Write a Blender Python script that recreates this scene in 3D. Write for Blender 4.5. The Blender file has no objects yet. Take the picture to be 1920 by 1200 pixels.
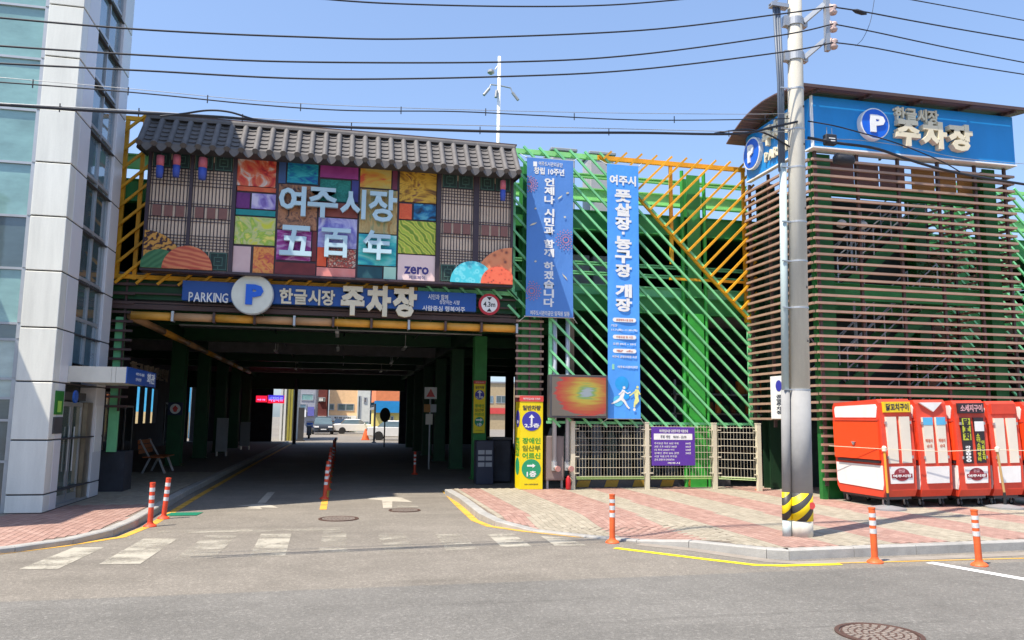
import bpy, math, random
from mathutils import Vector, Matrix
random.seed(7)
R = math.radians
SC = bpy.context.scene
COL = SC.collection

# ------------------------------------------------------------------ camera, sky, sun, exposure
FOC = 1463.56                     # focal length in photo pixels (1920 wide)
EYE = 1.75
MX = ((0.9771907, -0.0371447, -0.2090899), (-0.2120741, -0.1192917, -0.9699454), (0.0110856, 0.9921642, -0.1244481))
cam = bpy.data.cameras.new('camera')
co = bpy.data.objects.new('camera', cam); COL.objects.link(co)
cam.sensor_width = 36; cam.lens = FOC / 1920 * 36; cam.clip_end = 3000; cam.clip_start = 0.1
m4 = Matrix(MX).to_4x4(); m4.translation = Vector((0, 0, EYE)); co.matrix_world = m4
SC.camera = co

SUNV = Vector((-1, -0.57, 2.17)).normalized()
w = bpy.data.worlds.new('World'); SC.world = w; w.use_nodes = True
nt = w.node_tree; nt.nodes.clear()
sky = nt.nodes.new('ShaderNodeTexSky'); sky.sky_type = 'NISHITA'; sky.sun_disc = False
sky.sun_elevation = math.asin(SUNV.z); sky.sun_rotation = math.atan2(SUNV.x, SUNV.y)
sky.air_density = 1.0; sky.dust_density = 1.6; sky.ozone_density = 2.2
bg = nt.nodes.new('ShaderNodeBackground'); bg.inputs[1].default_value = 0.15
ow = nt.nodes.new('ShaderNodeOutputWorld')
# even out the glare round the sun: a milky spring sky (applies to the whole dome alike)
gm_ = nt.nodes.new('ShaderNodeGamma'); gm_.inputs[1].default_value = 0.70
ml_ = nt.nodes.new('ShaderNodeVectorMath'); ml_.operation = 'MULTIPLY'; ml_.inputs[1].default_value = (1.27, 1.45, 1.74)
nt.links.new(sky.outputs[0], gm_.inputs[0]); nt.links.new(gm_.outputs[0], ml_.inputs[0])
nt.links.new(ml_.outputs[0], bg.inputs[0]); nt.links.new(bg.outputs[0], ow.inputs[0])
SC.cycles.diffuse_bounces = 4
sl = bpy.data.lights.new('sun', 'SUN'); sl.energy = 5.0; sl.angle = R(0.5); sl.color = (1.0, 0.91, 0.77)
so = bpy.data.objects.new('sun', sl); COL.objects.link(so)
so.rotation_euler = SUNV.to_track_quat('Z', 'Y').to_euler(); so.location = (0, -10, 30)
SC.view_settings.view_transform = 'Standard'; SC.view_settings.look = 'None'
SC.view_settings.exposure = 0.62; SC.view_settings.gamma = 1.0; SC.view_settings.use_curve_mapping = False

# ------------------------------------------------------------------ helpers: survey (photo pixel -> point on a known plane)
def ray(u, v):
    c = (u - 960, -(v - 600), -FOC)
    return [sum(MX[i][j] * c[j] for j in range(3)) for i in range(3)]
def onY(u, v, Y):
    r = ray(u, v); t = Y / r[1]; return (r[0] * t, Y, r[2] * t + EYE)
def onX(u, v, X):
    r = ray(u, v); t = X / r[0]; return (X, r[1] * t, r[2] * t + EYE)
def gnd(u, v, z=0.0):
    r = ray(u, v); t = (z - EYE) / r[2]; return (r[0] * t, r[1] * t, z)
def rectY(u0, v0, u1, v1, Y):
    um, vm = (u0 + u1) / 2, (v0 + v1) / 2
    return (onY(u0, vm, Y)[0], onY(u1, vm, Y)[0], onY(um, v1, Y)[2], onY(um, v0, Y)[2])

# ------------------------------------------------------------------ helpers: materials
def S(r, g, b, k=1.0):
    f = lambda c: ((c / 255 + 0.055) / 1.055) ** 2.4 if c > 10 else c / 255 / 12.92
    return (f(r) * k, f(g) * k, f(b) * k)
MATS = {}
def mt(name, rgb, rough=0.6, var=0.10, scale=3.0, bump=0.0, bscale=60.0, metal=0.0, stretch=(1, 1, 1), spec=0.5,
       fine=0.0, fscale=120.0, emit=0.0, dist=0.02, orand=0.05):
    if name in MATS: return MATS[name]
    m = bpy.data.materials.new(name); m.use_nodes = True; MATS[name] = m
    n = m.node_tree.nodes; l = m.node_tree.links
    b = n['Principled BSDF']
    b.inputs['Roughness'].default_value = rough; b.inputs['Metallic'].default_value = metal
    b.inputs['Specular IOR Level'].default_value = spec
    tc = n.new('ShaderNodeTexCoord'); mp = n.new('ShaderNodeMapping'); l.new(tc.outputs['Object'], mp.inputs[0])
    mp.inputs['Scale'].default_value = stretch
    nz = n.new('ShaderNodeTexNoise'); nz.inputs['Scale'].default_value = scale; nz.inputs['Detail'].default_value = 7
    nz.inputs['Roughness'].default_value = 0.62
    l.new(mp.outputs[0], nz.inputs['Vector'])
    mr = n.new('ShaderNodeMapRange'); mr.inputs[1].default_value = 0.3; mr.inputs[2].default_value = 0.7
    mr.inputs[3].default_value = 1 - var; mr.inputs[4].default_value = 1 + var
    l.new(nz.outputs[0], mr.inputs[0])
    # every piece comes out of its paint pot or kiln a little different
    oi = n.new('ShaderNodeObjectInfo'); om = n.new('ShaderNodeMapRange'); om.inputs[3].default_value = 1 - orand; om.inputs[4].default_value = 1 + orand
    l.new(oi.outputs['Random'], om.inputs[0]); oq = n.new('ShaderNodeMath'); oq.operation = 'MULTIPLY'; l.new(om.outputs[0], oq.inputs[0]); l.new(mr.outputs[0], oq.inputs[1])
    fac = oq.outputs[0]
    if fine:
        n2 = n.new('ShaderNodeTexNoise'); n2.inputs['Scale'].default_value = fscale; n2.inputs['Detail'].default_value = 3
        l.new(tc.outputs['Object'], n2.inputs['Vector'])
        m2 = n.new('ShaderNodeMapRange'); m2.inputs[1].default_value = 0.3; m2.inputs[2].default_value = 0.7
        m2.inputs[3].default_value = 1 - fine; m2.inputs[4].default_value = 1 + fine
        l.new(n2.outputs[0], m2.inputs[0])
        mm = n.new('ShaderNodeMath'); mm.operation = 'MULTIPLY'; l.new(fac, mm.inputs[0]); l.new(m2.outputs[0], mm.inputs[1]); fac = mm.outputs[0]
    vm = n.new('ShaderNodeVectorMath'); vm.operation = 'SCALE'; vm.inputs[0].default_value = rgb
    l.new(fac, vm.inputs['Scale']); l.new(vm.outputs[0], b.inputs['Base Color'])
    if bump:
        bn = n.new('ShaderNodeTexNoise'); bn.inputs['Scale'].default_value = bscale; bn.inputs['Detail'].default_value = 4
        l.new(mp.outputs[0], bn.inputs['Vector'])
        bp = n.new('ShaderNodeBump'); bp.inputs['Strength'].default_value = bump; bp.inputs['Distance'].default_value = dist
        l.new(bn.outputs[0], bp.inputs['Height']); l.new(bp.outputs[0], b.inputs['Normal'])
    if emit:
        l.new(vm.outputs[0], b.inputs['Emission Color']); b.inputs['Emission Strength'].default_value = emit
    return m
def art(name, cols, scale=4.0, rough=0.55, distort=1.5, kind='noise', stretch=(1, 1, 1)):
    """a printed picture: a colour ramp over a procedural pattern"""
    if name in MATS: return MATS[name]
    m = bpy.data.materials.new(name); m.use_nodes = True; MATS[name] = m
    n = m.node_tree.nodes; l = m.node_tree.links; b = n['Principled BSDF']; b.inputs['Roughness'].default_value = rough
    tc = n.new('ShaderNodeTexCoord'); mp = n.new('ShaderNodeMapping'); l.new(tc.outputs['Object'], mp.inputs[0]); mp.inputs['Scale'].default_value = stretch
    if kind == 'noise':
        t = n.new('ShaderNodeTexNoise'); t.inputs['Detail'].default_value = 8; t.inputs['Distortion'].default_value = distort
        t.inputs['Scale'].default_value = scale; out = t.outputs[0]; lo, hi = 0.33, 0.67
    elif kind == 'wave':
        t = n.new('ShaderNodeTexWave'); t.wave_type = 'RINGS'; t.rings_direction = 'SPHERICAL'; t.inputs['Scale'].default_value = scale
        t.inputs['Distortion'].default_value = distort; out = t.outputs[1]; lo, hi = 0.1, 0.9
    elif kind == 'bands':
        t = n.new('ShaderNodeTexWave'); t.bands_direction = 'DIAGONAL'; t.inputs['Scale'].default_value = scale
        t.inputs['Distortion'].default_value = distort; out = t.outputs[1]; lo, hi = 0.1, 0.9
    else:
        t = n.new('ShaderNodeTexVoronoi'); t.inputs['Scale'].default_value = scale; out = t.outputs[0]; lo, hi = 0.05, 0.6
    l.new(mp.outputs[0], t.inputs['Vector'])
    cr = n.new('ShaderNodeValToRGB'); l.new(out, cr.inputs[0])
    e = cr.color_ramp.elements
    while len(e) < len(cols): e.new(0.5)
    for i, c in enumerate(cols):
        e[i].position = lo + (hi - lo) * i / max(1, len(cols) - 1); e[i].color = (*c, 1)
    l.new(cr.outputs[0], b.inputs['Base Color'])
    return m
def glassy(name, rgb, rough=0.06, coat=0.6, var=0.25, scale=1.2):
    m = mt(name, rgb, rough=rough, var=var, scale=scale, stretch=(1, 1, 2.5), spec=0.9, bump=0.10, bscale=0.9, dist=0.05)
    m.node_tree.nodes['Principled BSDF'].inputs['Coat Weight'].default_value = coat
    return m

G_BAR = mt('green_bar_paint', S(130, 214, 150, 0.92), 0.55, 0.2, scale=1.5, orand=0.12)
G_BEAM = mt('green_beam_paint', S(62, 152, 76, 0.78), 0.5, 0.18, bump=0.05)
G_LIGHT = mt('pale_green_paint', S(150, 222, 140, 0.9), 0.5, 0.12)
G_SHADE = mt('shaded_green', S(22, 88, 44, 0.75), 0.5, 0.2)  # green darkened for the interior: shade put into the colour
Y_BAR = mt('yellow_bar_paint', S(240, 172, 30, 0.85), 0.55, 0.2, scale=1.5, orand=0.12)
O_PIPE = mt('orange_pipe_paint', S(232, 166, 62, 0.85), 0.5, 0.22, scale=2)
O_PIPE2 = mt('faded_pipe_paint', S(206, 158, 112, 0.8), 0.6, 0.2, scale=2)
BROWN = mt('brown_slat_paint', S(176, 144, 124, 0.82), 0.6, 0.22, scale=1.2, orand=0.14)
BROWN2 = mt('dark_brown_paint', S(92, 70, 66, 0.8), 0.6, 0.15)
WHITE = mt('white_paint', (0.78, 0.78, 0.76), 0.45, 0.05)
PRINTW = mt('white_print', (0.8, 0.8, 0.78), 0.6, 0.03)
CREAM = mt('cream_letters', S(238, 226, 196, 0.85), 0.5, 0.08)
GREY = mt('grey_metal', (0.32, 0.33, 0.34), 0.45, 0.12, metal=0.3)
STEEL = mt('galvanised_steel', (0.45, 0.46, 0.47), 0.4, 0.12, metal=0.6)
DKGREY = mt('dark_grey_paint', (0.06, 0.06, 0.065), 0.5, 0.2)
BLACK = mt('black_rubber', (0.015, 0.015, 0.017), 0.6, 0.2)
WIRE = mt('black_cable', (0.02, 0.022, 0.03), 0.6, 0.1)
CONC = mt('concrete', (0.36, 0.35, 0.32), 0.85, 0.18, scale=2.0, bump=0.2, fine=0.08)
SHADE_DK = mt('shade_dark', (0.035, 0.036, 0.045), 0.8, 0.3)  # near black: shade of the interior put into the surface colour
CEIL = mt('dusty_ceiling_panel', (0.36, 0.34, 0.345), 0.85, 0.25, scale=1.0)
BLUE = mt('sign_blue', S(14, 84, 172, 0.8), 0.4, 0.06)
TBLUE = mt('tower_sign_blue', S(20, 140, 212, 0.9), 0.4, 0.08, scale=1.5, stretch=(1, 1, 0.3))
PBLUE = mt('letter_blue', S(10, 104, 225, 0.85), 0.4, 0.05)

# ------------------------------------------------------------------ helpers: geometry
ORG = {}
class MB:
    def __init__(s): s.v = []; s.f = []; s.m = []
    def add(s, vs, fs, mi=0):
        k = len(s.v); s.v += [tuple(p) for p in vs]
        for f in fs: s.f.append(tuple(i + k for i in f)); s.m.append(mi)
        return s
    def box(s, x0, x1, y0, y1, z0, z1, mi=0):
        if x0 > x1: x0, x1 = x1, x0
        if y0 > y1: y0, y1 = y1, y0
        if z0 > z1: z0, z1 = z1, z0
        return s.add([(x0, y0, z0), (x1, y0, z0), (x1, y1, z0), (x0, y1, z0), (x0, y0, z1), (x1, y0, z1), (x1, y1, z1), (x0, y1, z1)],
                     [(0, 3, 2, 1), (4, 5, 6, 7), (0, 1, 5, 4), (1, 2, 6, 5), (2, 3, 7, 6), (3, 0, 4, 7)], mi)
    def bbox(s, x0, x1, y0, y1, z0, z1, b=0.01, mi=0):
        """box whose corners are chamfered all round"""
        k = []
        for (za, d) in ((z0, b), (z0 + b, 0), (z1 - b, 0), (z1, b)):
            k.append([(x0 + d + (b if d == 0 else 0), y0 + d, za), (x1 - d - (b if d == 0 else 0), y0 + d, za), (x1 - d, y0 + d + (b if d == 0 else 0), za),
                      (x1 - d, y1 - d - (b if d == 0 else 0), za), (x1 - d - (b if d == 0 else 0), y1 - d, za), (x0 + d + (b if d == 0 else 0), y1 - d, za),
                      (x0 + d, y1 - d - (b if d == 0 else 0), za), (x0 + d, y0 + d + (b if d == 0 else 0), za)])
        return s.loft(k, mi)
    def loft(s, rings, mi=0, caps=True):
        n = len(rings[0]); vs = [p for r in rings for p in r]; fs = []
        for i in range(len(rings) - 1):
            for j in range(n):
                a = i * n + j; b = i * n + (j + 1) % n
                fs.append((a, b, b + n, a + n))
        if caps: fs.append(tuple(reversed(range(n)))); fs.append(tuple(range((len(rings) - 1) * n, len(rings) * n)))
        return s.add(vs, fs, mi)
    def beam(s, p, q, w, h, up=(0, 0, 1), mi=0):
        p, q = Vector(p), Vector(q); d = (q - p).normalized(); u = Vector(up)
        a = d.cross(u)
        if a.length < 1e-4: a = d.cross(Vector((0, 1, 0)))
        a.normalize(); b = a.cross(d).normalized(); a *= w / 2; b *= h / 2
        vs = [p - a - b, p + a - b, p + a + b, p - a + b, q - a - b, q + a - b, q + a + b, q - a + b]
        return s.add(vs, [(0, 3, 2, 1), (4, 5, 6, 7), (0, 1, 5, 4), (1, 2, 6, 5), (2, 3, 7, 6), (3, 0, 4, 7)], mi)
    def tube(s, pts, r, n=8, mi=0, caps=True):
        pts = [Vector(p) for p in pts]; rr = r if isinstance(r, (list, tuple)) else [r] * len(pts)
        rings = []; prev = None
        for i, p in enumerate(pts):
            d = (pts[min(i + 1, len(pts) - 1)] - pts[max(i - 1, 0)]).normalized()
            if prev is None:
                a = d.cross(Vector((0, 0, 1)))
                if a.length < 1e-3: a = d.cross(Vector((0, 1, 0)))
            else: a = prev - d * prev.dot(d)
            a.normalize(); prev = a; b = d.cross(a)
            rings.append([p + (a * math.cos(2 * math.pi * k / n) + b * math.sin(2 * math.pi * k / n)) * rr[i] for k in range(n)])
        return s.loft(rings, mi, caps)
    def lathe(s, x, y, prof, n=16, mi=0):
        return s.loft([[(x + r * math.cos(2 * math.pi * k / n), y + r * math.sin(2 * math.pi * k / n), z) for k in range(n)] for r, z in prof], mi)
    def pxz(s, poly, y0, y1, mi=0):     # polygon in XZ extruded along Y
        return s.loft([[(x, y1, z) for x, z in poly], [(x, y0, z) for x, z in poly]], mi)
    def pyz(s, poly, x0, x1, mi=0):
        return s.loft([[(x0, y, z) for y, z in poly], [(x1, y, z) for y, z in poly]], mi)
    def pxy(s, poly, z0, z1, mi=0):
        return s.loft([[(x, y, z0) for x, y in poly], [(x, y, z1) for x, y in poly]], mi)
    def disc(s, x, y, z, r, t, n=32, mi=0, rx=None):   # disc facing -Y, thickness t
        rx = rx or r
        return s.pxz([(x + rx * math.cos(2 * math.pi * k / n), z + r * math.sin(2 * math.pi * k / n)) for k in range(n)], y - t, y, mi)
    def mesh(s, name, mats, smooth=False):
        me = bpy.data.meshes.new(name); me.from_pydata(s.v, [], s.f)
        mats = mats if isinstance(mats, (list, tuple)) else [mats]
        for m in mats: me.materials.append(m)
        me.polygons.foreach_set('material_index', s.m)
        if smooth: me.polygons.foreach_set('use_smooth', [True] * len(s.f))
        me.update(); return me
def recalc(me):
    import bmesh
    b = bmesh.new(); b.from_mesh(me); bmesh.ops.recalc_face_normals(b, faces=b.faces); b.to_mesh(me); b.free()
def thing(name, label, cat, loc=(0, 0, 0), group=None, kind=None):
    o = bpy.data.objects.new(name, None); COL.objects.link(o); o.location = loc; o.empty_display_size = 0.2
    ORG[o] = Vector(loc)
    if kind: o['kind'] = kind
    else: o['label'] = label; o['category'] = cat
    if group: o['group'] = group
    return o
def obj(name, me, parent=None, loc=(0, 0, 0), local=False, label=None, kind=None):
    """link a mesh; loc is a world position (or the parent's own frame when local)"""
    o = bpy.data.objects.new(name, me); COL.objects.link(o)
    if parent is not None:
        o.parent = parent
        o.location = Vector(loc) if local else Vector(loc) - ORG[parent]
    else: o.location = loc
    ORG[o] = Vector(loc) if not local else ORG.get(parent, Vector()) + Vector(loc)
    if label: o['label'] = label
    if kind: o['kind'] = kind
    return o
def part(mb, name, mats, parent, smooth=False, local=False, label=None, kind=None, fix=True):
    me = mb.mesh(name, mats, smooth)
    if fix: recalc(me)
    return obj(name, me, parent, (0, 0, 0), local, label, kind)
def single(mb, name, mats, label, cat, group=None, smooth=False):
    me = mb.mesh(name, mats, smooth); recalc(me)
    o = obj(name, me); o['label'] = label; o['category'] = cat
    if group: o['group'] = group
    return o
def struct(mb, name, mats, fix=True):
    me = mb.mesh(name, mats)
    if fix: recalc(me)
    o = obj(name, me); o['kind'] = 'structure'; return o
def copy_tree(o, loc, label=None, group=None, rotz=None):
    r = o.copy(); COL.objects.link(r); r.location = loc; ORG[r] = Vector(loc)
    if rotz is not None: r.rotation_euler = (0, 0, rotz)
    if label: r['label'] = label
    if group: r['group'] = group
    for ch in list(o.children):
        c = ch.copy(); COL.objects.link(c); c.parent = r
        for g in list(ch.children):
            d = g.copy(); COL.objects.link(d); d.parent = c
    return r

# ------------------------------------------------------------------ helpers: lettering (text curves turned to mesh)
GL = {}
def glyph(s, bold=0.0, depth=0.02):
    k = (s, round(bold, 3), round(depth, 3))
    if k not in GL:
        c = bpy.data.curves.new('t', 'FONT'); c.body = s; c.extrude = depth; c.offset = bold; c.resolution_u = 2
        c.fill_mode = 'BOTH'
        o = bpy.data.objects.new('t', c); COL.objects.link(o)
        me = bpy.data.meshes.new_from_object(o.evaluated_get(bpy.context.evaluated_depsgraph_get()))
        vs = [tuple(v.co) for v in me.vertices]; fs = [tuple(p.vertices) for p in me.polygons]
        bpy.data.objects.remove(o); bpy.data.curves.remove(c); bpy.data.meshes.remove(me)
        GL[k] = (vs, fs)
    return GL[k]
def place(vs, fs, src, dst, face, plane, t, name, mat, parent, local=False):
    """src = (x0,x1,y0,y1) of the glyph frame, dst = (a0,a1,z0,z1) on the plane, t = letter thickness in metres"""
    x0, x1, y0, y1 = src; a0, a1, z0, z1 = dst
    zs = [v[2] for v in vs]; zm, zM = min(zs), max(zs)
    out = []
    for x, y, z in vs:
        a = a0 + (x - x0) / (x1 - x0) * (a1 - a0); c = z0 + (y - y0) / (y1 - y0) * (z1 - z0)
        d = (z - zm) / (zM - zm) * t if zM > zm else 0
        if face == '-Y': out.append((a, plane - d, c))
        elif face == '-X': out.append((plane - d, a, c))
        else: out.append((plane + d, a, c))
    mb = MB(); mb.add(out, fs); me = mb.mesh(name, mat)
    return obj(name, me, parent, (0, 0, 0), local)
def text(s, dst, plane, mat, parent, t=0.003, bold=0.0, face='-Y', name='lettering', local=False):
    vs, fs = glyph(s, bold)
    xs = [v[0] for v in vs]; ys = [v[1] for v in vs]
    return place(vs, fs, (min(xs), max(xs), min(ys), max(ys)), dst, face, plane, t, name, mat, parent, local)
def letters(s, dst, plane, mat, parent, t=0.05, bold=0.0, face='-Y', name='letter', local=False):
    """each character a part of its own, laid out side by side as the font sets them"""
    x = 0; boxes = []
    for ch in s:
        if ch == ' ': x += 0.35; continue
        vs, fs = glyph(ch, bold); xs = [v[0] for v in vs]; ys = [v[1] for v in vs]
        wdt = max(xs) - min(xs); boxes.append((vs, fs, x - min(xs), min(ys), max(ys))); x += wdt + 0.07
    X1 = x - 0.07; Y0 = min(b[3] for b in boxes); Y1 = max(b[4] for b in boxes)
    for vs, fs, off, _, _ in boxes:
        place([(p[0] + off, p[1], p[2]) for p in vs], fs, (0, X1, Y0, Y1), dst, face, plane, t, name, mat, parent, local)
def vtext(s, dst, plane, mat, parent, t=0.003, bold=0.03, face='-Y', name='letter', gap=0.08, space=0.45, local=False):
    a0, a1, z0, z1 = dst
    wts = [space if c == ' ' else (0.4 if c in '·' else 1.0) for c in s]; u = (z1 - z0) / sum(wts); z = z1
    for c, wt in zip(s, wts):
        zt = z; z -= wt * u
        if c == ' ': continue
        if c == '·':
            am = (a0 + a1) / 2; r = (a1 - a0) * 0.08
            mb = MB(); mb.box(am - r, am + r, plane - t, plane, (zt + z) / 2 - r, (zt + z) / 2 + r); part(mb, name, mat, parent, local=local); continue
        vs, fs = glyph(c, bold); xs = [v[0] for v in vs]; ys = [v[1] for v in vs]
        place(vs, fs, (min(xs), max(xs), min(ys), max(ys)), (a0, a1, z + gap * u / 2, zt - gap * u / 2), face, plane, t, name, mat, parent, local)

# ================================================================== GROUND
def road_mat():
    m = bpy.data.materials.new('old_asphalt'); m.use_nodes = True; n = m.node_tree.nodes; l = m.node_tree.links; b = n['Principled BSDF']
    b.inputs['Roughness'].default_value = 0.85; b.inputs['Specular IOR Level'].default_value = 0.3
    tc = n.new('ShaderNodeTexCoord'); sx = n.new('ShaderNodeSeparateXYZ'); l.new(tc.outputs['Object'], sx.inputs[0])
    def noise(sc, det=4, st=(1, 1, 1)):
        mp = n.new('ShaderNodeMapping'); mp.inputs['Scale'].default_value = st; l.new(tc.outputs['Object'], mp.inputs[0])
        t = n.new('ShaderNodeTexNoise'); t.inputs['Scale'].default_value = sc; t.inputs['Detail'].default_value = det; t.inputs['Roughness'].default_value = 0.65
        l.new(mp.outputs[0], t.inputs['Vector']); return t.outputs[0]
    def mth(op, a, bb):
        q = n.new('ShaderNodeMath'); q.operation = op
        for i, x in enumerate((a, bb)):
            if isinstance(x, (int, float)): q.inputs[i].default_value = x
            else: l.new(x, q.inputs[i])
        return q.outputs[0]
    def mr(x, a, bb, c, d):
        q = n.new('ShaderNodeMapRange'); l.new(x, q.inputs[0])
        for i, vv in enumerate((a, bb, c, d)): q.inputs[i + 1].default_value = vv
        return q.outputs[0]
    # two ages of surfacing: newer grey in the main road, older and paler by the crossing
    yy = mth('ADD', sx.outputs[1], mth('MULTIPLY', mth('SUBTRACT', noise(6, 3), 0.5), 0.10))
    yy = mth('SUBTRACT', yy, mth('MULTIPLY', sx.outputs[0], 0.025))
    old = mr(yy, 8.40, 8.46, 0, 1)
    mix = n.new('ShaderNodeMix'); mix.data_type = 'RGBA'; l.new(old, mix.inputs[0])
    mix.inputs[6].default_value = (0.158, 0.150, 0.137, 1); mix.inputs[7].default_value = (0.198, 0.178, 0.152, 1)
    g = mth('MULTIPLY', mr(noise(0.45, 5), 0.3, 0.7, 0.84, 1.14), mr(noise(2.6, 6), 0.3, 0.7, 0.92, 1.08))
    st = mr(noise(1.2, 6, (0.12, 1.6, 1)), 0.3, 0.7, 0.93, 1.06)
    f0 = mr(noise(26, 5), 0.3, 0.7, 0.84, 1.16)
    f1 = mr(noise(85, 2), 0.28, 0.72, 0.68, 1.32)
    f2 = mr(noise(260, 2), 0.3, 0.7, 0.8, 1.2)
    # bright stones in the binder
    vo = n.new('ShaderNodeTexVoronoi'); vo.inputs['Scale'].default_value = 42; l.new(tc.outputs['Object'], vo.inputs['Vector'])
    stn = mr(vo.outputs['Color'], 0.60, 0.95, 1.0, 1.40)
    # dark scuffs where wheels turn
    sc = mth('MULTIPLY', mr(noise(0.9, 7, (0.25, 1, 1)), 0.58, 0.70, 1.0, 0.84), mr(noise(2.3, 6, (0.05, 1.4, 1)), 0.60, 0.66, 1.0, 0.86))
    k = mth('MULTIPLY', mth('MULTIPLY', mth('MULTIPLY', g, st), mth('MULTIPLY', f1, mth('MULTIPLY', f0, f2))), mth('MULTIPLY', stn, sc))
    vm = n.new('ShaderNodeVectorMath'); vm.operation = 'SCALE'; l.new(mix.outputs[2], vm.inputs[0]); l.new(k, vm.inputs['Scale'])
    l.new(vm.outputs[0], b.inputs['Base Color'])
    bp = n.new('ShaderNodeBump'); bp.inputs['Strength'].default_value = 0.45; bp.inputs['Distance'].default_value = 0.01
    l.new(f1, bp.inputs['Height']); l.new(bp.outputs[0], b.inputs['Normal'])
    return m
ROADM = road_mat()
g = MB()
xs = [-600, -60, -14, 0, 14, 60, 600]; ys = [-300, -20, 0, 12, 30, 60, 120, 900]
g.add([(x, y, 0) for y in ys for x in xs], [(j * 7 + i, j * 7 + i + 1, (j + 1) * 7 + i + 1, (j + 1) * 7 + i) for j in range(len(ys) - 1) for i in range(6)])
road = struct(g, 'road', ROADM, fix=False)
# worn paint: holes in the paint show the asphalt
def worn(name, rgb, wear=0.5, sc=9.0, st=(1, 3, 1)):
    m = bpy.data.materials.new(name); m.use_nodes = True; n = m.node_tree.nodes; l = m.node_tree.links; b = n['Principled BSDF']
    b.inputs['Roughness'].default_value = 0.75
    tc = n.new('ShaderNodeTexCoord'); mp = n.new('ShaderNodeMapping'); mp.inputs['Scale'].default_value = st; l.new(tc.outputs['Object'], mp.inputs[0])
    a = n.new('ShaderNodeTexNoise'); a.inputs['Scale'].default_value = sc; a.inputs['Detail'].default_value = 9; a.inputs['Roughness'].default_value = 0.78; l.new(mp.outputs[0], a.inputs['Vector'])
    c = n.new('ShaderNodeTexNoise'); c.inputs['Scale'].default_value = 1.6; c.inputs['Detail'].default_value = 3; l.new(mp.outputs[0], c.inputs['Vector'])
    ad = n.new('ShaderNodeMath'); ad.operation = 'ADD'; l.new(a.outputs[0], ad.inputs[0]); l.new(c.outputs[0], ad.inputs[1])
    r = n.new('ShaderNodeMapRange'); l.new(ad.outputs[0], r.inputs[0]); r.inputs[1].default_value = 2 * wear - 0.16; r.inputs[2].default_value = 2 * wear + 0.16
    v = n.new('ShaderNodeTexNoise'); v.inputs['Scale'].default_value = 40; l.new(tc.outputs['Object'], v.inputs['Vector'])
    vr = n.new('ShaderNodeMapRange'); l.new(v.outputs[0], vr.inputs[0]); vr.inputs[3].default_value = 0.8; vr.inputs[4].default_value = 1.15
    vs = n.new('ShaderNodeVectorMath'); vs.operation = 'SCALE'; vs.inputs[0].default_value = rgb; l.new(vr.outputs[0], vs.inputs['Scale'])
    l.new(vs.outputs[0], b.inputs['Base Color'])
    l.new(r.outputs[0], b.inputs['Alpha'])
    return m
CW = worn('worn_crossing_paint', (0.41, 0.38, 0.315), 0.462, 16, (1, 2, 1))
CW2 = worn('very_worn_crossing_paint', (0.39, 0.36, 0.30), 0.52, 16, (1, 2, 1))
YP = worn('worn_yellow_paint', S(232, 178, 70, 0.85), 0.40)
YF = worn('fresh_yellow_paint', S(250, 226, 30, 0.9), 0.28)
WF = worn('fresh_white_paint', (0.8, 0.8, 0.78), 0.28)
def ribbon(pts, wd):
    mb = MB(); L = []; Rr = []
    P = [Vector((p[0], p[1], 0)) for p in pts]
    for i, p in enumerate(P):
        d = (P[min(i + 1, len(P) - 1)] - P[max(i - 1, 0)]).normalized(); nn = Vector((-d.y, d.x, 0)) * wd / 2
        L.append(p + nn); Rr.append(p - nn)
    z = 0.004
    for i in range(len(P) - 1):
        mb.add([(L[i].x, L[i].y, z), (Rr[i].x, Rr[i].y, z), (Rr[i + 1].x, Rr[i + 1].y, z), (L[i + 1].x, L[i + 1].y, z)], [(0, 1, 2, 3)])
    return mb
def quadp(name, pts, mat, z=0.004):
    mb = MB(); mb.add([(p[0], p[1], z) for p in pts], [tuple(range(len(pts)))]); o = part(mb, name, mat, road); return o
for i, (q, mm) in enumerate([
    ([(-3.47, 10.0), (-3.06, 9.95), (-2.98, 11.45), (-3.36, 11.5)], CW),
    ([(-2.70, 10.2), (-2.24, 10.15), (-2.2, 12.1), (-2.66, 12.15)], CW),
    ([(-1.92, 10.42), (-1.46, 10.38), (-1.42, 12.3), (-1.86, 12.35)], CW2),
    ([(-1.05, 10.45), (-0.62, 10.42), (-0.66, 12.35), (-1.1, 12.4)], CW),
    ([(-0.22, 10.6), (0.14, 10.6), (0.14, 12.55), (-0.2, 12.6)], CW2),
    ([(0.62, 10.5), (1.02, 10.5), (1.0, 12.1), (0.6, 12.15)], CW2),
    ([(1.42, 10.55), (1.85, 10.55), (1.85, 12.0), (1.45, 12.0)], CW2),
    ([(2.2, 10.7), (2.62, 10.7), (2.62, 11.9), (2.22, 11.9)], CW),
    ([(2.95, 10.72), (3.4, 10.66), (3.3, 11.4), (2.98, 11.62)], CW)]):
    quadp('crossing_stripe', q, mm)
quadp('stop_line', [(-2.6, 12.62), (0.05, 12.62), (0.05, 12.9), (-2.6, 12.9)], CW2)
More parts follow.
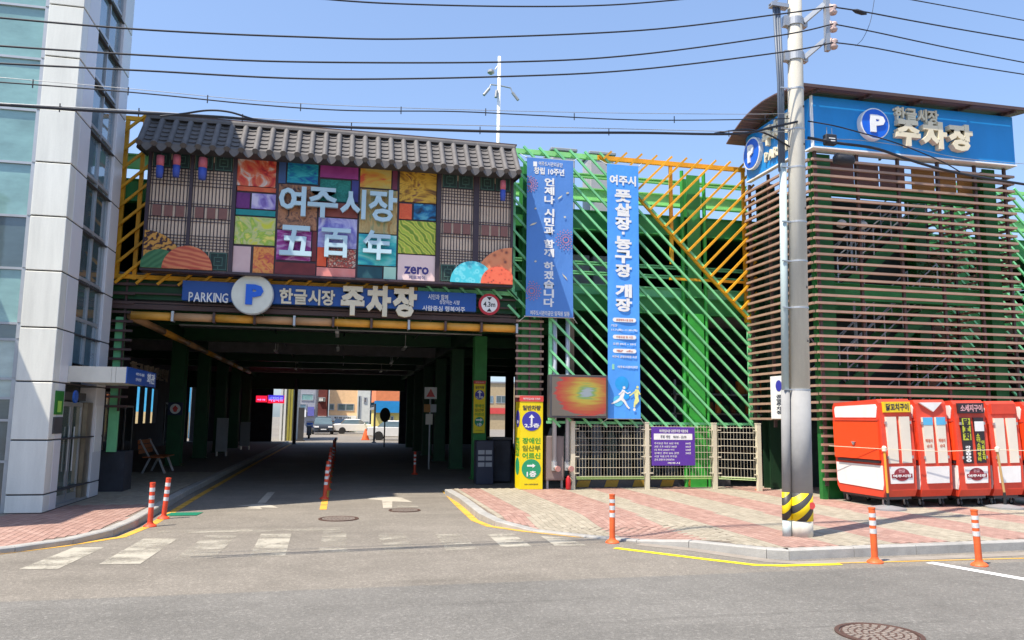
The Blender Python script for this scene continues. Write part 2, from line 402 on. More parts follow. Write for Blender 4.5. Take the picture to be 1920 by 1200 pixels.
for pts, wd, mm in [
    ([(2.47, 18.9), (2.36, 16.0), (2.3, 13.5), (2.42, 12.75), (2.85, 12.15), (3.5, 11.5), (4.3, 10.98)], 0.13, YP),
    ([(3.72, 10.42), (4.1, 9.98), (4.6, 9.4), (5.0, 8.97), (5.3, 8.88), (6.1, 8.86)], 0.12, YF),
    ([(6.1, 8.92), (8.77, 8.86), (14, 8.75)], 0.05, YP),
    ([(7.3, 8.78), (7.62, 7.72), (8.5, 4.8)], 0.15, WF),
    ([(-4.3, 10.95), (-3.55, 11.62), (-3.0, 12.35), (-2.88, 13.6), (-2.95, 18.3), (-3.0, 30), (-2.95, 50)], 0.13, YP),
    ([(-0.27, 15.4), (-0.27, 17.25), (-0.28, 50)], 0.13, YP)]:
    part(ribbon(pts, wd), 'painted_line', mm, road)
AR = worn('arrow_paint', (0.46, 0.42, 0.35), 0.40, 14, (1, 2, 1))
quadp('painted_arrow', [(-1.72, 15.6), (-1.38, 15.6), (-1.45, 15.9), (-1.1, 15.75), (-1.25, 16.2), (-1.5, 16.6), (-1.95, 16.1), (-1.65, 16.2)], AR)
quadp('painted_arrow', [(-1.58, 16.7), (-1.42, 16.7), (-1.42, 19.0), (-1.58, 19.0)], AR)
quadp('painted_arrow', [(0.85, 15.5), (1.02, 15.5), (1.1, 16.7), (1.5, 16.5), (1.35, 17.4), (0.92, 17.9), (0.6, 17.2), (0.9, 16.9)], AR)
quadp('painted_arrow', [(1.12, 15.6), (1.55, 15.65), (1.5, 15.95), (1.15, 15.9)], CW2)
quadp('green_drain_patch', [(-2.95, 14.75), (-2.4, 14.75), (-2.36, 15.2), (-2.9, 15.2)], mt('green_patch', S(20, 130, 100, 0.8), 0.6), z=0.008)

def pave_z(x, y):
    d = math.hypot(x - 3.35, y - 11.25)
    t = min(1, max(0, (d - 0.9) / 1.3)); t = t * t * (3 - 2 * t)
    return 0.025 + 0.095 * t
KERB_R = [(2.36, 18.0), (2.42, 16.2), (2.38, 13.6), (2.5, 12.75), (2.95, 12.05), (3.6, 11.35), (4.2, 10.85), (4.75, 10.3), (5.38, 9.35), (5.62, 9.22), (9.5, 9.42), (16, 9.6), (34, 10.0)]
KERB_L = [(-14, 8.6), (-6.0, 10.0), (-4.5, 10.75), (-3.95, 11.2), (-3.45, 11.75), (-3.12, 12.4), (-3.05, 13.4), (-3.2, 18.2), (-3.25, 25.5), (-3.2, 52)]
KERBM = mt('kerb_granite', (0.34, 0.33, 0.31), 0.8, 0.16, scale=5, bump=0.2, fine=0.12)
TINT_R = [mt('red_paver', (0.335, 0.202, 0.165), 0.85, 0.16, scale=9, fine=0.1), mt('red_paver_dark', (0.30, 0.178, 0.145), 0.85, 0.16, scale=9, fine=0.1), mt('red_paver_pale', (0.365, 0.23, 0.19), 0.85, 0.16, scale=9, fine=0.1)]
TINT_B = [mt('beige_paver', (0.325, 0.285, 0.22), 0.85, 0.14, scale=9, fine=0.1), mt('beige_paver_dark', (0.295, 0.26, 0.20), 0.85, 0.14, scale=9, fine=0.1), mt('beige_paver_pale', (0.355, 0.315, 0.245), 0.85, 0.14, scale=9, fine=0.1)]
TACT = [mt('yellow_tactile_paver', (0.50, 0.36, 0.17), 0.85, 0.12)]
MORTAR = mt('paver_joint', (0.19, 0.155, 0.125), 0.95, 0.2)
PMATS = TINT_R + TINT_B + TACT
def inside(poly, x, y):
    c = False; j = len(poly) - 1
    for i in range(len(poly)):
        if (poly[i][1] > y) != (poly[j][1] > y) and x < (poly[j][0] - poly[i][0]) * (y - poly[i][1]) / (poly[j][1] - poly[i][1]) + poly[i][0]: c = not c
        j = i
    return c
def dist_line(line, x, y):
    best = 9
    for (ax, ay), (bx, by) in zip(line, line[1:]):
        dx, dy = bx - ax, by - ay; t = max(0, min(1, ((x - ax) * dx + (y - ay) * dy) / (dx * dx + dy * dy)))
        best = min(best, math.hypot(ax + t * dx - x, ay + t * dy - y))
    return best
def offset(line, d):
    out = []
    for i, p in enumerate(line):
        a = line[max(0, i - 1)]; b = line[min(len(line) - 1, i + 1)]
        dx, dy = b[0] - a[0], b[1] - a[1]; L = math.hypot(dx, dy); out.append((p[0] - dy / L * d, p[1] + dx / L * d))
    return out
def pavement(line, side, close, zf, band, x0, x1, y0, y1, ylim):
    inner = offset(line, side * 0.15)
    poly = inner + close
    # bed: rows of strips that follow the surface
    bed = MB(); ya = min(p[1] for p in poly) + 0.001; yb = max(p[1] for p in poly) - 0.001
    def span(y):
        X = [a[0] + (b[0] - a[0]) * (y - a[1]) / (b[1] - a[1]) for a, b in zip(poly, poly[1:] + poly[:1]) if (a[1] > y) != (b[1] > y)]
        return min(X), max(X)
    y = ya
    while y < yb:
        y2 = min(yb, y + (0.12 if y < 14 else 1.0)); (a0, a1), (b0, b1) = span(y), span(y2)
        for k in range(24):
            f0, f1 = (k / 24) ** 2, ((k + 1) / 24) ** 2
            if a0 < -9: f0, f1 = 1 - (1 - k / 24) ** 2, 1 - (1 - (k + 1) / 24) ** 2
            q = [(a0 + (a1 - a0) * f0, y), (a0 + (a1 - a0) * f1, y), (b0 + (b1 - b0) * f1, y2), (b0 + (b1 - b0) * f0, y2)]
            bed.add([(px, py, zf(px, py) - 0.009) for px, py in q], [(0, 1, 2, 3)])
        y = y2
    me = bed.mesh('pavement', MORTAR)
    root = obj('pavement', me); root['kind'] = 'structure'
    # pavers, running bond, long side along the street
    W, L, J = 0.1, 0.2, 0.0032; items = []
    nx = int((x1 - x0) / W); ny = int((y1 - y0) / L)
    for i in range(nx):
        for j in range(ny):
            cx = x0 + (i + 0.5) * W; cy = y0 + (j + 0.5 + (0.5 if i % 2 else 0)) * L
            if cy > ylim or not inside(poly, cx, cy): continue
            d = dist_line(line, cx, cy)
            if d < 0.19: continue
            items.append((cx, cy))
    items.sort(key=lambda p: p[0] ** 2 + p[1] ** 2)
    sm = {}
    def pv(mb, cx, cy, cz, mi):
        a, b = W / 2 - J, L / 2 - J; jz = [random.uniform(-0.0012, 0.0012) for _ in range(4)]
        zz = lambda px, py: zf(px, py) if cz else 0.0
        t = [(px, py, zz(px, py) + q) for (px, py), q in zip(((cx - a, cy - b), (cx + a, cy - b), (cx + a, cy + b), (cx - a, cy + b)), jz)]
        u = [(p[0], p[1], p[2] - 0.018) for p in t]
        mb.add(t + u, [(0, 1, 2, 3), (0, 4, 5, 1), (1, 5, 6, 2), (2, 6, 7, 3), (3, 7, 4, 0)], mi)
    rest = MB()
    inview = 0
    for cx, cy in items:
        mi = band(cx, cy)
        if mi < 6: mi += random.choice((0, 0, 1, 2))
        z = zf(cx, cy)
        vis = abs(cx) < cy * 0.85 + 1 and cx > -0.36 * cy - 0.1
        if inview < 300 and vis:
            inview += 1
            if mi not in sm:
                mb = MB(); pv(mb, 0, 0, 0, 0); sm[mi] = mb.mesh('paver', PMATS[mi])
            o = obj('paver', sm[mi], root, (cx, cy, z))
            o.rotation_euler = Vector((-(zf(cx + .05, cy) - zf(cx - .05, cy)) / .1, -(zf(cx, cy + .05) - zf(cx, cy - .05)) / .1, 1)).to_track_quat('Z', 'Y').to_euler() if abs(zf(cx + .05, cy) - zf(cx - .05, cy)) + abs(zf(cx, cy + .05) - zf(cx, cy - .05)) > 1e-5 else (0, 0, 0)
        else: pv(rest, cx, cy, z, mi)
    part(rest, 'pavers', PMATS, root, kind='stuff', fix=False)
    return root
def kerb(line, side, zf, tag):
    root = thing('kerb', None, None, (line[0][0], line[0][1], 0), kind='structure')
    for (a, b) in zip(line, line[1:]):
        L = math.hypot(b[0] - a[0], b[1] - a[1]); n = max(1, round(L / 1.0))
        dx, dy = (b[0] - a[0]) / L, (b[1] - a[1]) / L; ox, oy = -dy * side * 0.15, dx * side * 0.15
        for i in range(n):
            t0, t1 = L * i / n + 0.004, L * (i + 1) / n - 0.004
            p = [(a[0] + dx * t0, a[1] + dy * t0), (a[0] + dx * t1, a[1] + dy * t1)]
            mb = MB(); za, zb = zf(*p[0]) + 0.004, zf(*p[1]) + 0.004; c = 0.014
            sec = lambda q, z: [(q[0], q[1], -0.02), (q[0], q[1], z - c), (q[0] + ox * 0.1, q[1] + oy * 0.1, z), (q[0] + ox, q[1] + oy, z), (q[0] + ox, q[1] + oy, -0.02)]
            mb.loft([sec(p[0], za), sec(p[1], zb)]); part(mb, 'kerb_stone', KERBM, root)
def band_r(x, y):
    x = x + (0.12 if y < 12 else 0.12 * max(0, (18 - y) / 6 - 0)) * 0.5
    for i, e in enumerate((2.72, 3.2, 4.12, 5.1, 5.78, 6.6, 7.5, 8.4, 9.3, 10.2, 11.1, 12, 12.9, 13.8, 14.7, 15.6)):
        if x < e: return 3 if i % 2 == 0 else 0
    return 3
def band_l(x, y):
    if y - 0.75 * (x + 4) < 11.35 and x < -4.0: return 6
    return 3 if (y > 15.6 or x < -5.2) else 0
pavement(KERB_R, 1, [(34, 18.2), (2.36 - 0.15 + 0.3, 18.2)], pave_z, band_r, 2, 16, 9, 18.4, 18.15)
kerb(KERB_R, 1, pave_z, 'r')
pavement(KERB_L, 1, [(-14, 52)], lambda x, y: 0.12 if y > 12.6 else 0.12 - 0.05 * min(1, (12.6 - y) / 1.0), band_l, -9, -2.5, 9, 24, 24)
kerb(KERB_L, 1, lambda x, y: 0.12 if y > 12.6 else 0.12 - 0.05 * min(1, (12.6 - y) / 1.0), 'l')

GUT = MB(); gp = [(4.25, 10.78), (4.80, 10.22), (5.42, 9.26), (5.66, 9.10), (9.5, 9.28), (16, 9.46), (34, 9.8)]
go_ = offset(gp, -0.22)
for k in range(len(gp) - 1): GUT.add([(gp[k][0], gp[k][1], 0.003), (go_[k][0], go_[k][1], 0.003), (go_[k + 1][0], go_[k + 1][1], 0.003), (gp[k + 1][0], gp[k + 1][1], 0.003)], [(0, 1, 2, 3)])
struct(GUT, 'gutter', mt('gutter_concrete', (0.27, 0.235, 0.20), 0.9, 0.18, scale=3, fine=0.12))
# manhole covers: cast ring, disc and raised studs
def manhole(x, y, r, label):
    t = thing('manhole_cover', label, 'manhole cover', (x, y, 0), 'manhole covers in the road')
    IR = mt('rusty_iron', (0.10, 0.055, 0.042), 0.7, 0.25, scale=9, metal=0.3); IR2 = mt('worn_iron', (0.27, 0.225, 0.19), 0.6, 0.2, scale=20, metal=0.2)
    mb = MB(); n = 40
    ring = lambda rr, z: [(x + rr * math.cos(2 * math.pi * k / n), y + rr * math.sin(2 * math.pi * k / n), z) for k in range(n)]
    mb.loft([ring(r, -0.005), ring(r, 0.011), ring(r * 0.9, 0.011), ring(r * 0.89, 0.004)], caps=False); part(mb, 'rim', IR, t, fix=False)
    mb = MB(); mb.lathe(x, y, [(r * 0.87, -0.01), (r * 0.87, 0.006), (r * 0.86, 0.007)], n); part(mb, 'plate', IR, t)
    mb = MB(); k = 0
    for rr, cnt in ((0.14, 5), (0.3, 10), (0.46, 15), (0.62, 20), (0.76, 24)):
        for i in range(cnt):
            a = 2 * math.pi * (i + (k % 2) * 0.5) / cnt; cx, cy = x + rr * r * math.cos(a), y + rr * r * math.sin(a); q = 0.055 * r
            ca, sa = math.cos(a), math.sin(a)
            P = [(cx + (ca * u - sa * v) * q, cy + (sa * u + ca * v) * q) for u, v in ((-1, -1), (1, -1.3), (1, 1.3), (-1, 1))]
            mb.pxy(P, 0.005, 0.012)
        k += 1
    part(mb, 'raised_studs', IR2, t, kind='stuff')
manhole(4.43, 5.95, 0.345, 'large round cast iron manhole cover at the bottom right of the road')
manhole(0.02, 14.0, 0.34, 'flat round manhole cover in the lane just in front of the orange median post')
manhole(1.23, 15.1, 0.30, 'smaller manhole cover beside the worn arrow in the right lane')

# ================================================================== OFFICE BUILDING AT THE LEFT
PANEL = mt('white_cladding', (0.70, 0.70, 0.64), 0.35, 0.09, scale=1.6, bump=0.05, bscale=2, stretch=(4, 4, 0.5), fine=0.02, fscale=40)
PANEL2 = mt('white_cladding_side', (0.66, 0.66, 0.68), 0.35, 0.05, scale=0.8)
JOINT = mt('panel_joint', (0.05, 0.05, 0.055), 0.8)
FRAME = mt('aluminium_frame', (0.42, 0.44, 0.46), 0.4, 0.1, metal=0.4)
GLT = glassy('teal_glass', (0.21, 0.37, 0.35)); GLD = glassy('dark_glass', (0.08, 0.12, 0.13), coat=0.5); GLM = glassy('blue_grey_glass', (0.14, 0.22, 0.27), coat=0.5)
GLF = glassy('frosted_glass', (0.42, 0.52, 0.49), rough=0.35)
XF, YF_, H = -4.70, 14.30, 12.95
off = thing('office_building', 'tall white panelled building with teal glass windows at the left edge', 'building', (-7, 16, 0))
c = MB(); c.box(-12, XF - 0.32, YF_ + 0.32, 17.0, 0, H - 0.1); part(c, 'core_wall', JOINT, off)
zj = [0.12, 0.42, 1.30, 2.26, 3.16, 4.12, 5.06, 6.0, 6.95, 7.9, 8.85, 9.8, 10.75, 11.7, H]
G = 0.012
def panel(x0, x1, y0, y1, z0, z1, m=PANEL):
    mb = MB(); mb.bbox(x0, x1, y0, y1, z0 + G, z1 - G, 0.008); part(mb, 'wall_panel', m, off)
for z0, z1 in zip(zj, zj[1:]):
    panel(-5.26, XF, YF_, YF_ + 0.3, z0, z1)                         # front column
    mb = MB(); mb.box(-5.24, XF - 0.02, YF_ + 0.03, YF_ + 0.3, z0 - G, z0 + G); part(mb, 'joint', JOINT, off)
    if not (0.1 < z0 < 1.9): panel(XF - 0.3, XF, YF_ + 0.302, 15.17, z0, z1, PANEL2)
    else: panel(XF - 0.3, XF, YF_ + 0.302, 14.93, z0, z1, PANEL2)
    if z0 > 2.2 or z0 < 0.2 or True: panel(XF - 0.3, XF, 16.72, 17.3, z0, z1, PANEL2)
    panel(-12, XF - 0.31, 17.0, 17.29, z0, z1, PANEL2)
    mb = MB(); mb.box(XF - 0.28, XF - 0.015, YF_ + 0.31, 17.28, z0 - G, z0 + G); part(mb, 'joint', JOINT, off)
# side window strip
zs = [2.62, 3.45, 4.2, 5.15, 6.15, 7.1, 8.05, 9.0, 9.95, 10.9, 11.85, 12.8]
for i, (z0, z1) in enumerate(zip(zs, zs[1:])):
    gm = [GLM, GLD, GLD, GLD, GLM, GLM, GLD, GLM, GLM, GLT, GLM][i]
    wn = MB(); wn.box(XF - 0.12, XF - 0.05, 15.17, 16.72, z1 - 0.03, z1 + 0.03); wn.box(XF - 0.12, XF - 0.05, 15.17, 15.22, z0 + 0.03, z1 - 0.03)
    wn.box(XF - 0.12, XF - 0.05, 16.67, 16.72, z0 + 0.03, z1 - 0.03); wn.box(XF - 0.12, XF - 0.05, 15.93, 15.97, z0 + 0.03, z1 - 0.03)
    wo = part(wn, 'window', FRAME, off)
    for a, b in ((15.22, 15.93), (15.97, 16.67)):
        p = MB(); p.box(XF - 0.10, XF - 0.085, a, b, z0 + 0.03, z1 - 0.03); part(p, 'pane', gm, wo)
# front glazing
zr = [0.12, 0.95, 1.62, 1.98, 2.30, 2.95, 3.22, 4.15, 5.05, 5.98, 6.92, 7.85, 8.8, 9.7, 10.6, 11.7, H]
kinds = [GLD, GLD, GLD, GLF, GLF, GLD, GLT, GLD, GLT, GLT, GLT, GLT, GLT, GLT, GLT, GLT]
for j, (xa, xb) in enumerate(((-6.3, -5.28), (-7.36, -6.34), (-8.4, -7.4))):
    for (z0, z1), gm in zip(zip(zr, zr[1:]), kinds):
        wn = MB(); wn.box(xa, xb, YF_ + 0.06, YF_ + 0.14, z0 - 0.02, z0 + 0.02); wn.box(xb - 0.05, xb + 0.02, YF_ + 0.04, YF_ + 0.14, z0 + 0.02, z1 - 0.02)
        wo = part(wn, 'window', FRAME, off)
        p = MB(); p.box(xa - 0.02, xb - 0.05, YF_ + 0.10, YF_ + 0.115, z0 + 0.02, z1 - 0.02); part(p, 'pane', gm, wo)
for z0, z1 in zip(zj, zj[1:]): panel(-12, -8.42, YF_, YF_ + 0.3, z0, z1)
# entrance: dark header, glass doors, step
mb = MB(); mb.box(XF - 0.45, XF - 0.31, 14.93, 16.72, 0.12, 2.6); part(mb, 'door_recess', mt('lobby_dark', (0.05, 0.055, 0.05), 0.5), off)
mb = MB(); mb.box(XF - 0.3, XF - 0.02, 14.93, 16.72, 0.12, 0.17); part(mb, 'threshold', STEEL, off)
for a, b in ((15.0, 15.75), (15.78, 16.35)):
    d = MB(); d.box(XF - 0.16, XF - 0.12, a, a + 0.05, 0.17, 1.95); d.box(XF - 0.16, XF - 0.12, b - 0.05, b, 0.17, 1.95)
    d.box(XF - 0.16, XF - 0.12, a + 0.05, b - 0.05, 0.17, 0.3); d.box(XF - 0.16, XF - 0.12, a + 0.05, b - 0.05, 1.87, 1.95)
    do = part(d, 'door', STEEL, off)
    p = MB(); p.box(XF - 0.145, XF - 0.135, a + 0.05, b - 0.05, 0.3, 1.87); part(p, 'pane', glassy('door_glass', (0.11, 0.14, 0.125)), do)
    hb = MB(); hy = b - 0.12 if a < 15.5 else a + 0.12; hb.tube([(XF - 0.10, hy, 0.7), (XF - 0.10, hy, 1.5)], 0.014); part(hb, 'handle', STEEL, do)
mb = MB(); mb.box(XF - 0.16, XF - 0.04, 16.38, 16.71, 0.17, 1.95); part(mb, 'door_side_panel', mt('brass_panel', (0.30, 0.25, 0.18), 0.3, 0.3, metal=0.7), off)
mb = MB(); mb.box(XF - 0.18, XF - 0.06, 14.95, 16.3, 1.98, 2.12); part(mb, 'header_rail', DKGREY, off)
mb = MB(); mb.box(XF - 0.004, XF + 0.02, 14.45, 14.86, 0.95 + .45, 1.68); part(mb, 'intercom_board', DKGREY, off)
mb = MB(); mb.box(XF - 0.004, XF + 0.012, 16.78, 17.2, 1.0, 1.9); part(mb, 'directory_board', WHITE, off)
# green pictogram plate, round blue plate
ps = thing('pictogram_plate', 'small green plate with a pale figure beside the glass entrance', 'sign', (XF + 0.02, 14.7, 1.7))
mb = MB(); mb.box(XF + 0.001, XF + 0.02, 14.46, 14.84, 1.72, 2.12); part(mb, 'plate', mt('plate_green', S(50, 150, 50, 0.6), 0.5), ps)
mb = MB(); mb.box(XF + 0.021, XF + 0.024, 14.56, 14.74, 1.76, 1.95); mb.lathe(0, 0, [(0.01, 0), (0.01, 0.001)], 6); part(mb, 'figure', mt('plate_yellow_green', S(170, 220, 90, 0.8), 0.5), ps)
mb = MB(); n = 20; mb.loft([[(XF + 0.15 + t, 14.95 + 0.11 * math.cos(2 * math.pi * k / n), 2.03 + 0.11 * math.sin(2 * math.pi * k / n)) for k in range(n)] for t in (0, 0.03)])
single(mb, 'round_sign', BLUE, 'small round blue plate projecting beside the entrance', 'sign')
# entrance canopy with blue end sign
can = thing('entrance_canopy', 'cream box canopy projecting over the glass entrance of the white building', 'canopy', (XF, 15, 2.3))
CRM = mt('canopy_cream', (0.66, 0.63, 0.54), 0.5, 0.1, scale=2)
cx1 = -3.76; cy1 = 17.2
for a, b in ((XF + 0.003, -4.0), (-3.995, -3.93), (-3.925, cx1)):
    mb = MB(); mb.box(a, b, 15.0, 15.03, 2.29, 2.57); part(mb, 'fascia_panel', CRM, can)
mb = MB(); mb.box(XF + 0.003, cx1 - 0.02, 15.031, cy1, 2.31, 2.55); part(mb, 'canopy_body', CRM, can)
cs = thing('canopy_sign', 'blue sign with small white lettering on the end of the entrance canopy', 'sign', (cx1, 16, 2.3))
mb = MB(); mb.box(cx1 - 0.018, cx1 + 0.02, 15.001, cy1, 2.285, 2.575); part(mb, 'panel', BLUE, cs)
text('여주시 사회', (15.6, 16.2, 2.45, 2.51), cx1 + 0.021, PRINTW, cs, face='+X'); text('안내실', (15.6, 16.0, 2.35, 2.41), cx1 + 0.021, PRINTW, cs, face='+X')
text('회관', (16.45, 17.1, 2.34, 2.54), cx1 + 0.021, PRINTW, cs, face='+X', bold=0.03)
# lower neighbouring block just out of frame: throws the slanting shade on the lower panels
nb = thing('neighbour_block', 'plain low rendered building standing left of the white office building', 'building', (-9, 12, 0))
mb = MB(); mb.box(-14, -6.8, 11.5, 14.2, 0, 6.0); part(mb, 'wall', PANEL2, nb)
mb = MB(); mb.box(-14, -6.76, 11.46, 14.25, 6.003, 6.06); part(mb, 'parapet', CONC, nb)

# ================================================================== PARKING BUILDING
F = 17.9
pk = thing('parking_building', 'green steel parking building with diagonal bar facade over the street', 'building', (3, 20, 0))
def P_(mb, name, mat, label=None, kind=None, smooth=False): return part(mb, name, mat, pk, smooth=smooth, label=label, kind=kind)
BACK = 52.0
# slabs
mb = MB(); mb.box(-14, 24, F + 0.5, BACK, 4.62, 4.85); P_(mb, 'floor_slab', CEIL)
mb = MB(); mb.box(-14, 24, F + 0.5, BACK, 6.55, 6.75); P_(mb, 'floor_slab', mt('slab_green', S(36, 110, 52, .6), .7, .2))
# ceiling deck panels over the lane: visible sheets with gaps
for j in range(9):
    for i in range(6):
        y0 = F + 0.8 + j * 3.7; x0 = -8.6 + i * 3.1
        mb = MB(); mb.box(x0 + 0.03, x0 + 3.07, y0 + 0.03, y0 + 3.66, 4.56, 4.60)
        P_(mb, 'ceiling_panel', CEIL if (i < 4) else G_SHADE)
# cross beams and the outermost edge beams
for i, y in enumerate([F + 0.45, 22.4, 27.1, 31.8, 36.5, 41.2, 45.9, 50.6]):
    b = MB(); zb = 4.18 if i else 4.1
    if i == 7: zb = 3.4
    b.box(-12, 3.9, y - 0.1, y + 0.1, zb, 4.55); b.box(-12, 3.9, y - 0.18, y + 0.18, zb - 0.03, zb); P_(b, 'cross_beam', G_SHADE if i % 3 else mt('beam_grey', (0.22, 0.21, 0.21), 0.7, 0.2))
    if 0 < i < 7:
        b = MB(); b.box(3.95, 22, y - 0.1, y + 0.1, 4.2, 4.55); P_(b, 'cross_beam', G_SHADE)
for x in (-5.2, 3.75):
    b = MB(); b.box(x - 0.1, x + 0.1, F + 0.7, BACK, 4.1, 4.5); P_(b, 'long_beam', G_SHADE)
# facade edge beams (right part, in sun)
def hb(x0, x1, z0, z1, y, m, name='edge_beam', d=0.16):
    b = MB(); b.box(x0, x1, y, y + d, z0, z1); b.box(x0, x1, y - 0.05, y + d, z1, z1 + 0.03); b.box(x0, x1, y - 0.05, y + d, z0 - 0.03, z0); P_(b, name, m)
for xa, xb in ((3.9, 10.35), (15.3, 23)):
    hb(xa, xb, 6.45, 6.9, F + 0.35, G_BEAM)
    hb(xa, xb, 7.28, 7.55, F + 0.6, G_LIGHT, 'guard_rail', 0.08)
    hb(xa, xb, 7.88, 7.93, F + 0.6, G_LIGHT, 'guard_rail', 0.05)
    hb(xa, xb, 4.42, 4.78, F + 0.35, G_BEAM)
    hb(xa, xb, 4.86, 5.05, F + 0.45, G_BAR, 'guard_rail', 0.06)
    for z in (5.35, 5.6): hb(xa, xb, z, z + 0.03, F + 0.5, G_BAR, 'guard_rail', 0.04)
hb(10.36, 15.29, 6.45, 6.9, F + 0.35, G_BEAM); hb(10.36, 15.29, 4.42, 4.78, F + 0.35, G_BEAM)
hb(-8, 3.9, 7.28, 7.55, F + 0.6, G_LIGHT, 'guard_rail', 0.08); hb(-8, 3.9, 6.45, 6.9, F + 0.35, G_BEAM)
# columns
def col(x, y, z0, z1, m, w_=0.36, name='column'):
    b = MB(); t = 0.03; h = w_ / 2
    b.box(x - h, x + h, y - h, y - h + t, z0, z1); b.box(x - h, x + h, y + h - t, y + h, z0, z1); b.box(x - t / 2, x + t / 2, y - h + t, y + h - t, z0, z1)
    b.box(x - h * 1.25, x + h * 1.25, y - h * 1.25, y + h * 1.25, z0, z0 + 0.04)
    return P_(b, name, m)
GC = mt('green_column', S(62, 176, 66, 0.75), 0.45, 0.12)
col(8.62, F + 0.35, 0, 4.4, GC, 0.42); col(8.62, F + 0.35, 4.8, 8.0, G_BEAM, 0.36)
for dx in (-0.19, 0.19):
    b = MB(); b.tube([(8.62 + dx * 1.6, F + 0.2, 0.1), (8.62 + dx * 1.6, F + 0.2, 8.1)], 0.05, 8); P_(b, 'downpipe', GC)
for x in (4.35, -5.3): col(x, F + 0.35, 0, 8.0, G_BEAM if x > 0 else G_SHADE, 0.45)
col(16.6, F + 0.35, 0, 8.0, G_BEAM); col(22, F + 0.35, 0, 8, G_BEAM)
for y in (22.5, 27.1, 31.8, 36.5, 41.2, 45.9): col(3.9, y, 0, 4.1, G_BEAM if y < 23 else G_SHADE, 0.36 if y < 23 else 0.42)
for y in (27.1, 31.8, 36.5, 41.2, 45.9): col(-5.2, y, 0.12, 4.1, G_SHADE, 0.44)
for y in (27, 36, 45):
    col(9.6, y, 0, 4.4, SHADE_DK, 0.42)  # green columns coloured dark to stand for the shade inside
for x in (0, 4.5, 9, 13.5, 18):
    col(x, 24, 4.85, 6.55, G_SHADE, 0.35)
# inner walls (market side, and partition behind the ramp bay)
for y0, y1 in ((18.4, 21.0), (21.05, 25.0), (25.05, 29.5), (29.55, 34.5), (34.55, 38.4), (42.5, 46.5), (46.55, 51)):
    b = MB(); b.box(-9.3, -9.1, y0, y1, 0.12, 4.5); P_(b, 'shop_wall', SHADE_DK)
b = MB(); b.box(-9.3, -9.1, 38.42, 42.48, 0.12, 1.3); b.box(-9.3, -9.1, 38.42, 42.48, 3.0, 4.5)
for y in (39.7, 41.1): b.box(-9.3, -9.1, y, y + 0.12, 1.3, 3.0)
P_(b, 'shop_wall', SHADE_DK)
b = MB(); b.box(7.2, 24, 30, 30.2, 0, 4.5); P_(b, 'closing_wall', SHADE_DK)
b = MB(); b.box(-12, 24, 30, 30.2, 4.86, 6.5); P_(b, 'closing_wall', SHADE_DK)
b = MB(); b.box(-13, -9.1, 18.3, 18.5, 0.12, 8.0); P_(b, 'closing_wall', SHADE_DK)
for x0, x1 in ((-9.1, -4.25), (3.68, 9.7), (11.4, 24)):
    b = MB(); b.box(x0, x1, 51.6, 51.8, 0, 4.5); P_(b, 'end_wall', SHADE_DK)
b = MB(); b.box(23.8, 24, 18.6, 51.6, 0, 6.5); P_(b, 'closing_wall', SHADE_DK)  # unseen side wall, added to keep daylight out of the interior
b = MB(); b.box(-14, -13.8, 18.6, 36, 0, 6.5); P_(b, 'closing_wall', SHADE_DK)  # unseen wall on the left, added likewise to darken the interior
b = MB(); b.box(7.1, 7.2, 22.0, 30, 0, 4.5); P_(b, 'closing_wall', SHADE_DK)
for i, y in enumerate((20.2, 23.0, 26.5, 28.6, 31, 33.4, 36.4, 44.2, 48.3)):
    d = MB(); h = 1.6 + (i % 3) * 0.25
    d.box(-9.098, -9.04, y, y + 0.08, 0.12, h + 0.5); d.box(-9.098, -9.04, y + 1.3, y + 1.38, 0.12, h + 0.5); d.box(-9.098, -9.04, y + 0.08, y + 1.3, h + 0.42, h + 0.5)
    do = P_(d, 'shop_door', GREY)
    p = MB(); p.box(-9.095, -9.06, y + 0.09, y + 1.29, 0.2, h + 0.41); part(p, 'pane', GLD, do)
# brown slat panels flanking the opening
def slatset(x0, x1, z0, z1, pitch, y, verts, mat=BROWN, th=0.05):
    z = z0; me = None
    while z < z1:
        if me is None:
            mb = MB(); mb.box(0, x1 - x0, -0.035, 0.035, -th / 2, th / 2); me = mb.mesh('slat', mat)
        obj('slat', me, pk, (x0, y, z)); z += pitch
    for x in verts:
        b = MB(); b.box(x - 0.02, x + 0.02, y + 0.04, y + 0.08, z0 - 0.1, z1); P_(b, 'slat_post', BROWN2)
slatset(3.95, 4.62, 2.25, 4.2, 0.178, F - 0.02, (4.0, 4.3, 4.57))
slatset(-5.15, -4.42, 1.9, 4.75, 0.2, F - 0.02, (-5.0, -4.6), BROWN2)
b = MB(); b.box(-5.6, -4.45, F + 0.2, F + 0.9, 0.12, 0.95); P_(b, 'column_plinth', SHADE_DK)
b = MB(); b.box(-4.78, -4.6, F + 0.05, F + 0.15, 0.95, 3.8); P_(b, 'green_post', G_BAR)
# fascia above the opening: dark slats behind the sign
for z in (4.12, 4.32, 4.52, 4.68):
    b = MB(); b.box(-5.1, 3.95, F - 0.03, F + 0.03, z - 0.02, z + 0.02); P_(b, 'fascia_slat', BROWN2)
b = MB(); b.box(-5.2, 3.95, F + 0.08, F + 0.12, 4.2, 4.75); P_(b, 'fascia_sheet', G_SHADE)
b = MB(); b.box(-5.2, 3.95, F - 0.02, F + 0.12, 3.98, 4.08); P_(b, 'fascia_sheet', BROWN2)
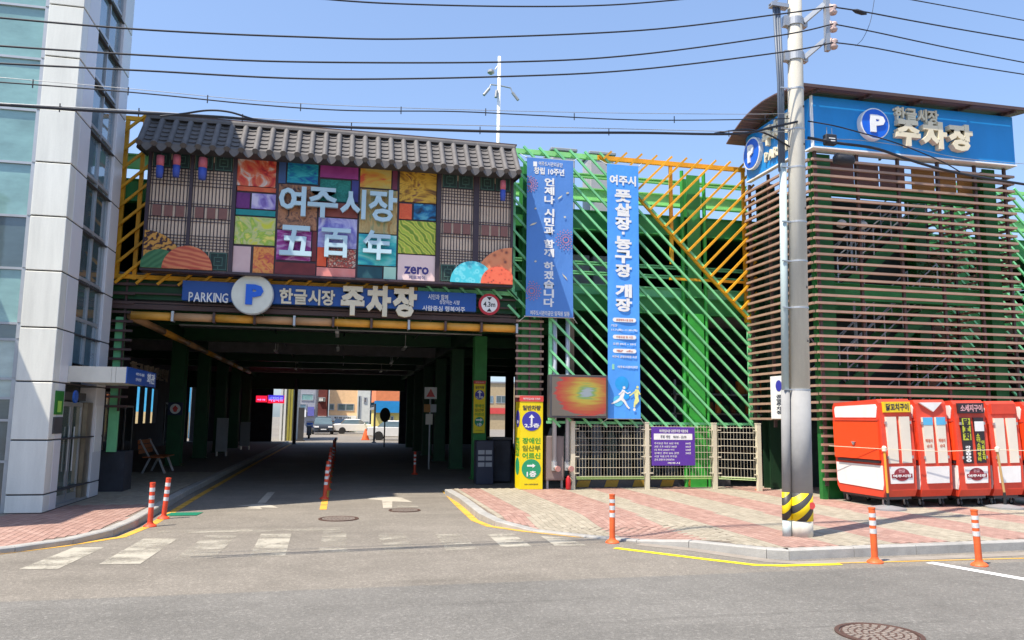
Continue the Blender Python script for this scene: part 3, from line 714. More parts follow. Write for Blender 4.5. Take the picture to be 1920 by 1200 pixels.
# orange pipe across the opening in lengths with clips, and the run going in
xs = [-4.45 + k * 0.84 for k in range(11)]
for k in range(10):
    b = MB(); b.tube([(xs[k], F - 0.06, 3.83), (xs[k + 1] - 0.01, F - 0.06, 3.83)], 0.088, 12); P_(b, 'pipe', O_PIPE if k not in (1, 3, 4) else O_PIPE2, smooth=True)
    b = MB(); b.box(xs[k + 1] - 0.03, xs[k + 1] + 0.02, F - 0.17, F + 0.04, 3.72, 3.94); P_(b, 'pipe_clip', BROWN2 if k % 3 else STEEL)
for k in range(7):
    b = MB(); b.tube([(-4.5, F + 0.1 + k * 3.2, 3.83), (-4.5, F + 3.25 + k * 3.2, 3.83)], 0.085, 10); P_(b, 'pipe', O_PIPE if k % 2 else O_PIPE2, smooth=True)
b = MB(); b.tube([(-4, 20.5, 3.95), (3.6, 20.5, 3.95)], 0.02, 6); P_(b, 'conduit', GREY)
for x in (-2.2, 0.0, 2.4):
    b = MB(); b.tube([(x, 19.5, 4.5), (x, 45, 4.3)], 0.018, 6); P_(b, 'conduit', GREY)
# fluorescent tubes hanging, unlit
for (x, y) in ((-0.2, 22), (-0.2, 27), (2.0, 26), (2.0, 33), (-2.4, 29), (1.9, 40), (-2.3, 40)):
    b = MB(); b.box(x - 0.05, x + 0.05, y, y + 1.2, 4.02, 4.08); b.box(x - 0.01, x + 0.01, y + .1, y + .12, 4.08, 4.5); b.box(x - 0.01, x + 0.01, y + 1.1, y + 1.12, 4.08, 4.5); P_(b, 'strip_light', WHITE)
# top frame rails
TOP = 8.17
def rail(x0, x1, z, m, y=F - 0.1, t=0.09):
    b = MB(); b.box(x0, x1, y, y + 0.08, z - t / 2, z + t / 2); P_(b, 'frame_rail', m)
rail(-4.85, -4.2, TOP, Y_BAR); rail(3.7, 5.95, TOP, G_LIGHT, t=0.12); rail(5.95, 9.95, TOP, Y_BAR, t=0.11); rail(15.3, 23, TOP, G_LIGHT)
rail(-4.85, 1.6, 4.66, Y_BAR); rail(1.62, 3.95, 4.66, G_BAR)
rail(4.7, 10.1, 1.66, G_BAR, t=0.06); rail(15.3, 23, 1.66, G_BAR)
for x, m in ((-4.8, Y_BAR), (-4.45, Y_BAR), (3.86, G_BAR), (9.9, Y_BAR), (7.9, Y_BAR)):
    z0 = {9.9: 4.2, 7.9: 5.6}.get(x, 4.6)
    b = MB(); b.box(x - 0.04, x + 0.04, F - 0.09, F - 0.02, z0, TOP - 0.05); P_(b, 'frame_post', m)
b = MB(); b.box(7.85, 10.0, F - 0.05, F, 5.2, 5.26); P_(b, 'frame_rail', Y_BAR)
for x in (4.78, 9.95): b = MB(); b.box(x - 0.04, x + 0.04, F - 0.09, F - 0.02, 1.7, 4.2); P_(b, 'frame_post', G_BAR)
# diagonal bars clipped to their fields
def clip(p, q, x0, x1, z0, z1):
    t0, t1 = 0.0, 1.0; dx, dz = q[0] - p[0], q[1] - p[1]
    for a, lo, hi, d in ((p[0], x0, x1, dx), (p[1], z0, z1, dz)):
        if abs(d) < 1e-9:
            if a < lo or a > hi: return None
            continue
        u0, u1 = (lo - a) / d, (hi - a) / d
        if u0 > u1: u0, u1 = u1, u0
        t0, t1 = max(t0, u0), min(t1, u1)
    if t1 - t0 < 0.01: return None
    return (p[0] + t0 * dx, p[1] + t0 * dz), (p[0] + t1 * dx, p[1] + t1 * dz)
def bar(p, q, m, y=F - 0.16, w_=0.055):
    if math.hypot(p[0] - q[0], p[1] - q[1]) < 0.12: return
    b = MB(); b.beam((p[0], y, p[1]), (q[0], y, q[1]), 0.05, w_, up=(0, 1, 0)); P_(b, 'bar', m)
SP = 0.385
# green "\" bars, main right field; the yellow wedge takes the upper right corner
for k in range(-6, 34):
    # bar passes through (x_b, 1.66) at the bottom
    xb = 5.0 + k * SP; p = (xb, 1.56); q = (xb - 7.5, 9.06)
    r = clip(p, q, 4.74, 10.12, 1.56, TOP + 0.1)
    if r:
        (a, b_) = r
        # keep below the wedge line x + z = 14.28
        if xb + 1.56 < 14.30: bar(a, b_, G_BAR)
        else: pass
    r = clip(p, q, 3.72, 4.72, 4.1, TOP + 0.1)
    if r: bar(r[0], r[1], G_BAR)
# yellow "/" bars inside the wedge
xk = 6.12
k = 0
while True:
    x0 = 6.12 + k * 0.2; z0 = TOP - 0.02 - k * 0.2
    if x0 > 10.0: break
    L = min(TOP + 0.14 - z0, 10.12 - x0)
    if L > 0.1: bar((x0 - 0.05, z0 - 0.05), (x0 + L, z0 + L), Y_BAR, F - 0.2, 0.06)
    k += 1
b = MB(); b.beam((6.0, F - 0.12, TOP + 0.05), (9.98, F - 0.12, 4.2), 0.06, 0.07, up=(0, 1, 0)); P_(b, 'wedge_rail', Y_BAR)
# left field behind the roofed sign: yellow "/" then green "\"
for k in range(-14, 20):
    xb = -4.8 + k * 0.42; p = (xb, 4.5); q = (xb + 4.6, 9.1)
    r = clip(p, q, -4.86, -4.1, 4.5, TOP + 0.12)
    if r: bar(r[0], r[1], Y_BAR)
    if -4.1 < xb < 1.5: bar((xb, 4.5), (xb + 0.35, 4.85), Y_BAR)
for k in range(6): bar((1.75 + k * 0.38, 4.82), (2.05 + k * 0.38, 4.52), G_BAR)
# right of the tower
for k in range(0, 40):
    xb = 15.6 + k * SP; r = clip((xb, 1.56), (xb - 7.5, 9.06), 15.35, 19.5, 1.6, TOP + 0.1)
    if r: bar(r[0], r[1], G_BAR)
# roof plant and grey lockers seen through the bars
for (x, z0, z1, ww, yy, lab) in ((5.86, 6.75, 9.42, 0.66, 20.5, 'pale grey metal plant box on the roof deck behind the blue banner'), (7.10, 6.75, 9.52, 0.70, 20.8, 'pale grey metal plant box on the roof deck near the yellow bars')):
    t = thing('rooftop_unit', lab, 'ventilation unit', (x, yy, z0), 'grey roof units behind the bar facade')
    mb = MB(); mb.bbox(x - ww / 2, x + ww / 2, yy, yy + 0.8, z0, z1 - 0.2, 0.02); part(mb, 'casing', mt('unit_grey', (0.42, 0.40, 0.42), 0.5), t)
    mb = MB(); mb.bbox(x - ww / 2 - 0.06, x + ww / 2 + 0.06, yy - 0.06, yy + 0.86, z1 - 0.197, z1 - 0.1, 0.02); part(mb, 'lid', GREY, t)
for x, z in ((5.9, 4.85), (6.6, 4.85)):
    mb = MB(); mb.bbox(x - 0.3, x + 0.3, 19.2, 19.7, z + 0.003, z + 1.15, 0.015); mb.box(x - 0.27, x - 0.01, 19.19, 19.2, z + 0.06, z + 1.1); mb.box(x + 0.01, x + 0.27, 19.19, 19.2, z + 0.06, z + 1.1)
    single(mb, 'steel_cabinet', mt('cabinet_grey', (0.36, 0.36, 0.40), 0.5), 'grey steel cabinet on the upper parking floor, ' + ('left of the pair' if x < 6 else 'right of the pair'), 'cabinet', 'steel cabinets on the upper floor')

# ================================================================== MARKET BOARD WITH TILED EAVE
BX0, BX1, BZ0, BZ1, BY = -4.20, 3.71, 4.77, 7.40, 17.3
mk = thing('market_signboard', 'large colourful patchwork signboard under a grey tiled Korean eave above the underpass', 'signboard', (0, BY, BZ0))
def K_(mb, name, mat, label=None, smooth=False, kind=None): return part(mb, name, mat, mk, smooth=smooth, label=label, kind=kind)
BROWNF = mt('board_frame_brown', S(66, 50, 58, 0.9), 0.5, 0.12)
mb = MB(); mb.box(BX0, BX1, BY + 0.03, BY + 0.30, BZ0, BZ1); K_(mb, 'backing_board', BROWNF)
mb = MB(); mb.box(BX0 - 0.02, BX1 + 0.02, BY - 0.05, BY + 0.32, BZ0 - 0.05, BZ0 - 0.003); K_(mb, 'bottom_rail', BROWNF)
A = {
 'red_paint': art('art_red', [S(150, 25, 40), S(215, 60, 50), S(230, 120, 80), S(225, 215, 205)], 2.2, distort=2.5),
 'orange': art('art_orange', [S(210, 80, 50), S(225, 110, 60)], 3),
 'purple': art('art_purple', [S(90, 30, 100), S(120, 45, 125)], 3),
 'lilac': art('art_lilac', [S(80, 40, 140), S(150, 130, 200), S(215, 205, 230)], 2.6, distort=1.5),
 'teal': art('art_tealstrip', [S(10, 130, 130), S(25, 150, 150)], 3),
 'lime': art('art_lime', [S(240, 225, 110), S(150, 190, 60), S(205, 205, 140), S(215, 215, 60)], 2.8, distort=2),
 'palepink': art('art_palepink', [S(214, 178, 176), S(222, 190, 186)], 2),
 'fire': art('art_fire', [S(200, 80, 70), S(225, 130, 60), S(235, 160, 80), S(215, 100, 70)], 5, distort=2),
 'slate': art('art_slate', [S(60, 90, 140), S(70, 100, 150)], 3),
 'blue': art('art_blue', [S(10, 80, 170), S(20, 150, 180), S(60, 190, 200)], 3.2, distort=2, stretch=(1, 1, 2)),
 'rock': art('art_rock', [S(60, 45, 45), S(150, 100, 70), S(190, 130, 90), S(90, 60, 60)], 6, distort=1),
 'magenta': art('art_magenta', [S(120, 20, 110), S(170, 60, 150), S(215, 180, 215)], 3, distort=1.2, stretch=(1, 1, 2.5)),
 'darkred': art('art_darkred', [S(110, 35, 40), S(130, 45, 48)], 2),
 'mag2': art('art_mag2', [S(150, 50, 130), S(175, 70, 150)], 2),
 'jade': art('art_jade', [S(15, 110, 100), S(40, 150, 135)], 14, kind='noise'),
 'indigo': art('art_indigo', [S(60, 60, 130), S(75, 75, 150)], 2),
 'rust': art('art_rust', [S(130, 60, 50), S(160, 80, 62)], 2),
 'lavender': art('art_lavender', [S(120, 110, 190), S(170, 165, 215), S(205, 200, 230)], 3, distort=2),
 'floral': art('art_floral', [S(220, 190, 160), S(200, 70, 60), S(120, 90, 80), S(235, 210, 190)], 18, kind='noise', distort=0),
 'vermil': art('art_vermil', [S(232, 85, 40), S(240, 100, 55)], 3),
 'pink': art('art_pink', [S(228, 130, 120), S(235, 150, 140)], 2),
 'sunset': art('art_sunset', [S(225, 90, 60), S(228, 180, 70), S(215, 195, 110)], 1.6, distort=1, stretch=(1, 1, 2.5)),
 'plum': art('art_plum', [S(110, 45, 70), S(130, 60, 85)], 2),
 'parch': art('art_parchment', [S(170, 130, 70), S(205, 175, 115), S(130, 150, 110)], 4, distort=1.2, stretch=(2, 1, 0.7)),
 'sea': art('art_sea', [S(20, 140, 170), S(70, 200, 195), S(170, 225, 215)], 2.0, distort=1.5, stretch=(0.6, 1, 2)),
 'petrol': art('art_petrol', [S(22, 70, 80), S(30, 85, 95)], 2),
 'mint': art('art_mint', [S(170, 215, 190), S(180, 222, 200)], 2),
 'gold': art('art_gold', [S(110, 70, 30), S(190, 140, 40), S(225, 180, 60), S(130, 75, 50)], 2.2, distort=3, stretch=(0.6, 1, 1.6)),
 'orange2': art('art_orange2', [S(225, 80, 45), S(235, 110, 60)], 16),
 'night': art('art_night', [S(25, 30, 55), S(20, 110, 160), S(90, 170, 190)], 2.5, distort=2.5),
 'weave': art('art_weave', [S(120, 150, 40), S(225, 215, 90), S(170, 190, 60)], 3.2, kind='bands', distort=7),
 'zero': art('art_zero', [S(238, 205, 200), S(242, 214, 208)], 2),
}
X5 = 5  # columns of the patchwork in photo pixels: (u0, u1)
def q3(zx, zy): return 230 + zx / 3.333, 200 + zy / 3.333
def q4(zx, zy): return 600 + zx / 3.333, 200 + zy / 3.333
TILES = [
 (q3, 716, 318, 958, 498, 'red_paint'), (q3, 716, 503, 958, 530, 'orange'), (q3, 710, 536, 795, 634, 'purple'), (q3, 806, 545, 956, 640, 'lilac'),
 (q3, 706, 646, 954, 680, 'teal'), (q3, 700, 690, 952, 862, 'lime'), (q3, 688, 872, 798, 1035, 'palepink'), (q3, 815, 878, 944, 1040, 'fire'),
 (q3, 976, 345, 1020, 478, 'slate'), (q3, 1030, 345, 1222, 480, 'blue'), (q3, 972, 490, 1216, 768, 'rock'), (q3, 962, 775, 1176, 960, 'magenta'),
 (q3, 1184, 780, 1210, 965, 'darkred'), (q3, 950, 975, 1204, 1056, 'darkred'),
 (q4, 2, 370, 240, 447, 'mag2'), (q4, 0, 458, 190, 592, 'jade'), (q4, 198, 462, 240, 596, 'indigo'), (q4, -6, 603, 236, 690, 'rust'),
 (q4, -12, 698, 230, 884, 'lavender'), (q4, -18, 878, 40, 996, 'vermil'), (q4, 48, 890, 222, 1004, 'floral'), (q4, -22, 1008, 220, 1068, 'pink'),
 (q4, 252, 384, 446, 508, 'sunset'), (q4, 454, 396, 484, 518, 'plum'), (q4, 248, 520, 482, 792, 'parch'), (q4, 240, 800, 476, 992, 'sea'),
 (q4, 234, 1000, 388, 1074, 'petrol'), (q4, 398, 1002, 474, 1080, 'mint'),
 (q4, 498, 404, 728, 598, 'gold'), (q4, 496, 606, 574, 702, 'orange2'), (q4, 586, 610, 724, 708, 'night'), (q4, 490, 716, 722, 920, 'weave'), (q4, 486, 928, 718, 1088, 'zero')]
for f, a, b, c2, d, m in TILES:
    u0, v0 = f(a, b); u1, v1 = f(c2, d)
    x0, x1, z0, z1 = rectY(u0, v0, u1, v1, BY)
    mb = MB(); mb.box(x0, x1, BY, BY + 0.04, max(z0, BZ0 + 0.01), min(z1, BZ1 - 0.02)); K_(mb, 'picture_panel', A[m])
ZPM = mt('logo_indigo', S(60, 50, 120), 0.5)
t4 = lambda a, b, c2, d: rectY(*q4(a, b), *q4(c2, d), BY - 0.001)
text('zero', t4(525, 1000, 680, 1048), BY - 0.001, ZPM, mk, bold=0.03); text('제로페이', t4(555, 1056, 655, 1078), BY - 0.001, ZPM, mk)
# lattice doors
LB_ = mt('lattice_wood', S(62, 48, 58, 0.9), 0.55, 0.12); PAPER = mt('lattice_paper', S(232, 206, 180, 0.95), 0.8, 0.1)
SQ = mt('lattice_square', S(140, 95, 85, 0.9), 0.6, 0.1); FR = mt('carved_green', S(80, 116, 104, 0.9), 0.6, 0.12); FRB = mt('carved_dark', S(40, 62, 58, 0.9), 0.7)
def door(u0, u1, du):
    x0, x1, _, _ = rectY(u0, 380, u1, 420, BY)
    zf = lambda f: BZ1 - f * (BZ1 - BZ0)
    mb = MB(); mb.box(x0, x1, BY + 0.005, BY + 0.03, BZ0, BZ1); K_(mb, 'paper_screen', PAPER)
    mb = MB(); n = 10
    for i in range(n + 1):
        x = x0 + (x1 - x0) * (i + 0.5) / (n + 1); mb.box(x - 0.009, x + 0.009, BY - 0.012, BY + 0.004, zf(0.84), zf(0.10))
    for fz in (0.17, 0.195, 0.22, 0.245, 0.275, 0.305, 0.455, 0.475, 0.575, 0.60, 0.72, 0.745, 0.77, 0.795, 0.82):
        mb.box(x0, x1, BY - 0.018, BY - 0.0125, zf(fz) - 0.008, zf(fz) + 0.008)
    K_(mb, 'lattice', LB_, kind='stuff')
    for i in range(3):
        xm = x0 + (x1 - x0) * (0.2 + 0.3 * i); mb = MB(); mb.box(xm - 0.085, xm + 0.085, BY - 0.03, BY - 0.019, zf(0.57), zf(0.48)); K_(mb, 'lattice_square', SQ)
    for za, zb in ((0.165, 0.03), (0.995, 0.845)):
        for i in range(2):
            a = x0 + (x1 - x0) * i / 2 + 0.015; b = x0 + (x1 - x0) * (i + 1) / 2 - 0.015
            mb = MB(); mb.box(a, b, BY - 0.02, BY + 0.004, zf(za), zf(zb)); K_(mb, 'carved_panel', FRB)
            mb = MB(); t = 0.014; zl, zh = zf(za), zf(zb); w_, h_ = b - a, zh - zl
            for s in (0.04, 0.26):
                mb.box(a + w_ * s, b - w_ * s, BY - 0.03, BY - 0.0205, zl + h_ * s, zl + h_ * s + t); mb.box(a + w_ * s, b - w_ * s, BY - 0.03, BY - 0.0205, zh - h_ * s - t, zh - h_ * s)
                mb.box(a + w_ * s, a + w_ * s + t, BY - 0.03, BY - 0.0205, zl + h_ * s + t, zh - h_ * s - t); mb.box(b - w_ * s - t, b - w_ * s, BY - 0.03, BY - 0.0205, zl + h_ * s + t, zh - h_ * s - t)
            mb.box(a + w_ * 0.48, a + w_ * 0.48 + t, BY - 0.03, BY - 0.0205, zl + h_ * 0.06, zl + h_ * 0.24); mb.box(a + w_ * 0.4, a + w_ * 0.6, BY - 0.03, BY - 0.0205, zl + h_ * 0.48, zl + h_ * 0.48 + t)
            mb.box(a + w_ * 0.45, a + w_ * 0.45 + t, BY - 0.03, BY - 0.0205, zl + h_ * 0.76, zl + h_ * 0.94)
            K_(mb, 'fretwork', FR)
for d in ((279, 352), (359, 433), (827, 887), (898, 957)): door(*d, 0)
for u0, u1 in ((272, 279), (352, 359), (433, 441), (818, 826), (887, 898), (957, 962)):
    x0, x1, _, _ = rectY(u0, 380, u1, 420, BY); mb = MB(); mb.box(x0 + 0.003, x1 - 0.003, BY - 0.05, BY + 0.03, BZ0, BZ1); K_(mb, 'door_post', BROWNF)
for zf_ in ():
    pass
# pattern discs along the foot
def halfdisc(u, v, r, mat, y, name, a0=0, a1=180, rx=1.0):
    x, _, z = onY(u, v, BY); z = BZ0 + 0.002
    P = [(max(BX0, min(BX1, x + r * rx * math.cos(R(a0 + (a1 - a0) * k / 24)))), z + r * math.sin(R(a0 + (a1 - a0) * k / 24))) for k in range(25)]
    if a1 - a0 < 180: P.append((x, z))
    mb = MB(); mb.pxz(P, y - 0.012, y); K_(mb, name, mat)
halfdisc(268, 503, 0.80, art('pattern_scroll', [S(60, 35, 40), S(205, 145, 60), S(215, 155, 70)], 7, kind='wave', distort=9), BY - 0.056, 'pattern_disc', 0, 90)
halfdisc(300, 503, 0.40, art('pattern_leaf', [S(55, 110, 70), S(75, 130, 85)], 9, kind='wave', distort=1), BY - 0.07, 'pattern_disc')
halfdisc(352, 505, 0.50, art('pattern_waves', [S(195, 85, 60), S(225, 130, 85)], 3.2, kind='bands', distort=6, stretch=(0.4, 1, 2)), BY - 0.084, 'pattern_disc')
halfdisc(958, 535, 0.86, art('pattern_petals', [S(120, 70, 60), S(225, 135, 90), S(230, 145, 100)], 6, kind='voronoi'), BY - 0.056, 'pattern_disc', 90, 180)
halfdisc(884, 533, 0.50, art('pattern_fans', [S(60, 190, 205), S(120, 215, 225), S(70, 195, 210)], 9, kind='voronoi'), BY - 0.07, 'pattern_disc')
halfdisc(932, 534, 0.40, art('pattern_dots', [S(120, 60, 50), S(232, 100, 70), S(235, 110, 78)], 12, kind='voronoi'), BY - 0.098, 'pattern_disc')
# raised pale blue characters
ICE = mt('ice_blue_letters', S(196, 226, 236, 0.85), 0.4, 0.05)
def ch(s, u0, v0, u1, v1): letters(s, rectY(u0, v0, u1, v1, BY - 0.1), BY - 0.08, ICE, mk, t=0.09, bold=0.028, name='raised_letter')
ch('여', 523, 350, 574, 405); ch('주', 577, 353, 634, 409); ch('시', 638, 356, 686, 411); ch('장', 691, 357, 744, 417)
ch('五', 525, 424, 585, 480); ch('百', 602, 429, 657, 483); ch('年', 680, 433, 734, 488)
# tiled eave
TILE = mt('roof_tile_grey', (0.118, 0.110, 0.108), 0.7, 0.18, scale=5, bump=0.1, bscale=30, fine=0.08)
TILED = mt('roof_tile_under', (0.05, 0.05, 0.055), 0.8, 0.2)
EY, EZ, RY, RZ = 16.72, 7.28, 17.36, 8.04     # eave and ridge lines
NX = 28; pit = (3.72 + 4.26) / NX; sl_ = Vector((0, RY - EY, RZ - EZ)); L_ = sl_.length; sd = sl_.normalized(); nrm = Vector((0, -sd.z, sd.y))
mb = MB(); mb.pyz([(EY + 0.03, EZ - 0.03), (RY + 0.05, RZ - 0.06), (RY + 0.28, RZ - 0.06), (RY + 0.28, EZ + 0.02), (EY + 0.03, EZ - 0.055)], -4.3, 3.76); K_(mb, 'eave_board', TILED)
cov = MB(); rings = []
for t in (0.0, 0.02, 1.0):
    c0 = Vector((0, EY, EZ)) + sd * (L_ * t); rr = 0.052 if t < 0.01 else 0.062
    rings.append([tuple(c0 + Vector((math.cos(a) * rr, 0, 0)) + nrm * (math.sin(a) * rr * 1.15)) for a in [math.pi * k / 8 for k in range(9)]])
cov.loft(rings); covm = cov.mesh('cover_tile', TILE); recalc(covm)
cap = MB(); c0 = Vector((0, EY, EZ)) + nrm * 0.02
cap.loft([[tuple(c0 - sd * d + Vector((math.cos(a) * 0.066, 0, 0)) + nrm * (math.sin(a) * 0.066)) for a in [2 * math.pi * k / 12 for k in range(12)]] for d in (-0.01, 0.03)])
capm = cap.mesh('end_tile', TILE); recalc(capm)
# pan tile: shallow trough, thick lower lip; last one hangs as a pointed tongue
def pan(last):
    mb = MB(); hw = pit / 2 - 0.045; l0 = L_ / 6
    A_ = []; B_ = []
    for k in range(7):
        u = -1 + 2 * k / 6; dip = 0.02 * (1 - u * u)
        A_.append(Vector((hw * u, 0, 0)) - nrm * dip + nrm * 0.028 - sd * 0.01)
        B_.append(Vector((hw * u, 0, 0)) - nrm * dip + sd * (l0 + 0.02) + nrm * -0.004)
    n = 7; low = [p - nrm * 0.028 for p in A_]
    vs = [tuple(p) for p in A_ + B_ + low]
    fs = [(k, k + 1, n + k + 1, n + k) for k in range(6)] + [(k + 1, k, 2 * n + k, 2 * n + k + 1) for k in range(6)]
    mb.add(vs, fs)
    if last:
        P = [(-hw, 0.02), (hw, 0.02), (hw, -0.06), (hw * 0.55, -0.12), (0, -0.155), (-hw * 0.55, -0.12), (-hw, -0.06)]
        mb.loft([[(x, -0.02 + y_, z) for x, z in P] for y_ in (0, 0.02)])
    me = mb.mesh('pan_tile', TILE); recalc(me); return me
pm, pl_ = pan(False), pan(True)
for i in range(NX + 1):
    x = -4.26 + i * pit
    obj('cover_tile', covm, mk, (x, random.uniform(-0.004, 0.004), 0)); obj('end_tile', capm, mk, (x, 0, 0))
    if i < NX:
        for j in range(6):
            p = Vector((x + pit / 2, EY, EZ)) + sd * (L_ * j / 6) - nrm * 0.01
            o = obj('pan_tile', pl_ if j == 0 else pm, mk, p); 
mb = MB(); mb.tube([(-4.3, RY, RZ + 0.03), (3.77, RY, RZ + 0.03)], 0.06, 10); mb.box(-4.3, 3.77, RY - 0.1, RY + 0.25, RZ - 0.03, RZ + 0.02); K_(mb, 'ridge_cap', TILE)
mb = MB(); mb.box(-4.34, 3.81, RY - 0.02, RY + 0.3, RZ + 0.085, RZ + 0.115); K_(mb, 'ridge_flashing', BROWN2)
for x in (-4.32, 3.765): mb = MB(); mb.pyz([(EY + 0.02, EZ - 0.1), (RY, RZ), (RY + 0.28, RZ), (RY + 0.28, EZ), (EY + 0.1, EZ - 0.1)], x, x + 0.02); K_(mb, 'gable_end', TILED)
# silk lanterns under the eave
LR = mt('lantern_red_silk', S(214, 110, 120, 0.85), 0.7, 0.08); LBL = mt('lantern_blue_silk', S(70, 95, 190, 0.85), 0.7, 0.08)
for i, (u, v, ww, lab) in enumerate(((300, 312, 13, 'leftmost red over blue silk lantern hanging under the tiled eave'), (331, 311, 13, 'second red over blue silk lantern from the left under the eave'),
                          (380, 316, 15, 'third silk lantern from the left, nearest the red painting'), (943, 357, 11, 'lone red and blue silk lantern hanging at the right end of the eave'))):
    y = 16.95; x, _, z = onY(u, v, y); r = ww / FOC * 16.5 / 2
    t = thing('silk_lantern', lab, 'lantern', (x, y, z), 'silk lanterns under the eave')
    mb = MB(); mb.lathe(x, y, [(r, z + 0.01), (r * 1.08, z + 0.12), (r, z + 0.23)], 12); part(mb, 'upper_shade', LR, t, smooth=True)
    mb = MB(); mb.lathe(x, y, [(r * 0.85, z - 0.24), (r * 1.02, z - 0.12), (r, z + 0.008)], 12); part(mb, 'lower_shade', LBL, t, smooth=True)
    mb = MB(); mb.tube([(x, y, z + 0.23), (x, y, z + 0.42)], 0.006, 5); part(mb, 'cord', WIRE, t)

# ================================================================== SIGNS ON THE PARKING BUILDING
sg = thing('parking_sign', 'long blue parking sign with cream raised Korean letters above the underpass', 'sign', (0, F - 0.3, 4.4))
SY = F - 0.28
zA, zB = 4.17, 4.60
mb = MB(); mb.bbox(-3.43, 2.95, SY, SY + 0.14, zA, zB, 0.01); part(mb, 'panel', BLUE, sg)
letters('PARKING', rectY(354, 549, 428, 567, SY), SY - 0.001, PRINTW, sg, t=0.03, bold=0.012)
x, _, z = onY(474, 553, SY - 0.1); r = 37.5 / FOC * 16.4
mb = MB(); mb.disc(x, SY - 0.05, z, r, 0.16, 40); part(mb, 'disc', mt('disc_cream', S(232, 232, 215, 0.85), 0.4), sg)
mb = MB(); mb.disc(x, SY - 0.04, z, r + 0.02, 0.12, 40); part(mb, 'disc_rim', STEEL, sg)
letters('P', rectY(461, 534, 494, 572, SY - 0.2), SY - 0.212, PBLUE, sg, t=0.05, bold=0.055)
letters('한글시장', rectY(524, 543, 628, 572, SY), SY - 0.001, CREAM, sg, t=0.06, bold=0.03)
letters('주차장', rectY(639, 537, 781, 594, SY), SY - 0.001, CREAM, sg, t=0.10, bold=0.055)
text('시민과 함께', rectY(803, 552, 840, 562, SY), SY - 0.001, PRINTW, sg, bold=0.01); text('성장하는 시장', rectY(824, 563, 862, 571, SY), SY - 0.001, PRINTW, sg, bold=0.01)
text('사람중심 행복여주', rectY(792, 574, 872, 584, SY), SY - 0.001, PRINTW, sg, bold=0.015)
hs = thing('height_limit_sign', 'round red and white clearance sign reading 4.3 m at the right of the opening', 'sign', (3.4, SY, 4.4))
x, _, z = onY(917, 571, SY); r = 0.25
mb = MB(); mb.disc(x, SY, z, r, 0.03, 36); part(mb, 'red_ring', mt('sign_red', S(200, 30, 45, 0.85), 0.4), hs)
mb = MB(); mb.disc(x, SY - 0.031, z, r * 0.76, 0.004, 36); part(mb, 'white_face', PRINTW, hs)
BK = mt('print_black', (0.02, 0.02, 0.022), 0.5)
text('4.3m', (x - 0.14, x + 0.14, z - 0.06, z + 0.06), SY - 0.0355, BK, hs, bold=0.02)
for s in (1, -1): mb = MB(); mb.pxz([(x - 0.06, z + s * 0.17), (x + 0.06, z + s * 0.17), (x, z + s * 0.09)], SY - 0.039, SY - 0.0355); part(mb, 'arrow', BK, hs)

def cloth(x0, x1, z0, z1, y, ph):
    nx, nz = 12, 60; mb = MB(); V = []
    for sd_ in (0, 1):
        for j in range(nz + 1):
            for i in range(nx + 1):
                u, v = i / nx, j / nz; am = 0.004 + 0.007 * math.sin(math.pi * v)
                d = am * (1 + math.sin(2.2 * math.pi * u + ph + 3 * v) * 0.6 + 0.4 * math.sin(9 * v + 4 * u + ph))
                V.append((x0 + (x1 - x0) * u - (0.008 * math.sin(math.pi * v) if i == 0 else -0.008 * math.sin(math.pi * v) if i == nx else 0) * -1, y + d + sd_ * 0.004, z0 + (z1 - z0) * v))
    w_ = nx + 1; n1 = w_ * (nz + 1); Fc = []
    for j in range(nz):
        for i in range(nx):
            a = j * w_ + i; Fc.append((a, a + 1, a + 1 + w_, a + w_)); Fc.append((n1 + a + w_, n1 + a + 1 + w_, n1 + a + 1, n1 + a))
    mb.add(V, Fc); return mb
def ties(x0, x1, z0, z1, y, par):
    for x, s in ((x0, -1), (x1, 1)):
        for z, t in ((z0, -1), (z1, 1)): mb = MB(); mb.tube([(x, y, z), (x + s * 0.14, y + 0.12, z + t * 0.12)], 0.005, 5); part(mb, 'tie_rope', PRINTW, par)
def banner(name, label, u0, u1, um0, v0, v1, mat, y=17.5):
    t = thing(name, label, 'banner', (onY(u0, v0, y)[0], y, onY(u0, v1, y)[2]))
    return t
NAVY = mt('banner_navy', S(84, 138, 212, 0.9), 0.6, 0.06, scale=2, bump=0.5, bscale=2.2, dist=0.05, stretch=(1, 1, 0.5))
SKYB = mt('banner_sky_blue', S(80, 160, 245, 0.92), 0.6, 0.06, scale=2, bump=0.5, bscale=2.2, dist=0.05, stretch=(1, 1, 0.5))
Yb = F - 0.34
b1 = thing('vertical_banner', 'dark blue vertical banner with white Korean slogan and pink fireworks', 'banner', (4.6, Yb, 4.1), 'vertical banners on the bar facade')
x0, x1 = onY(987, 440, Yb)[0], onY(1075, 440, Yb)[0]; z1, z0 = onY(1030, 298, Yb)[2], onY(1030, 594, Yb)[2]
part(cloth(x0, x1, z0, z1, Yb, 0.4), 'cloth', NAVY, b1, smooth=True, fix=False); ties(x0, x1, z0, z1, Yb + .01, b1)
for z in (z0, z1): mb = MB(); mb.tube([(x0 - 0.03, Yb + 0.03, z), (x1 + 0.03, Yb + 0.03, z)], 0.018, 6); part(mb, 'rod', STEEL, b1)
PK = mt('print_pink', S(205, 140, 170, 0.8), 0.6); PY_ = mt('print_pale_yellow', S(235, 225, 190, 0.85), 0.6)
Y1 = Yb - 0.001
text('여주도시관리공단', rectY(1010, 304, 1055, 312, Y1), Y1, PRINTW, b1, bold=0.01); mb = MB(); mb.box(*rectY(1000, 303, 1007, 312, Y1)[:2], Y1 - 0.003, Y1, *rectY(1000, 303, 1007, 312, Y1)[2:]); part(mb, 'logo', PRINTW, b1)
text('창립 10주년', rectY(1001, 315, 1058, 328, Y1), Y1, PRINTW, b1, bold=0.03)
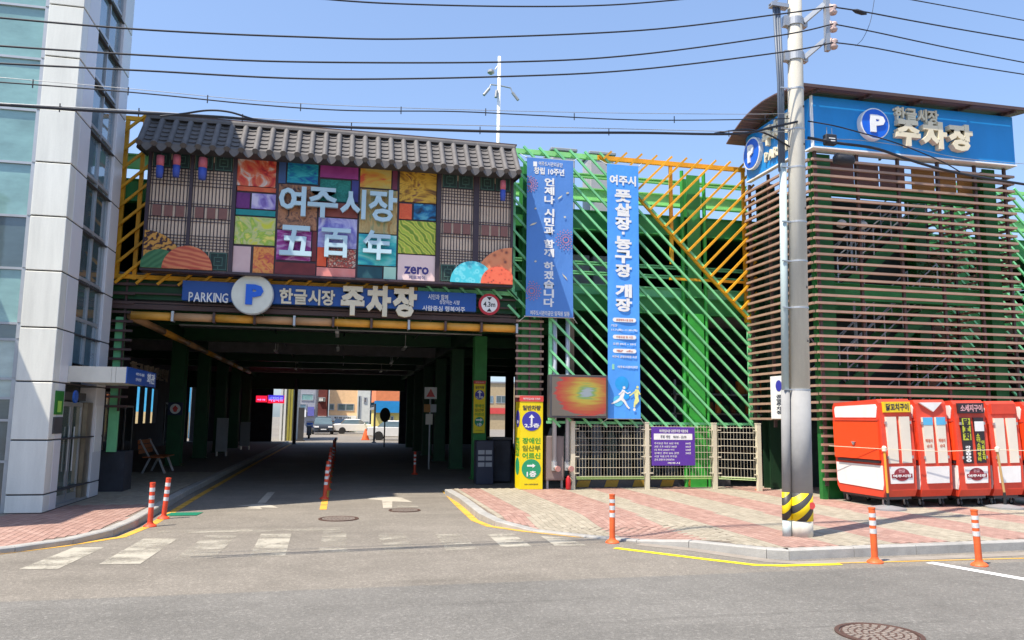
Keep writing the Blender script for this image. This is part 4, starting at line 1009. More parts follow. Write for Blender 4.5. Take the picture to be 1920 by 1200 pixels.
vtext('언제나 시민과 함께 하겠습니다', rectY(1020, 333, 1039, 576, Y1), Y1, PRINTW, b1, bold=0.04)
text('여주도시관리공단 임직원 일동', rectY(994, 583, 1068, 592, Y1), Y1, PRINTW, b1, bold=0.02)
for (u, v, rr) in ((993, 345, 0.19), (1061, 450, 0.24), (997, 545, 0.22)):
    cx, _, cz = onY(u, v, Y1); mb = MB(); 
    for i in range(16):
        a = 2 * math.pi * i / 16
        for q in (0.3, 0.55, 0.8, 1.0):
            px, pz = cx + rr * q * math.cos(a + q), cz + rr * q * math.sin(a + q)
            if x0 + 0.02 < px < x1 - 0.02: s = 0.013; mb.box(px - s, px + s, Y1 - 0.003, Y1, pz - s, pz + s)
    part(mb, 'firework_print', PK, b1, kind='stuff')
for (u, v, w_, h_) in ((1050, 370, 0.10, 0.14), (1064, 362, 0.05, 0.05), (1059, 519, 0.11, -0.2), (1000, 420, 0.16, 0.1), (1004, 391, 0.03, 0.03), (1059, 407, 0.03, 0.02), (1004, 490, 0.03, 0.03)):
    cx, _, cz = onY(u, v, Y1); mb = MB(); P = []; Q = []
    for k in range(7):
        s = -1 + k / 3; px = cx + w_ * s * 0.5 + 0.02 * math.sin(s * 3); pz = cz + h_ * s * 0.5; P.append((px, pz + 0.018 * (1.2 - abs(s)))); Q.append((px, pz - 0.018 * (1.2 - abs(s))))
    mb.pxz(P + Q[::-1], Y1 - 0.0035, Y1 - 0.0005); part(mb, 'ribbon_print', PY_, b1)
b2 = thing('vertical_banner', 'tall bright blue banner announcing a futsal and basketball court, with two players at its foot', 'banner', (6.5, Yb, 1.7), 'vertical banners on the bar facade')
x0, x1 = onY(1139, 540, Yb)[0], onY(1199, 540, Yb)[0]; z1, z0 = onY(1165, 309, Yb)[2], onY(1170, 785, Yb)[2]
part(cloth(x0, x1, z0, z1, Yb, 2.1), 'cloth', SKYB, b2, smooth=True, fix=False); ties(x0, x1, z0, z1, Yb + .01, b2)
for z in (z0, z1): mb = MB(); mb.tube([(x0 - 0.03, Yb + 0.03, z), (x1 + 0.03, Yb + 0.03, z)], 0.018, 6); part(mb, 'rod', STEEL, b2)
xa = lambda f: x0 + (x1 - x0) * f
zv = lambda v: onY(1168, v, Yb)[2]
text('여주시', (xa(.08), xa(.92), zv(348), zv(329)), Y1, PRINTW, b2, bold=0.04)
vtext('풋살장·농구장 개장', (xa(.24), xa(.76), zv(585), zv(355)), Y1, PRINTW, b2, bold=0.05, gap=0.05)
OR_ = mt('print_orange', S(215, 120, 90, 0.85), 0.6)
for v, s in ((600, '공공체육시설 운영'), (632, '이용요금 및 시간'), (658, '장 소')):
    mb = MB(); h = 0.05; zc = zv(v); P = [(xa(.22) + h * math.cos(a), zc + h * math.sin(a)) for a in [math.pi / 2 + math.pi * k / 8 for k in range(9)]] + [(xa(.82) + h * math.cos(a), zc + h * math.sin(a)) for a in [-math.pi / 2 + math.pi * k / 8 for k in range(9)]]
    mb.pxz(P, Y1 - 0.003, Y1); part(mb, 'pill_print', PRINTW, b2); text(s, (xa(.26), xa(.78), zc - 0.027, zc + 0.027), Y1 - 0.0035, OR_, b2, bold=0.01)
for v, s, a, b in ((611, '기간', .1, .3), (619, '11.7.(화)~11.30.(목)', .12, .92), (645, '오전 09시 ~ 18시', .16, .86), (669, '여주시 공영주차장 옥상', .14, .9), (688, '여주도시관리공단', .3, .92)):
    text(s, (xa(a), xa(b), zv(v) - 0.03, zv(v) + 0.03), Y1, PRINTW, b2, bold=0.02)
mb = MB(); mb.box(xa(.13), xa(.2), Y1 - 0.003, Y1, zv(693), zv(683)); part(mb, 'logo', mt('print_lime', S(150, 220, 190, .9), .6), b2)
cnt = [0]
def stroke(pts, r, mat, name='player_print', base=Y1):
    cnt[0] += 1; y = base - 0.001 * cnt[0]; mb = MB(); P = [(onY(u, v, Yb)[0], onY(u, v, Yb)[2]) for u, v in pts]; k = r if isinstance(r, (list, tuple)) else [r] * len(P)
    Lf, Rt = [], []
    for i, p in enumerate(P):
        a, b = P[max(0, i - 1)], P[min(len(P) - 1, i + 1)]; dx, dz = b[0] - a[0], b[1] - a[1]; l = math.hypot(dx, dz) or 1
        Lf.append((p[0] - dz / l * k[i], p[1] + dx / l * k[i])); Rt.append((p[0] + dz / l * k[i], p[1] - dx / l * k[i]))
    mb.pxz(Lf + Rt[::-1], y - 0.0008, y); part(mb, name, mat, b2)
def dot(u, v, r, mat, name='player_print'):
    cnt[0] += 1; y = Y1 - 0.001 * cnt[0]; x, _, z = onY(u, v, Yb); mb = MB(); mb.disc(x, y, z, r, 0.0008, 18); part(mb, name, mat, b2)
GL1 = mt('print_cyan_glow', S(40, 165, 240, .9), .6); GL2 = mt('print_aqua', S(90, 195, 235, .9), .6); PLY = mt('print_lemon', S(236, 236, 150, .9), .6)
dot(1166, 719, .17, GL1, 'glow_print'); dot(1159, 752, .13, GL2, 'glow_print'); dot(1172, 740, .12, GL1, 'glow_print')
dot(1170, 727, .034, PRINTW); stroke([(1169, 731), (1167, 739), (1164, 748)], [.035, .05, .04], PRINTW); stroke([(1164, 747), (1157, 752), (1151, 755), (1146, 757)], [.035, .028, .02, .012], PRINTW)
stroke([(1165, 747), (1171, 753), (1176, 762), (1180, 766)], [.04, .03, .022, .02], PRINTW); stroke([(1169, 733), (1177, 738), (1182, 735)], .014, PRINTW); stroke([(1168, 733), (1160, 740)], .014, PRINTW)
dot(1195, 726, .032, PLY); stroke([(1194, 730), (1193, 738), (1193, 746)], [.04, .055, .04], PLY); stroke([(1194, 745), (1190, 755), (1189, 764)], [.035, .025, .018], PLY)
stroke([(1194, 745), (1196, 752), (1191, 758)], [.035, .025, .02], PLY); stroke([(1192, 733), (1184, 739), (1180, 742)], .015, PLY); stroke([(1196, 732), (1200, 740)], .014, PLY)
dot(1189, 768, .035, PRINTW)

# LED screen
led = thing('led_screen', 'outdoor LED screen showing a red and yellow ring beside the blue banner', 'screen', (5.4, F - 0.45, 1.75))
x0, x1, z0, z1 = rectY(1031, 703, 1140, 784, F - 0.45)
mb = MB(); mb.bbox(x0, x1, F - 0.45, F - 0.2, z0, z1, 0.012); part(mb, 'housing', DKGREY, led)
m = bpy.data.materials.new('led_picture'); m.use_nodes = True; n = m.node_tree.nodes; l = m.node_tree.links; b = n['Principled BSDF']; b.inputs['Roughness'].default_value = 0.3
tc = n.new('ShaderNodeTexCoord'); mp = n.new('ShaderNodeMapping'); l.new(tc.outputs['Object'], mp.inputs[0])
sx_, sz_ = (x1 - x0) * 0.62, (z1 - z0) * 0.66; cxx, czz = x0 + (x1 - x0) * 0.62, z0 + (z1 - z0) * 0.60
mp.inputs['Scale'].default_value = (1 / sx_, 0, 1 / sz_); mp.inputs['Location'].default_value = (-cxx / sx_, 0, -czz / sz_)
nz = n.new('ShaderNodeTexNoise'); nz.inputs['Scale'].default_value = 4; nz.inputs['Detail'].default_value = 5
mp2 = n.new('ShaderNodeMapping'); mp2.inputs['Scale'].default_value = (0.5, 1, 5); l.new(tc.outputs['Object'], mp2.inputs[0]); l.new(mp2.outputs[0], nz.inputs['Vector'])
ln = n.new('ShaderNodeVectorMath'); ln.operation = 'LENGTH'; l.new(mp.outputs[0], ln.inputs[0])
ad = n.new('ShaderNodeMath'); ad.operation = 'MULTIPLY_ADD'; ad.inputs[1].default_value = 0.5; l.new(nz.outputs[0], ad.inputs[0]); l.new(ln.outputs['Value'], ad.inputs[2])
cr = n.new('ShaderNodeValToRGB'); sc_ = n.new('ShaderNodeMath'); sc_.operation = 'DIVIDE'; sc_.inputs[1].default_value = 1.15; l.new(ad.outputs[0], sc_.inputs[0]); l.new(sc_.outputs[0], cr.inputs[0]); e = cr.color_ramp.elements
for i, (p, cc) in enumerate([(0.34, (200, 215, 225)), (0.44, (160, 205, 120)), (0.56, (235, 215, 90)), (0.80, (228, 140, 80)), (1.05, (232, 85, 78)), (1.12, (150, 140, 128))]):
    if i >= 2: e.new(p)
for i, (p, cc) in enumerate([(0.34, (200, 215, 225)), (0.44, (160, 205, 120)), (0.56, (235, 215, 90)), (0.80, (228, 140, 80)), (1.05, (232, 85, 78)), (1.12, (150, 140, 128))]):
    e[i].position = p / 1.15; e[i].color = (*S(*cc, 0.45), 1)
l.new(cr.outputs[0], b.inputs['Base Color']); l.new(cr.outputs[0], b.inputs['Emission Color']); b.inputs['Emission Strength'].default_value = 0.06
mb = MB(); mb.box(x0 + 0.05, x1 - 0.05, F - 0.456, F - 0.4505, z0 + 0.05, z1 - 0.05); part(mb, 'screen_face', m, led)

# ---- yellow direction pillars
YEL = mt('sign_yellow', S(252, 226, 12, 0.85), 0.45, 0.05); RD = mt('sign_red_band', S(225, 80, 75, 0.85), 0.45, 0.05)
IND = mt('sign_indigo', S(62, 58, 170, 0.85), 0.45); GRN = mt('sign_green', S(40, 160, 110, 0.85), 0.45); GTX = mt('print_green', S(60, 160, 50, 0.85), 0.5); DTX = mt('print_navy', S(50, 50, 70, 0.85), 0.5)
def pillar(name, label, x0, x1, y, z0, z1, depth, side=True):
    t = thing(name, label, 'sign', ((x0 + x1) / 2, y, z0), 'yellow direction signs wrapped round columns')
    H_ = z1 - z0; zf = lambda f: z1 - f * H_; w_ = x1 - x0; xf = lambda f: x0 + w_ * f; xm = (x0 + x1) / 2
    mb = MB(); mb.box(x0, x1, y, y + depth, z0, zf(.06)); part(mb, 'casing', YEL, t)
    mb = MB(); mb.box(x0 - 0.01, x1 + 0.01, y - 0.01, y + depth + 0.01, zf(.06) + 0.002, z1); part(mb, 'top_band', RD, t)
    text('여주한글시장 주차장', (xf(.12), xf(.88), zf(.042), zf(.018)), y - 0.011, PRINTW, t)
    text('일반차량', (xf(.1), xf(.9), zf(.155), zf(.10)), y - 0.001, DTX, t, bold=0.03)
    mb = MB(); mb.disc(xm, y - 0.001, zf(.27), .42 * w_, 0.005, 32); part(mb, 'disc', IND, t)
    a = zf(.245); mb = MB(); mb.pxz([(xm - .02, a - .12), (xm + .02, a - .12), (xm + .02, a + .02), (xm + .07, a + .02), (xm, a + .1), (xm - .07, a + .02), (xm - .02, a + .02)], y - 0.010, y - 0.007); part(mb, 'arrow', PRINTW, t)
    text('2,3층', (xf(.18), xf(.84), zf(.345), zf(.295)), y - 0.007, PRINTW, t, bold=0.03)
    for i, s in enumerate(('장애인', '임산부', '어르신')): text(s, (xf(.1), xf(.9), zf(.515 + i * .08), zf(.45 + i * .08)), y - 0.001, GTX if i != 1 else mt('print_olive', S(110, 130, 30, .85), .5), t, bold=0.03)
    mb = MB(); mb.disc(xm, y - 0.001, zf(.785), .42 * w_, 0.005, 32); part(mb, 'disc', GRN, t)
    a = zf(.75); mb = MB(); mb.pxz([(xm - .1, a - .02), (xm + .03, a - .02), (xm + .03, a - .05), (xm + .1, a), (xm + .03, a + .05), (xm + .03, a + .02), (xm - .1, a + .02)], y - 0.010, y - 0.007); part(mb, 'arrow', PRINTW, t)
    text('1층', (xf(.3), xf(.72), zf(.87), zf(.805)), y - 0.007, PRINTW, t, bold=0.03)
    text('여주시 일자리경제과', (xf(.2), xf(.8), zf(.955), zf(.94)), y - 0.001, DTX, t)
    if side:   # narrow left face carries the same print
        ys = y + depth
        mb = MB(); n = 20
        for zc, mm in ((zf(.27), IND), (zf(.785), GRN)):
            mb = MB(); mb.loft([[(x0 - d, y + depth * .5 + depth * .4 * math.cos(2 * math.pi * k / n), zc + .1 * w_ + depth * .4 * math.sin(2 * math.pi * k / n)) for k in range(n)] for d in (0.001, 0.005)]); part(mb, 'disc', mm, t)
        vtext('장애인임산부', (ys - 0.06, y + 0.06, zf(.66), zf(.45)), x0 - 0.001, GTX, t, face='-X')
        text('층', (ys - .16, y + .16, zf(.30), zf(.26)), x0 - 0.006, PRINTW, t, face='-X', bold=.03)
pillar('direction_pillar', 'bright yellow sign pillar in sunlight at the foot of the slatted column by the pavement', 4.06, 4.60, F - 0.1, 0.125, 2.26, 0.5)
x0, _, _ = onY(888, 760, 22.25); x1, _, _ = onY(909, 760, 22.25)
pillar('direction_pillar', 'shaded yellow sign high on the first green column inside the underpass', x0, x1, 22.2, onY(898, 812, 22.2)[2], onY(898, 714, 22.2)[2], 0.1, False)

# ================================================================== STAIR TOWER
TX0, TX1, TY, TYB = 9.93, 15.12, 14.9, 17.75
tw = thing('stair_tower', 'brown slatted stair tower with green columns and a curved brown roof at the corner', 'tower', (TX0, TY, 0))
def W_(mb, name, mat, label=None, kind=None): return part(mb, name, mat, tw, label=label, kind=kind)
PT = 0.178
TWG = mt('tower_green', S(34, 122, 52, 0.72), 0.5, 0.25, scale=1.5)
mb = MB(); mb.box(0, TX1 - TX0 + 0.1, -0.03, 0.03, -0.026, 0.026); slF = mb.mesh('slat', BROWN)
mb = MB(); mb.box(-0.03, 0.03, 0, TYB - TY - 0.05, -0.026, 0.026); slL = mb.mesh('slat', BROWN)
z = 0.55
while z < 7.66:
    obj('slat', slF, tw, (TX0 - 0.02 + random.uniform(-.02, .02), TY - 0.02, z + random.uniform(-.008, .008))).rotation_euler = (0, R(random.uniform(-.12, .12)), 0)
    if z > 1.7: obj('slat', slL, tw, (TX0 - 0.05, TY + 0.03, z)); obj('slat', slL, tw, (TX1 + 0.04, TY + 0.03, z))
    z += PT
for x in (TX0 + 0.12, 11.1, 12.15, 13.2, 14.2, TX1 - 0.1):
    b = MB(); b.box(x - 0.03, x + 0.03, TY + 0.02, TY + 0.08, 0.4 if x > 10.2 else .4, 7.7); W_(b, 'slat_post', BROWN2)
for y in (15.75, 16.7, 17.6):
    for x in (TX0 + 0.01, TX1 - 0.01): b = MB(); b.box(x - 0.03, x + 0.03, y - 0.03, y + 0.03, 1.6, 7.7); W_(b, 'slat_post', BROWN2)
for x in (TX0 + 0.42, TX1 - 0.4):
    for y in (TY + 0.35, TYB - 0.2):
        b = MB(); t = 0.03; h = 0.17
        b.box(x - h, x + h, y - h, y - h + t, 0.1, 7.7); b.box(x - h, x + h, y + h - t, y + h, 0.1, 7.7); b.box(x - t, x + t, y - h + t, y + h - t, 0.1, 7.7); W_(b, 'column', TWG if y < 16 or x > 12 else mt('tower_green_shaded', S(20, 66, 36, 0.6), 0.6))  # rear left column: same green with the shade put into its colour
b = MB(); b.box(TX0 + 0.05, TX0 + 0.17, TY + 0.1, TY + 0.22, 0.1, 7.7); W_(b, 'corner_post', TWG)
for z0, z1, m in ((6.85, 7.05, TWG), (4.45, 4.80, G_BEAM), (2.3, 2.5, TWG)):
    for y in (TY + 0.45, TYB - 0.35):
        b = MB(); b.box(TX0 + 0.6, TX1 - 0.57, y - 0.06, y + 0.06, z0, z1); b.box(TX0 + 0.6, TX1 - 0.57, y - 0.12, y + 0.12, z1, z1 + 0.02); W_(b, 'floor_beam', m)
b = MB(); b.box(TX0 + 0.7, TX1 - 0.65, TYB + 0.02, TYB + 0.06, 0.1, 7.6); W_(b, 'shade_sheet', mt('tower_shade', (0.02, 0.035, 0.028), 0.8, 0.4))  # dark sheet added to stand for the shade behind the slats
# stairs: two flights rising right, with stringers, treads, landings and rails
def flight(x0, z0, x1, z1, y):
    b = MB()
    for s in (0, 1.0): b.beam((x0, y + s, z0), (x1, y + s, z1), 0.05, 0.28, up=(0, 0, 1))
    W_(b, 'stair_stringer', TWG)
    n = int((z1 - z0) / 0.19); b = MB()
    for i in range(n):
        x = x0 + (x1 - x0) * (i + .5) / n; zz = z0 + (z1 - z0) * (i + .5) / n
        b.box(x - 0.14, x + 0.14, y + 0.03, y + 0.97, zz, zz + 0.03)
    W_(b, 'stair_treads', DKGREY)
    b = MB()
    for s in (0, 1.0):
        for hgt in (0.45, 0.9): b.tube([(x0, y + s, z0 + hgt), (x1, y + s, z1 + hgt)], 0.018, 6)
        for i in range(6): x = x0 + (x1 - x0) * i / 5; zz = z0 + (z1 - z0) * i / 5; b.tube([(x, y + s, zz), (x, y + s, zz + 0.9)], 0.015, 5)
    W_(b, 'stair_rail', STEEL)
flight(11.3, 0.3, 14.0, 2.4, 15.9); flight(11.2, 2.5, 13.7, 4.6, 15.7); flight(11.4, 4.75, 13.9, 6.8, 16.2)
for z, y0 in ((2.4, 15.5), (4.65, 15.5)):
    b = MB(); b.box(13.7, TX1 - 0.3, y0, TYB - 0.3, z, z + 0.06); W_(b, 'landing', G_SHADE)
    b = MB(); b.box(TX0 + 0.3, 11.2, y0, TYB - 0.3, z, z + 0.06); W_(b, 'landing', G_SHADE)
# scaffold-like bracing and odd bits inside
for (p, q) in (((10.6, 16.5, 4.9), (12.2, 16.5, 6.6)), ((10.6, 16.6, 2.7), (12.4, 16.6, 4.5)), ((12.4, 17.0, 4.9), (10.6, 17.0, 6.4)), ((12.0, 16.8, 2.6), (10.5, 16.8, 4.3))):
    b = MB(); b.tube([p, q], 0.02, 6); W_(b, 'brace', STEEL)
for x in (10.75, 12.3, 12.6): b = MB(); b.tube([(x, 16.9, 0.3), (x, 16.9, 7.0)], 0.03, 6); W_(b, 'riser_pipe', STEEL)
# upper infill panels below the signs
ORP = mt('orange_board', S(206, 140, 70, 0.75), 0.7, 0.12); RSP = mt('brown_board', S(142, 100, 92, 0.75), 0.7, 0.12)
for x0, x1, m in ((10.6, 11.35, RSP), (11.38, 12.0, RSP), (12.05, 12.7, RSP), (12.9, 13.5, ORP), (13.55, 14.1, ORP), (14.15, 14.7, ORP)):
    b = MB(); b.box(x0, x1, TY + 0.5, TY + 0.53, 7.08, 7.72); W_(b, 'infill_panel', m)
# flood lamps on the bracing
for x in (11.05, 11.6):
    b = MB(); b.lathe(x, 15.5, [(0.03, 6.35), (0.1, 6.3), (0.11, 6.2), (0.02, 6.15)], 12); W_(b, 'lamp_head', WHITE)
# climbing leaves / clutter seen through: planters with leaves on the landing
LEAF = mt('plant_leaf', (0.05, 0.11, 0.03), 0.6, 0.3)
rg = random.Random(3)
for (x, y, z, n, lab) in ((14.0, 16.4, 2.46, 90, 'bushy green pot plant standing on the tower landing above the red carts'), (14.2, 16.5, 4.71, 90, 'bushy green pot plant on the upper tower landing behind the slats')):
    t = thing('pot_plant', lab, 'plant', (x, y, z), 'pot plants in the stair tower')
    b = MB(); b.lathe(x, y, [(0.12, z), (0.17, z + 0.28), (0.15, z + 0.28), (0.14, z + 0.24)], 14); part(b, 'pot', mt('terracotta', (0.3, 0.13, 0.08), 0.8), t)
    b = MB()
    for i in range(n * 3):
        a = rg.uniform(0, 6.28); rr = 0.42 * math.sqrt(rg.random()); zz = z + 0.3 + rg.random() * 0.75; c0 = Vector((x + rr * math.cos(a), y + rr * math.sin(a), zz))
        d = Vector((rg.uniform(-1, 1), rg.uniform(-1, 1), rg.uniform(-.4, 1))).normalized() * 0.07; e_ = d.cross(Vector((rg.random(), rg.random(), 1))).normalized() * 0.025
        b.add([c0 - d, c0 + e_, c0 + d, c0 - e_], [(0, 1, 2, 3)])
    part(b, 'foliage', LEAF, t, kind='stuff', fix=False)
# curved roof of planks
prof = [(14.50, 8.955), (14.92, 9.02), (15.35, 9.10), (15.85, 9.15), (16.35, 9.14), (16.85, 9.06), (17.25, 8.93), (17.65, 8.74)]
RFB = mt('roof_plank_brown', S(112, 86, 84, 0.8), 0.55, 0.15)
def arcp(t):
    k = t * (len(prof) - 1); i = min(int(k), len(prof) - 2); f = k - i
    return Vector((0, prof[i][0] * (1 - f) + prof[i + 1][0] * f, prof[i][1] * (1 - f) + prof[i + 1][1] * f))
NP = 18
for i in range(NP):
    a, b_ = arcp(i / NP), arcp((i + 0.93) / NP); d = (b_ - a).normalized(); nn = Vector((0, -d.z, d.y)) * 0.03
    mb = MB(); mb.loft([[(x, a.y, a.z), (x, b_.y, b_.z), (x, b_.y + nn.y, b_.z + nn.z), (x, a.y + nn.y, a.z + nn.z)] for x in (9.35, 15.42)]); W_(mb, 'roof_plank', RFB)
mb = MB()
for x in (9.9, 11.2, 12.5, 13.8, 15.0):
    P = [arcp(i / 14) for i in range(15)]
    mb.loft([[(x + s * 0.03, p.y, p.z - 0.003) for p in P] + [(x + s * 0.03, p.y, p.z - 0.06) for p in P[::-1]] for s in (-1, 1)])
W_(mb, 'roof_rib', BROWN2)
mb = MB(); mb.box(9.35, 15.42, 14.44, 14.495, 8.95, 9.02); W_(mb, 'roof_edge', BROWN2)
# tower signs
ts = thing('tower_sign', 'large blue parking sign on the street face of the slatted tower', 'sign', (12.5, TY, 7.7), 'blue signs round the tower top')
SZ0, SZ1 = 7.74, 8.90
mb = MB(); mb.bbox(TX0 - 0.02, TX1 + 0.04, TY - 0.16, TY - 0.02 + .2, SZ0, SZ1, 0.012); part(mb, 'panel', TBLUE, ts)
mb = MB(); mb.box(TX0 - 0.06, TX1 + 0.07, TY - 0.17, TY + 0.15, SZ0 - 0.035, SZ0 - 0.002); mb.box(TX0 - 0.055, TX0 - 0.022, TY - 0.17, TY - 0.1, SZ0, SZ1); part(mb, 'frame', WHITE, ts)
YS = TY - 0.16
x, _, z = onY(1633, 236, YS); r = 31.5 / FOC * (0.97 * YS + 0.209 * x)
mb = MB(); mb.disc(x, YS - 0.001, z, r, 0.14, 40); part(mb, 'disc_rim', WHITE, ts)
mb = MB(); mb.disc(x, YS - 0.142, z, r * 0.92, 0.008, 40); part(mb, 'disc', PBLUE, ts)
letters('P', rectY(1623, 221, 1650, 253, YS), YS - 0.151, WHITE, ts, t=0.03, bold=0.05)
letters('한글시장', rectY(1674, 206, 1755, 232, YS), YS - 0.001, CREAM, ts, t=0.08, bold=0.035)
letters('주차장', rectY(1674, 232, 1815, 282, YS), YS - 0.001, CREAM, ts, t=0.14, bold=0.05)
t2 = thing('tower_sign', 'blue parking sign on the narrow left face of the slatted tower, half behind the pole', 'sign', (TX0, 16, 7.7), 'blue signs round the tower top')
mb = MB(); mb.bbox(TX0 - 0.14, TX0 - 0.03, TY + 0.22, 17.45, SZ0, SZ1, 0.012); part(mb, 'panel', TBLUE, t2)
mb = MB(); mb.box(TX0 - 0.15, TX0 - 0.03, TY + 0.22, 17.45, SZ0 - 0.035, SZ0 - 0.002); part(mb, 'frame', WHITE, t2)
XS = TX0 - 0.14
yc, zc = 17.02, 8.32; n = 32; rr = 0.40
for d0, d1, r_, m_, nm in ((0.001, 0.10, rr, WHITE, 'disc_rim'), (0.101, 0.108, rr * .9, PBLUE, 'disc')):
    mb = MB(); mb.loft([[(XS - d, yc + r_ * math.cos(2 * math.pi * k / n), zc + r_ * math.sin(2 * math.pi * k / n)) for k in range(n)] for d in (d0, d1)]); part(mb, nm, m_, t2)
letters('P', (yc + 0.13, yc - 0.15, zc - 0.22, zc + 0.22), XS - 0.109, WHITE, t2, t=0.03, bold=0.05, face='-X')
letters('주차장', (16.52, 15.2, 8.28, 8.78), XS - 0.001, CREAM, t2, t=0.10, bold=0.05, face='-X')
letters('PARKING', (16.5, 15.2, 7.92, 8.16), XS - 0.001, CREAM, t2, t=0.06, bold=0.04, face='-X')
# white notice on the left face
wn = thing('white_notice', 'narrow white notice board with blue disc on the tower side, just left of the pole', 'sign', (TX0 - 0.1, 16.6, 1.8))
mb = MB(); mb.box(TX0 - 0.12, TX0 - 0.09, 16.0, 16.66, 1.80, 2.78); part(mb, 'panel', PRINTW, wn)
mb = MB(); n = 20; mb.loft([[(TX0 - 0.121 - d, 16.3 + 0.13 * math.cos(2 * math.pi * k / n), 2.55 + 0.13 * math.sin(2 * math.pi * k / n)) for k in range(n)] for d in (0, 0.004)]); part(mb, 'disc', IND, wn)
vtext('공영주차장', (16.42, 16.2, 1.9, 2.35), TX0 - 0.121, DTX, wn, face='-X')

# ================================================================== RED STALL CARTS
RC = mt('cart_red', S(232, 76, 50, 0.82), 0.5, 0.12, scale=2.2, fine=0.03, bump=0.06, bscale=3); RC2 = mt('cart_orange_red', S(252, 78, 30, 0.9), 0.42, 0.03, scale=1)
CW_ = mt('cart_white', (0.78, 0.77, 0.74), 0.5, 0.08, scale=4); CCR = mt('cart_cream', S(236, 226, 208, 0.88), 0.5, 0.05)
EMB = mt('emblem_maroon', S(150, 50, 60, 0.85), 0.5); CBL = mt('cart_black', S(50, 42, 48, 0.8), 0.5); CYL = mt('cart_yellow', S(248, 214, 40, 0.85), 0.5)
CSKY = mt('cart_sky', S(100, 190, 235, 0.85), 0.5)
W0, D0, Z0, Z1_ = 0.70, 1.50, 0.20, 2.06
def fx(z, s): return s * (W0 / 2 - 0.02)          # half width
def cart(x, y, kind, label):
    """street food cart, local frame: x across the front, y from front (0) to back (D0)"""
    t = thing('stall_cart', label, 'cart', (x, y, 0.12), 'red street stall carts parked in a row')
    L = dict(local=True)
    b = MB(); h = W0 / 2; lean = 0.03
    # body side profile (Y,Z): sloped foot and rounded top
    pr = [(0.07, Z0), (0.0, Z0 + 0.12), (-0.02, 1.0), (0.03, 1.88), (0.09, 1.95), (D0 - 0.06, 1.90), (D0, 1.82), (D0 - 0.02, 1.0), (D0 - 0.03, Z0 + 0.12), (D0 - 0.12, Z0)]
    b.pyz(pr, -h, h); part(b, 'body', RC, t, **L)
    # front: header, two leaves, foot panel, frames
    hz = (1.71, 1.90)
    if kind in ('a', 'c'):
        b = MB(); b.box(-h + 0.07, h - 0.05, -0.03, 0.045, hz[0], hz[1]); part(b, 'header_board', CYL if kind == 'a' else CBL, t, **L)
        text('닭꼬치구이' if kind == 'a' else '소세지구이', (-h + 0.11, h - 0.09, hz[0] + 0.03, hz[1] - 0.03), -0.031, DTX if kind == 'a' else mt('print_rose', S(225, 170, 175, .85), .5), t, bold=0.03, local=True)
    elif kind == 'b':
        b = MB(); b.pxz([(-h + 0.06, hz[1]), (h - 0.12, hz[1]), (0.02, hz[0] + 0.02)], -0.02, 0.045); part(b, 'folded_awning', CW_, t, **L)
    else:
        b = MB(); b.box(-h + 0.07, h - 0.06, -0.012, 0.04, hz[0], hz[1]); part(b, 'header_board', RC, t, **L)
    for s, (a, c2) in enumerate(((-h + 0.10, -0.03), (0.05, h - 0.09))):
        base = {'a': CCR, 'b': CCR, 'd': CCR, 'c': CBL}[kind]
        b = MB(); b.box(a, c2, -0.032, 0.02, 0.80, 1.63); part(b, 'front_leaf', base, t, **L)
        if kind == 'b':
            b = MB(); b.box(a, c2, -0.037, -0.033, 1.49, 1.63); part(b, 'blue_print', CSKY, t, **L)
            text('떡볶이', (a + .03, c2 - .03, 1.17, 1.24), -0.033, OR_, t, bold=.02, local=True); text('순대', (a + .05, c2 - .05, 1.08, 1.14), -0.033, OR_, t, bold=.02, local=True)
        if kind == 'c':
            if s == 0:
                b = MB()
                for q in range(3): b.box(a + .02, c2 - .02, -0.037, -0.033, 1.50 - q * .14, 1.62 - q * .14)
                part(b, 'yellow_print', mt('print_acid', S(200, 205, 60, .85), .5), t, **L)
                vtext('닭꼬치', (a + .045, c2 - .045, 1.22, 1.62), -0.038, CBL, t, bold=.05, local=True); vtext('각2000', (a + .05, c2 - .05, 0.82, 1.12), -0.033, PRINTW, t, bold=.05, local=True)
            else:
                b = MB(); b.box(a, c2, -0.037, -0.033, 1.38, 1.56); part(b, 'white_print', PRINTW, t, **L)
                vtext('소떡소떡핫바', (a + .02, (a + c2) / 2 - .005, 0.83, 1.34), -0.033, mt('print_acid', S(200, 205, 60, .85), .5), t, bold=.03, local=True)
                vtext('어묵꼬치', ((a + c2) / 2 + .02, c2 - .02, 0.85, 1.22), -0.033, mt('print_acid', S(200, 205, 60, .85), .5), t, bold=.03, local=True)
    for zz in (0.88, 1.5):
        for xx in (-h + 0.085, h - 0.075): b = MB(); b.box(xx - 0.012, xx + 0.012, -0.045, 0.0, zz, zz + 0.05); part(b, 'hinge', STEEL, t, **L)
    b = MB(); b.pxz([(-h + 0.10, 0.74), (h - 0.07, 0.74), (h - 0.09, 0.44), (-h + 0.12, 0.44)], -0.03, 0.02); part(b, 'foot_panel', CW_, t, **L)
    if kind in ('a', 'c'):
        b = MB(); b.disc(0.01, -0.031, 0.60, 0.115, 0.004, 28, rx=0.17); b.box(-0.215, 0.235, -0.040, -0.0355, 0.54, 0.61); part(b, 'emblem', EMB, t, **L)
        text('여주시장', (-0.19, 0.21, 0.55, 0.60), -0.041, PRINTW, t, bold=.03, local=True); text('한글', (-0.06, 0.08, 0.635, 0.69), -0.036, mt('print_rose', S(225, 170, 175, .85), .5), t, bold=.02, local=True)
    # left flank: raised folding counter, white strips
    X = -h
    b = MB(); b.pyz([(0.12, 1.62), (0.08, 1.80), (0.12, 1.86), (D0 - 0.12, 1.83), (D0 - 0.08, 1.78), (D0 - 0.1, 1.62)], X - 0.012, X - 0.001); part(b, 'side_strip', CW_, t, **L)
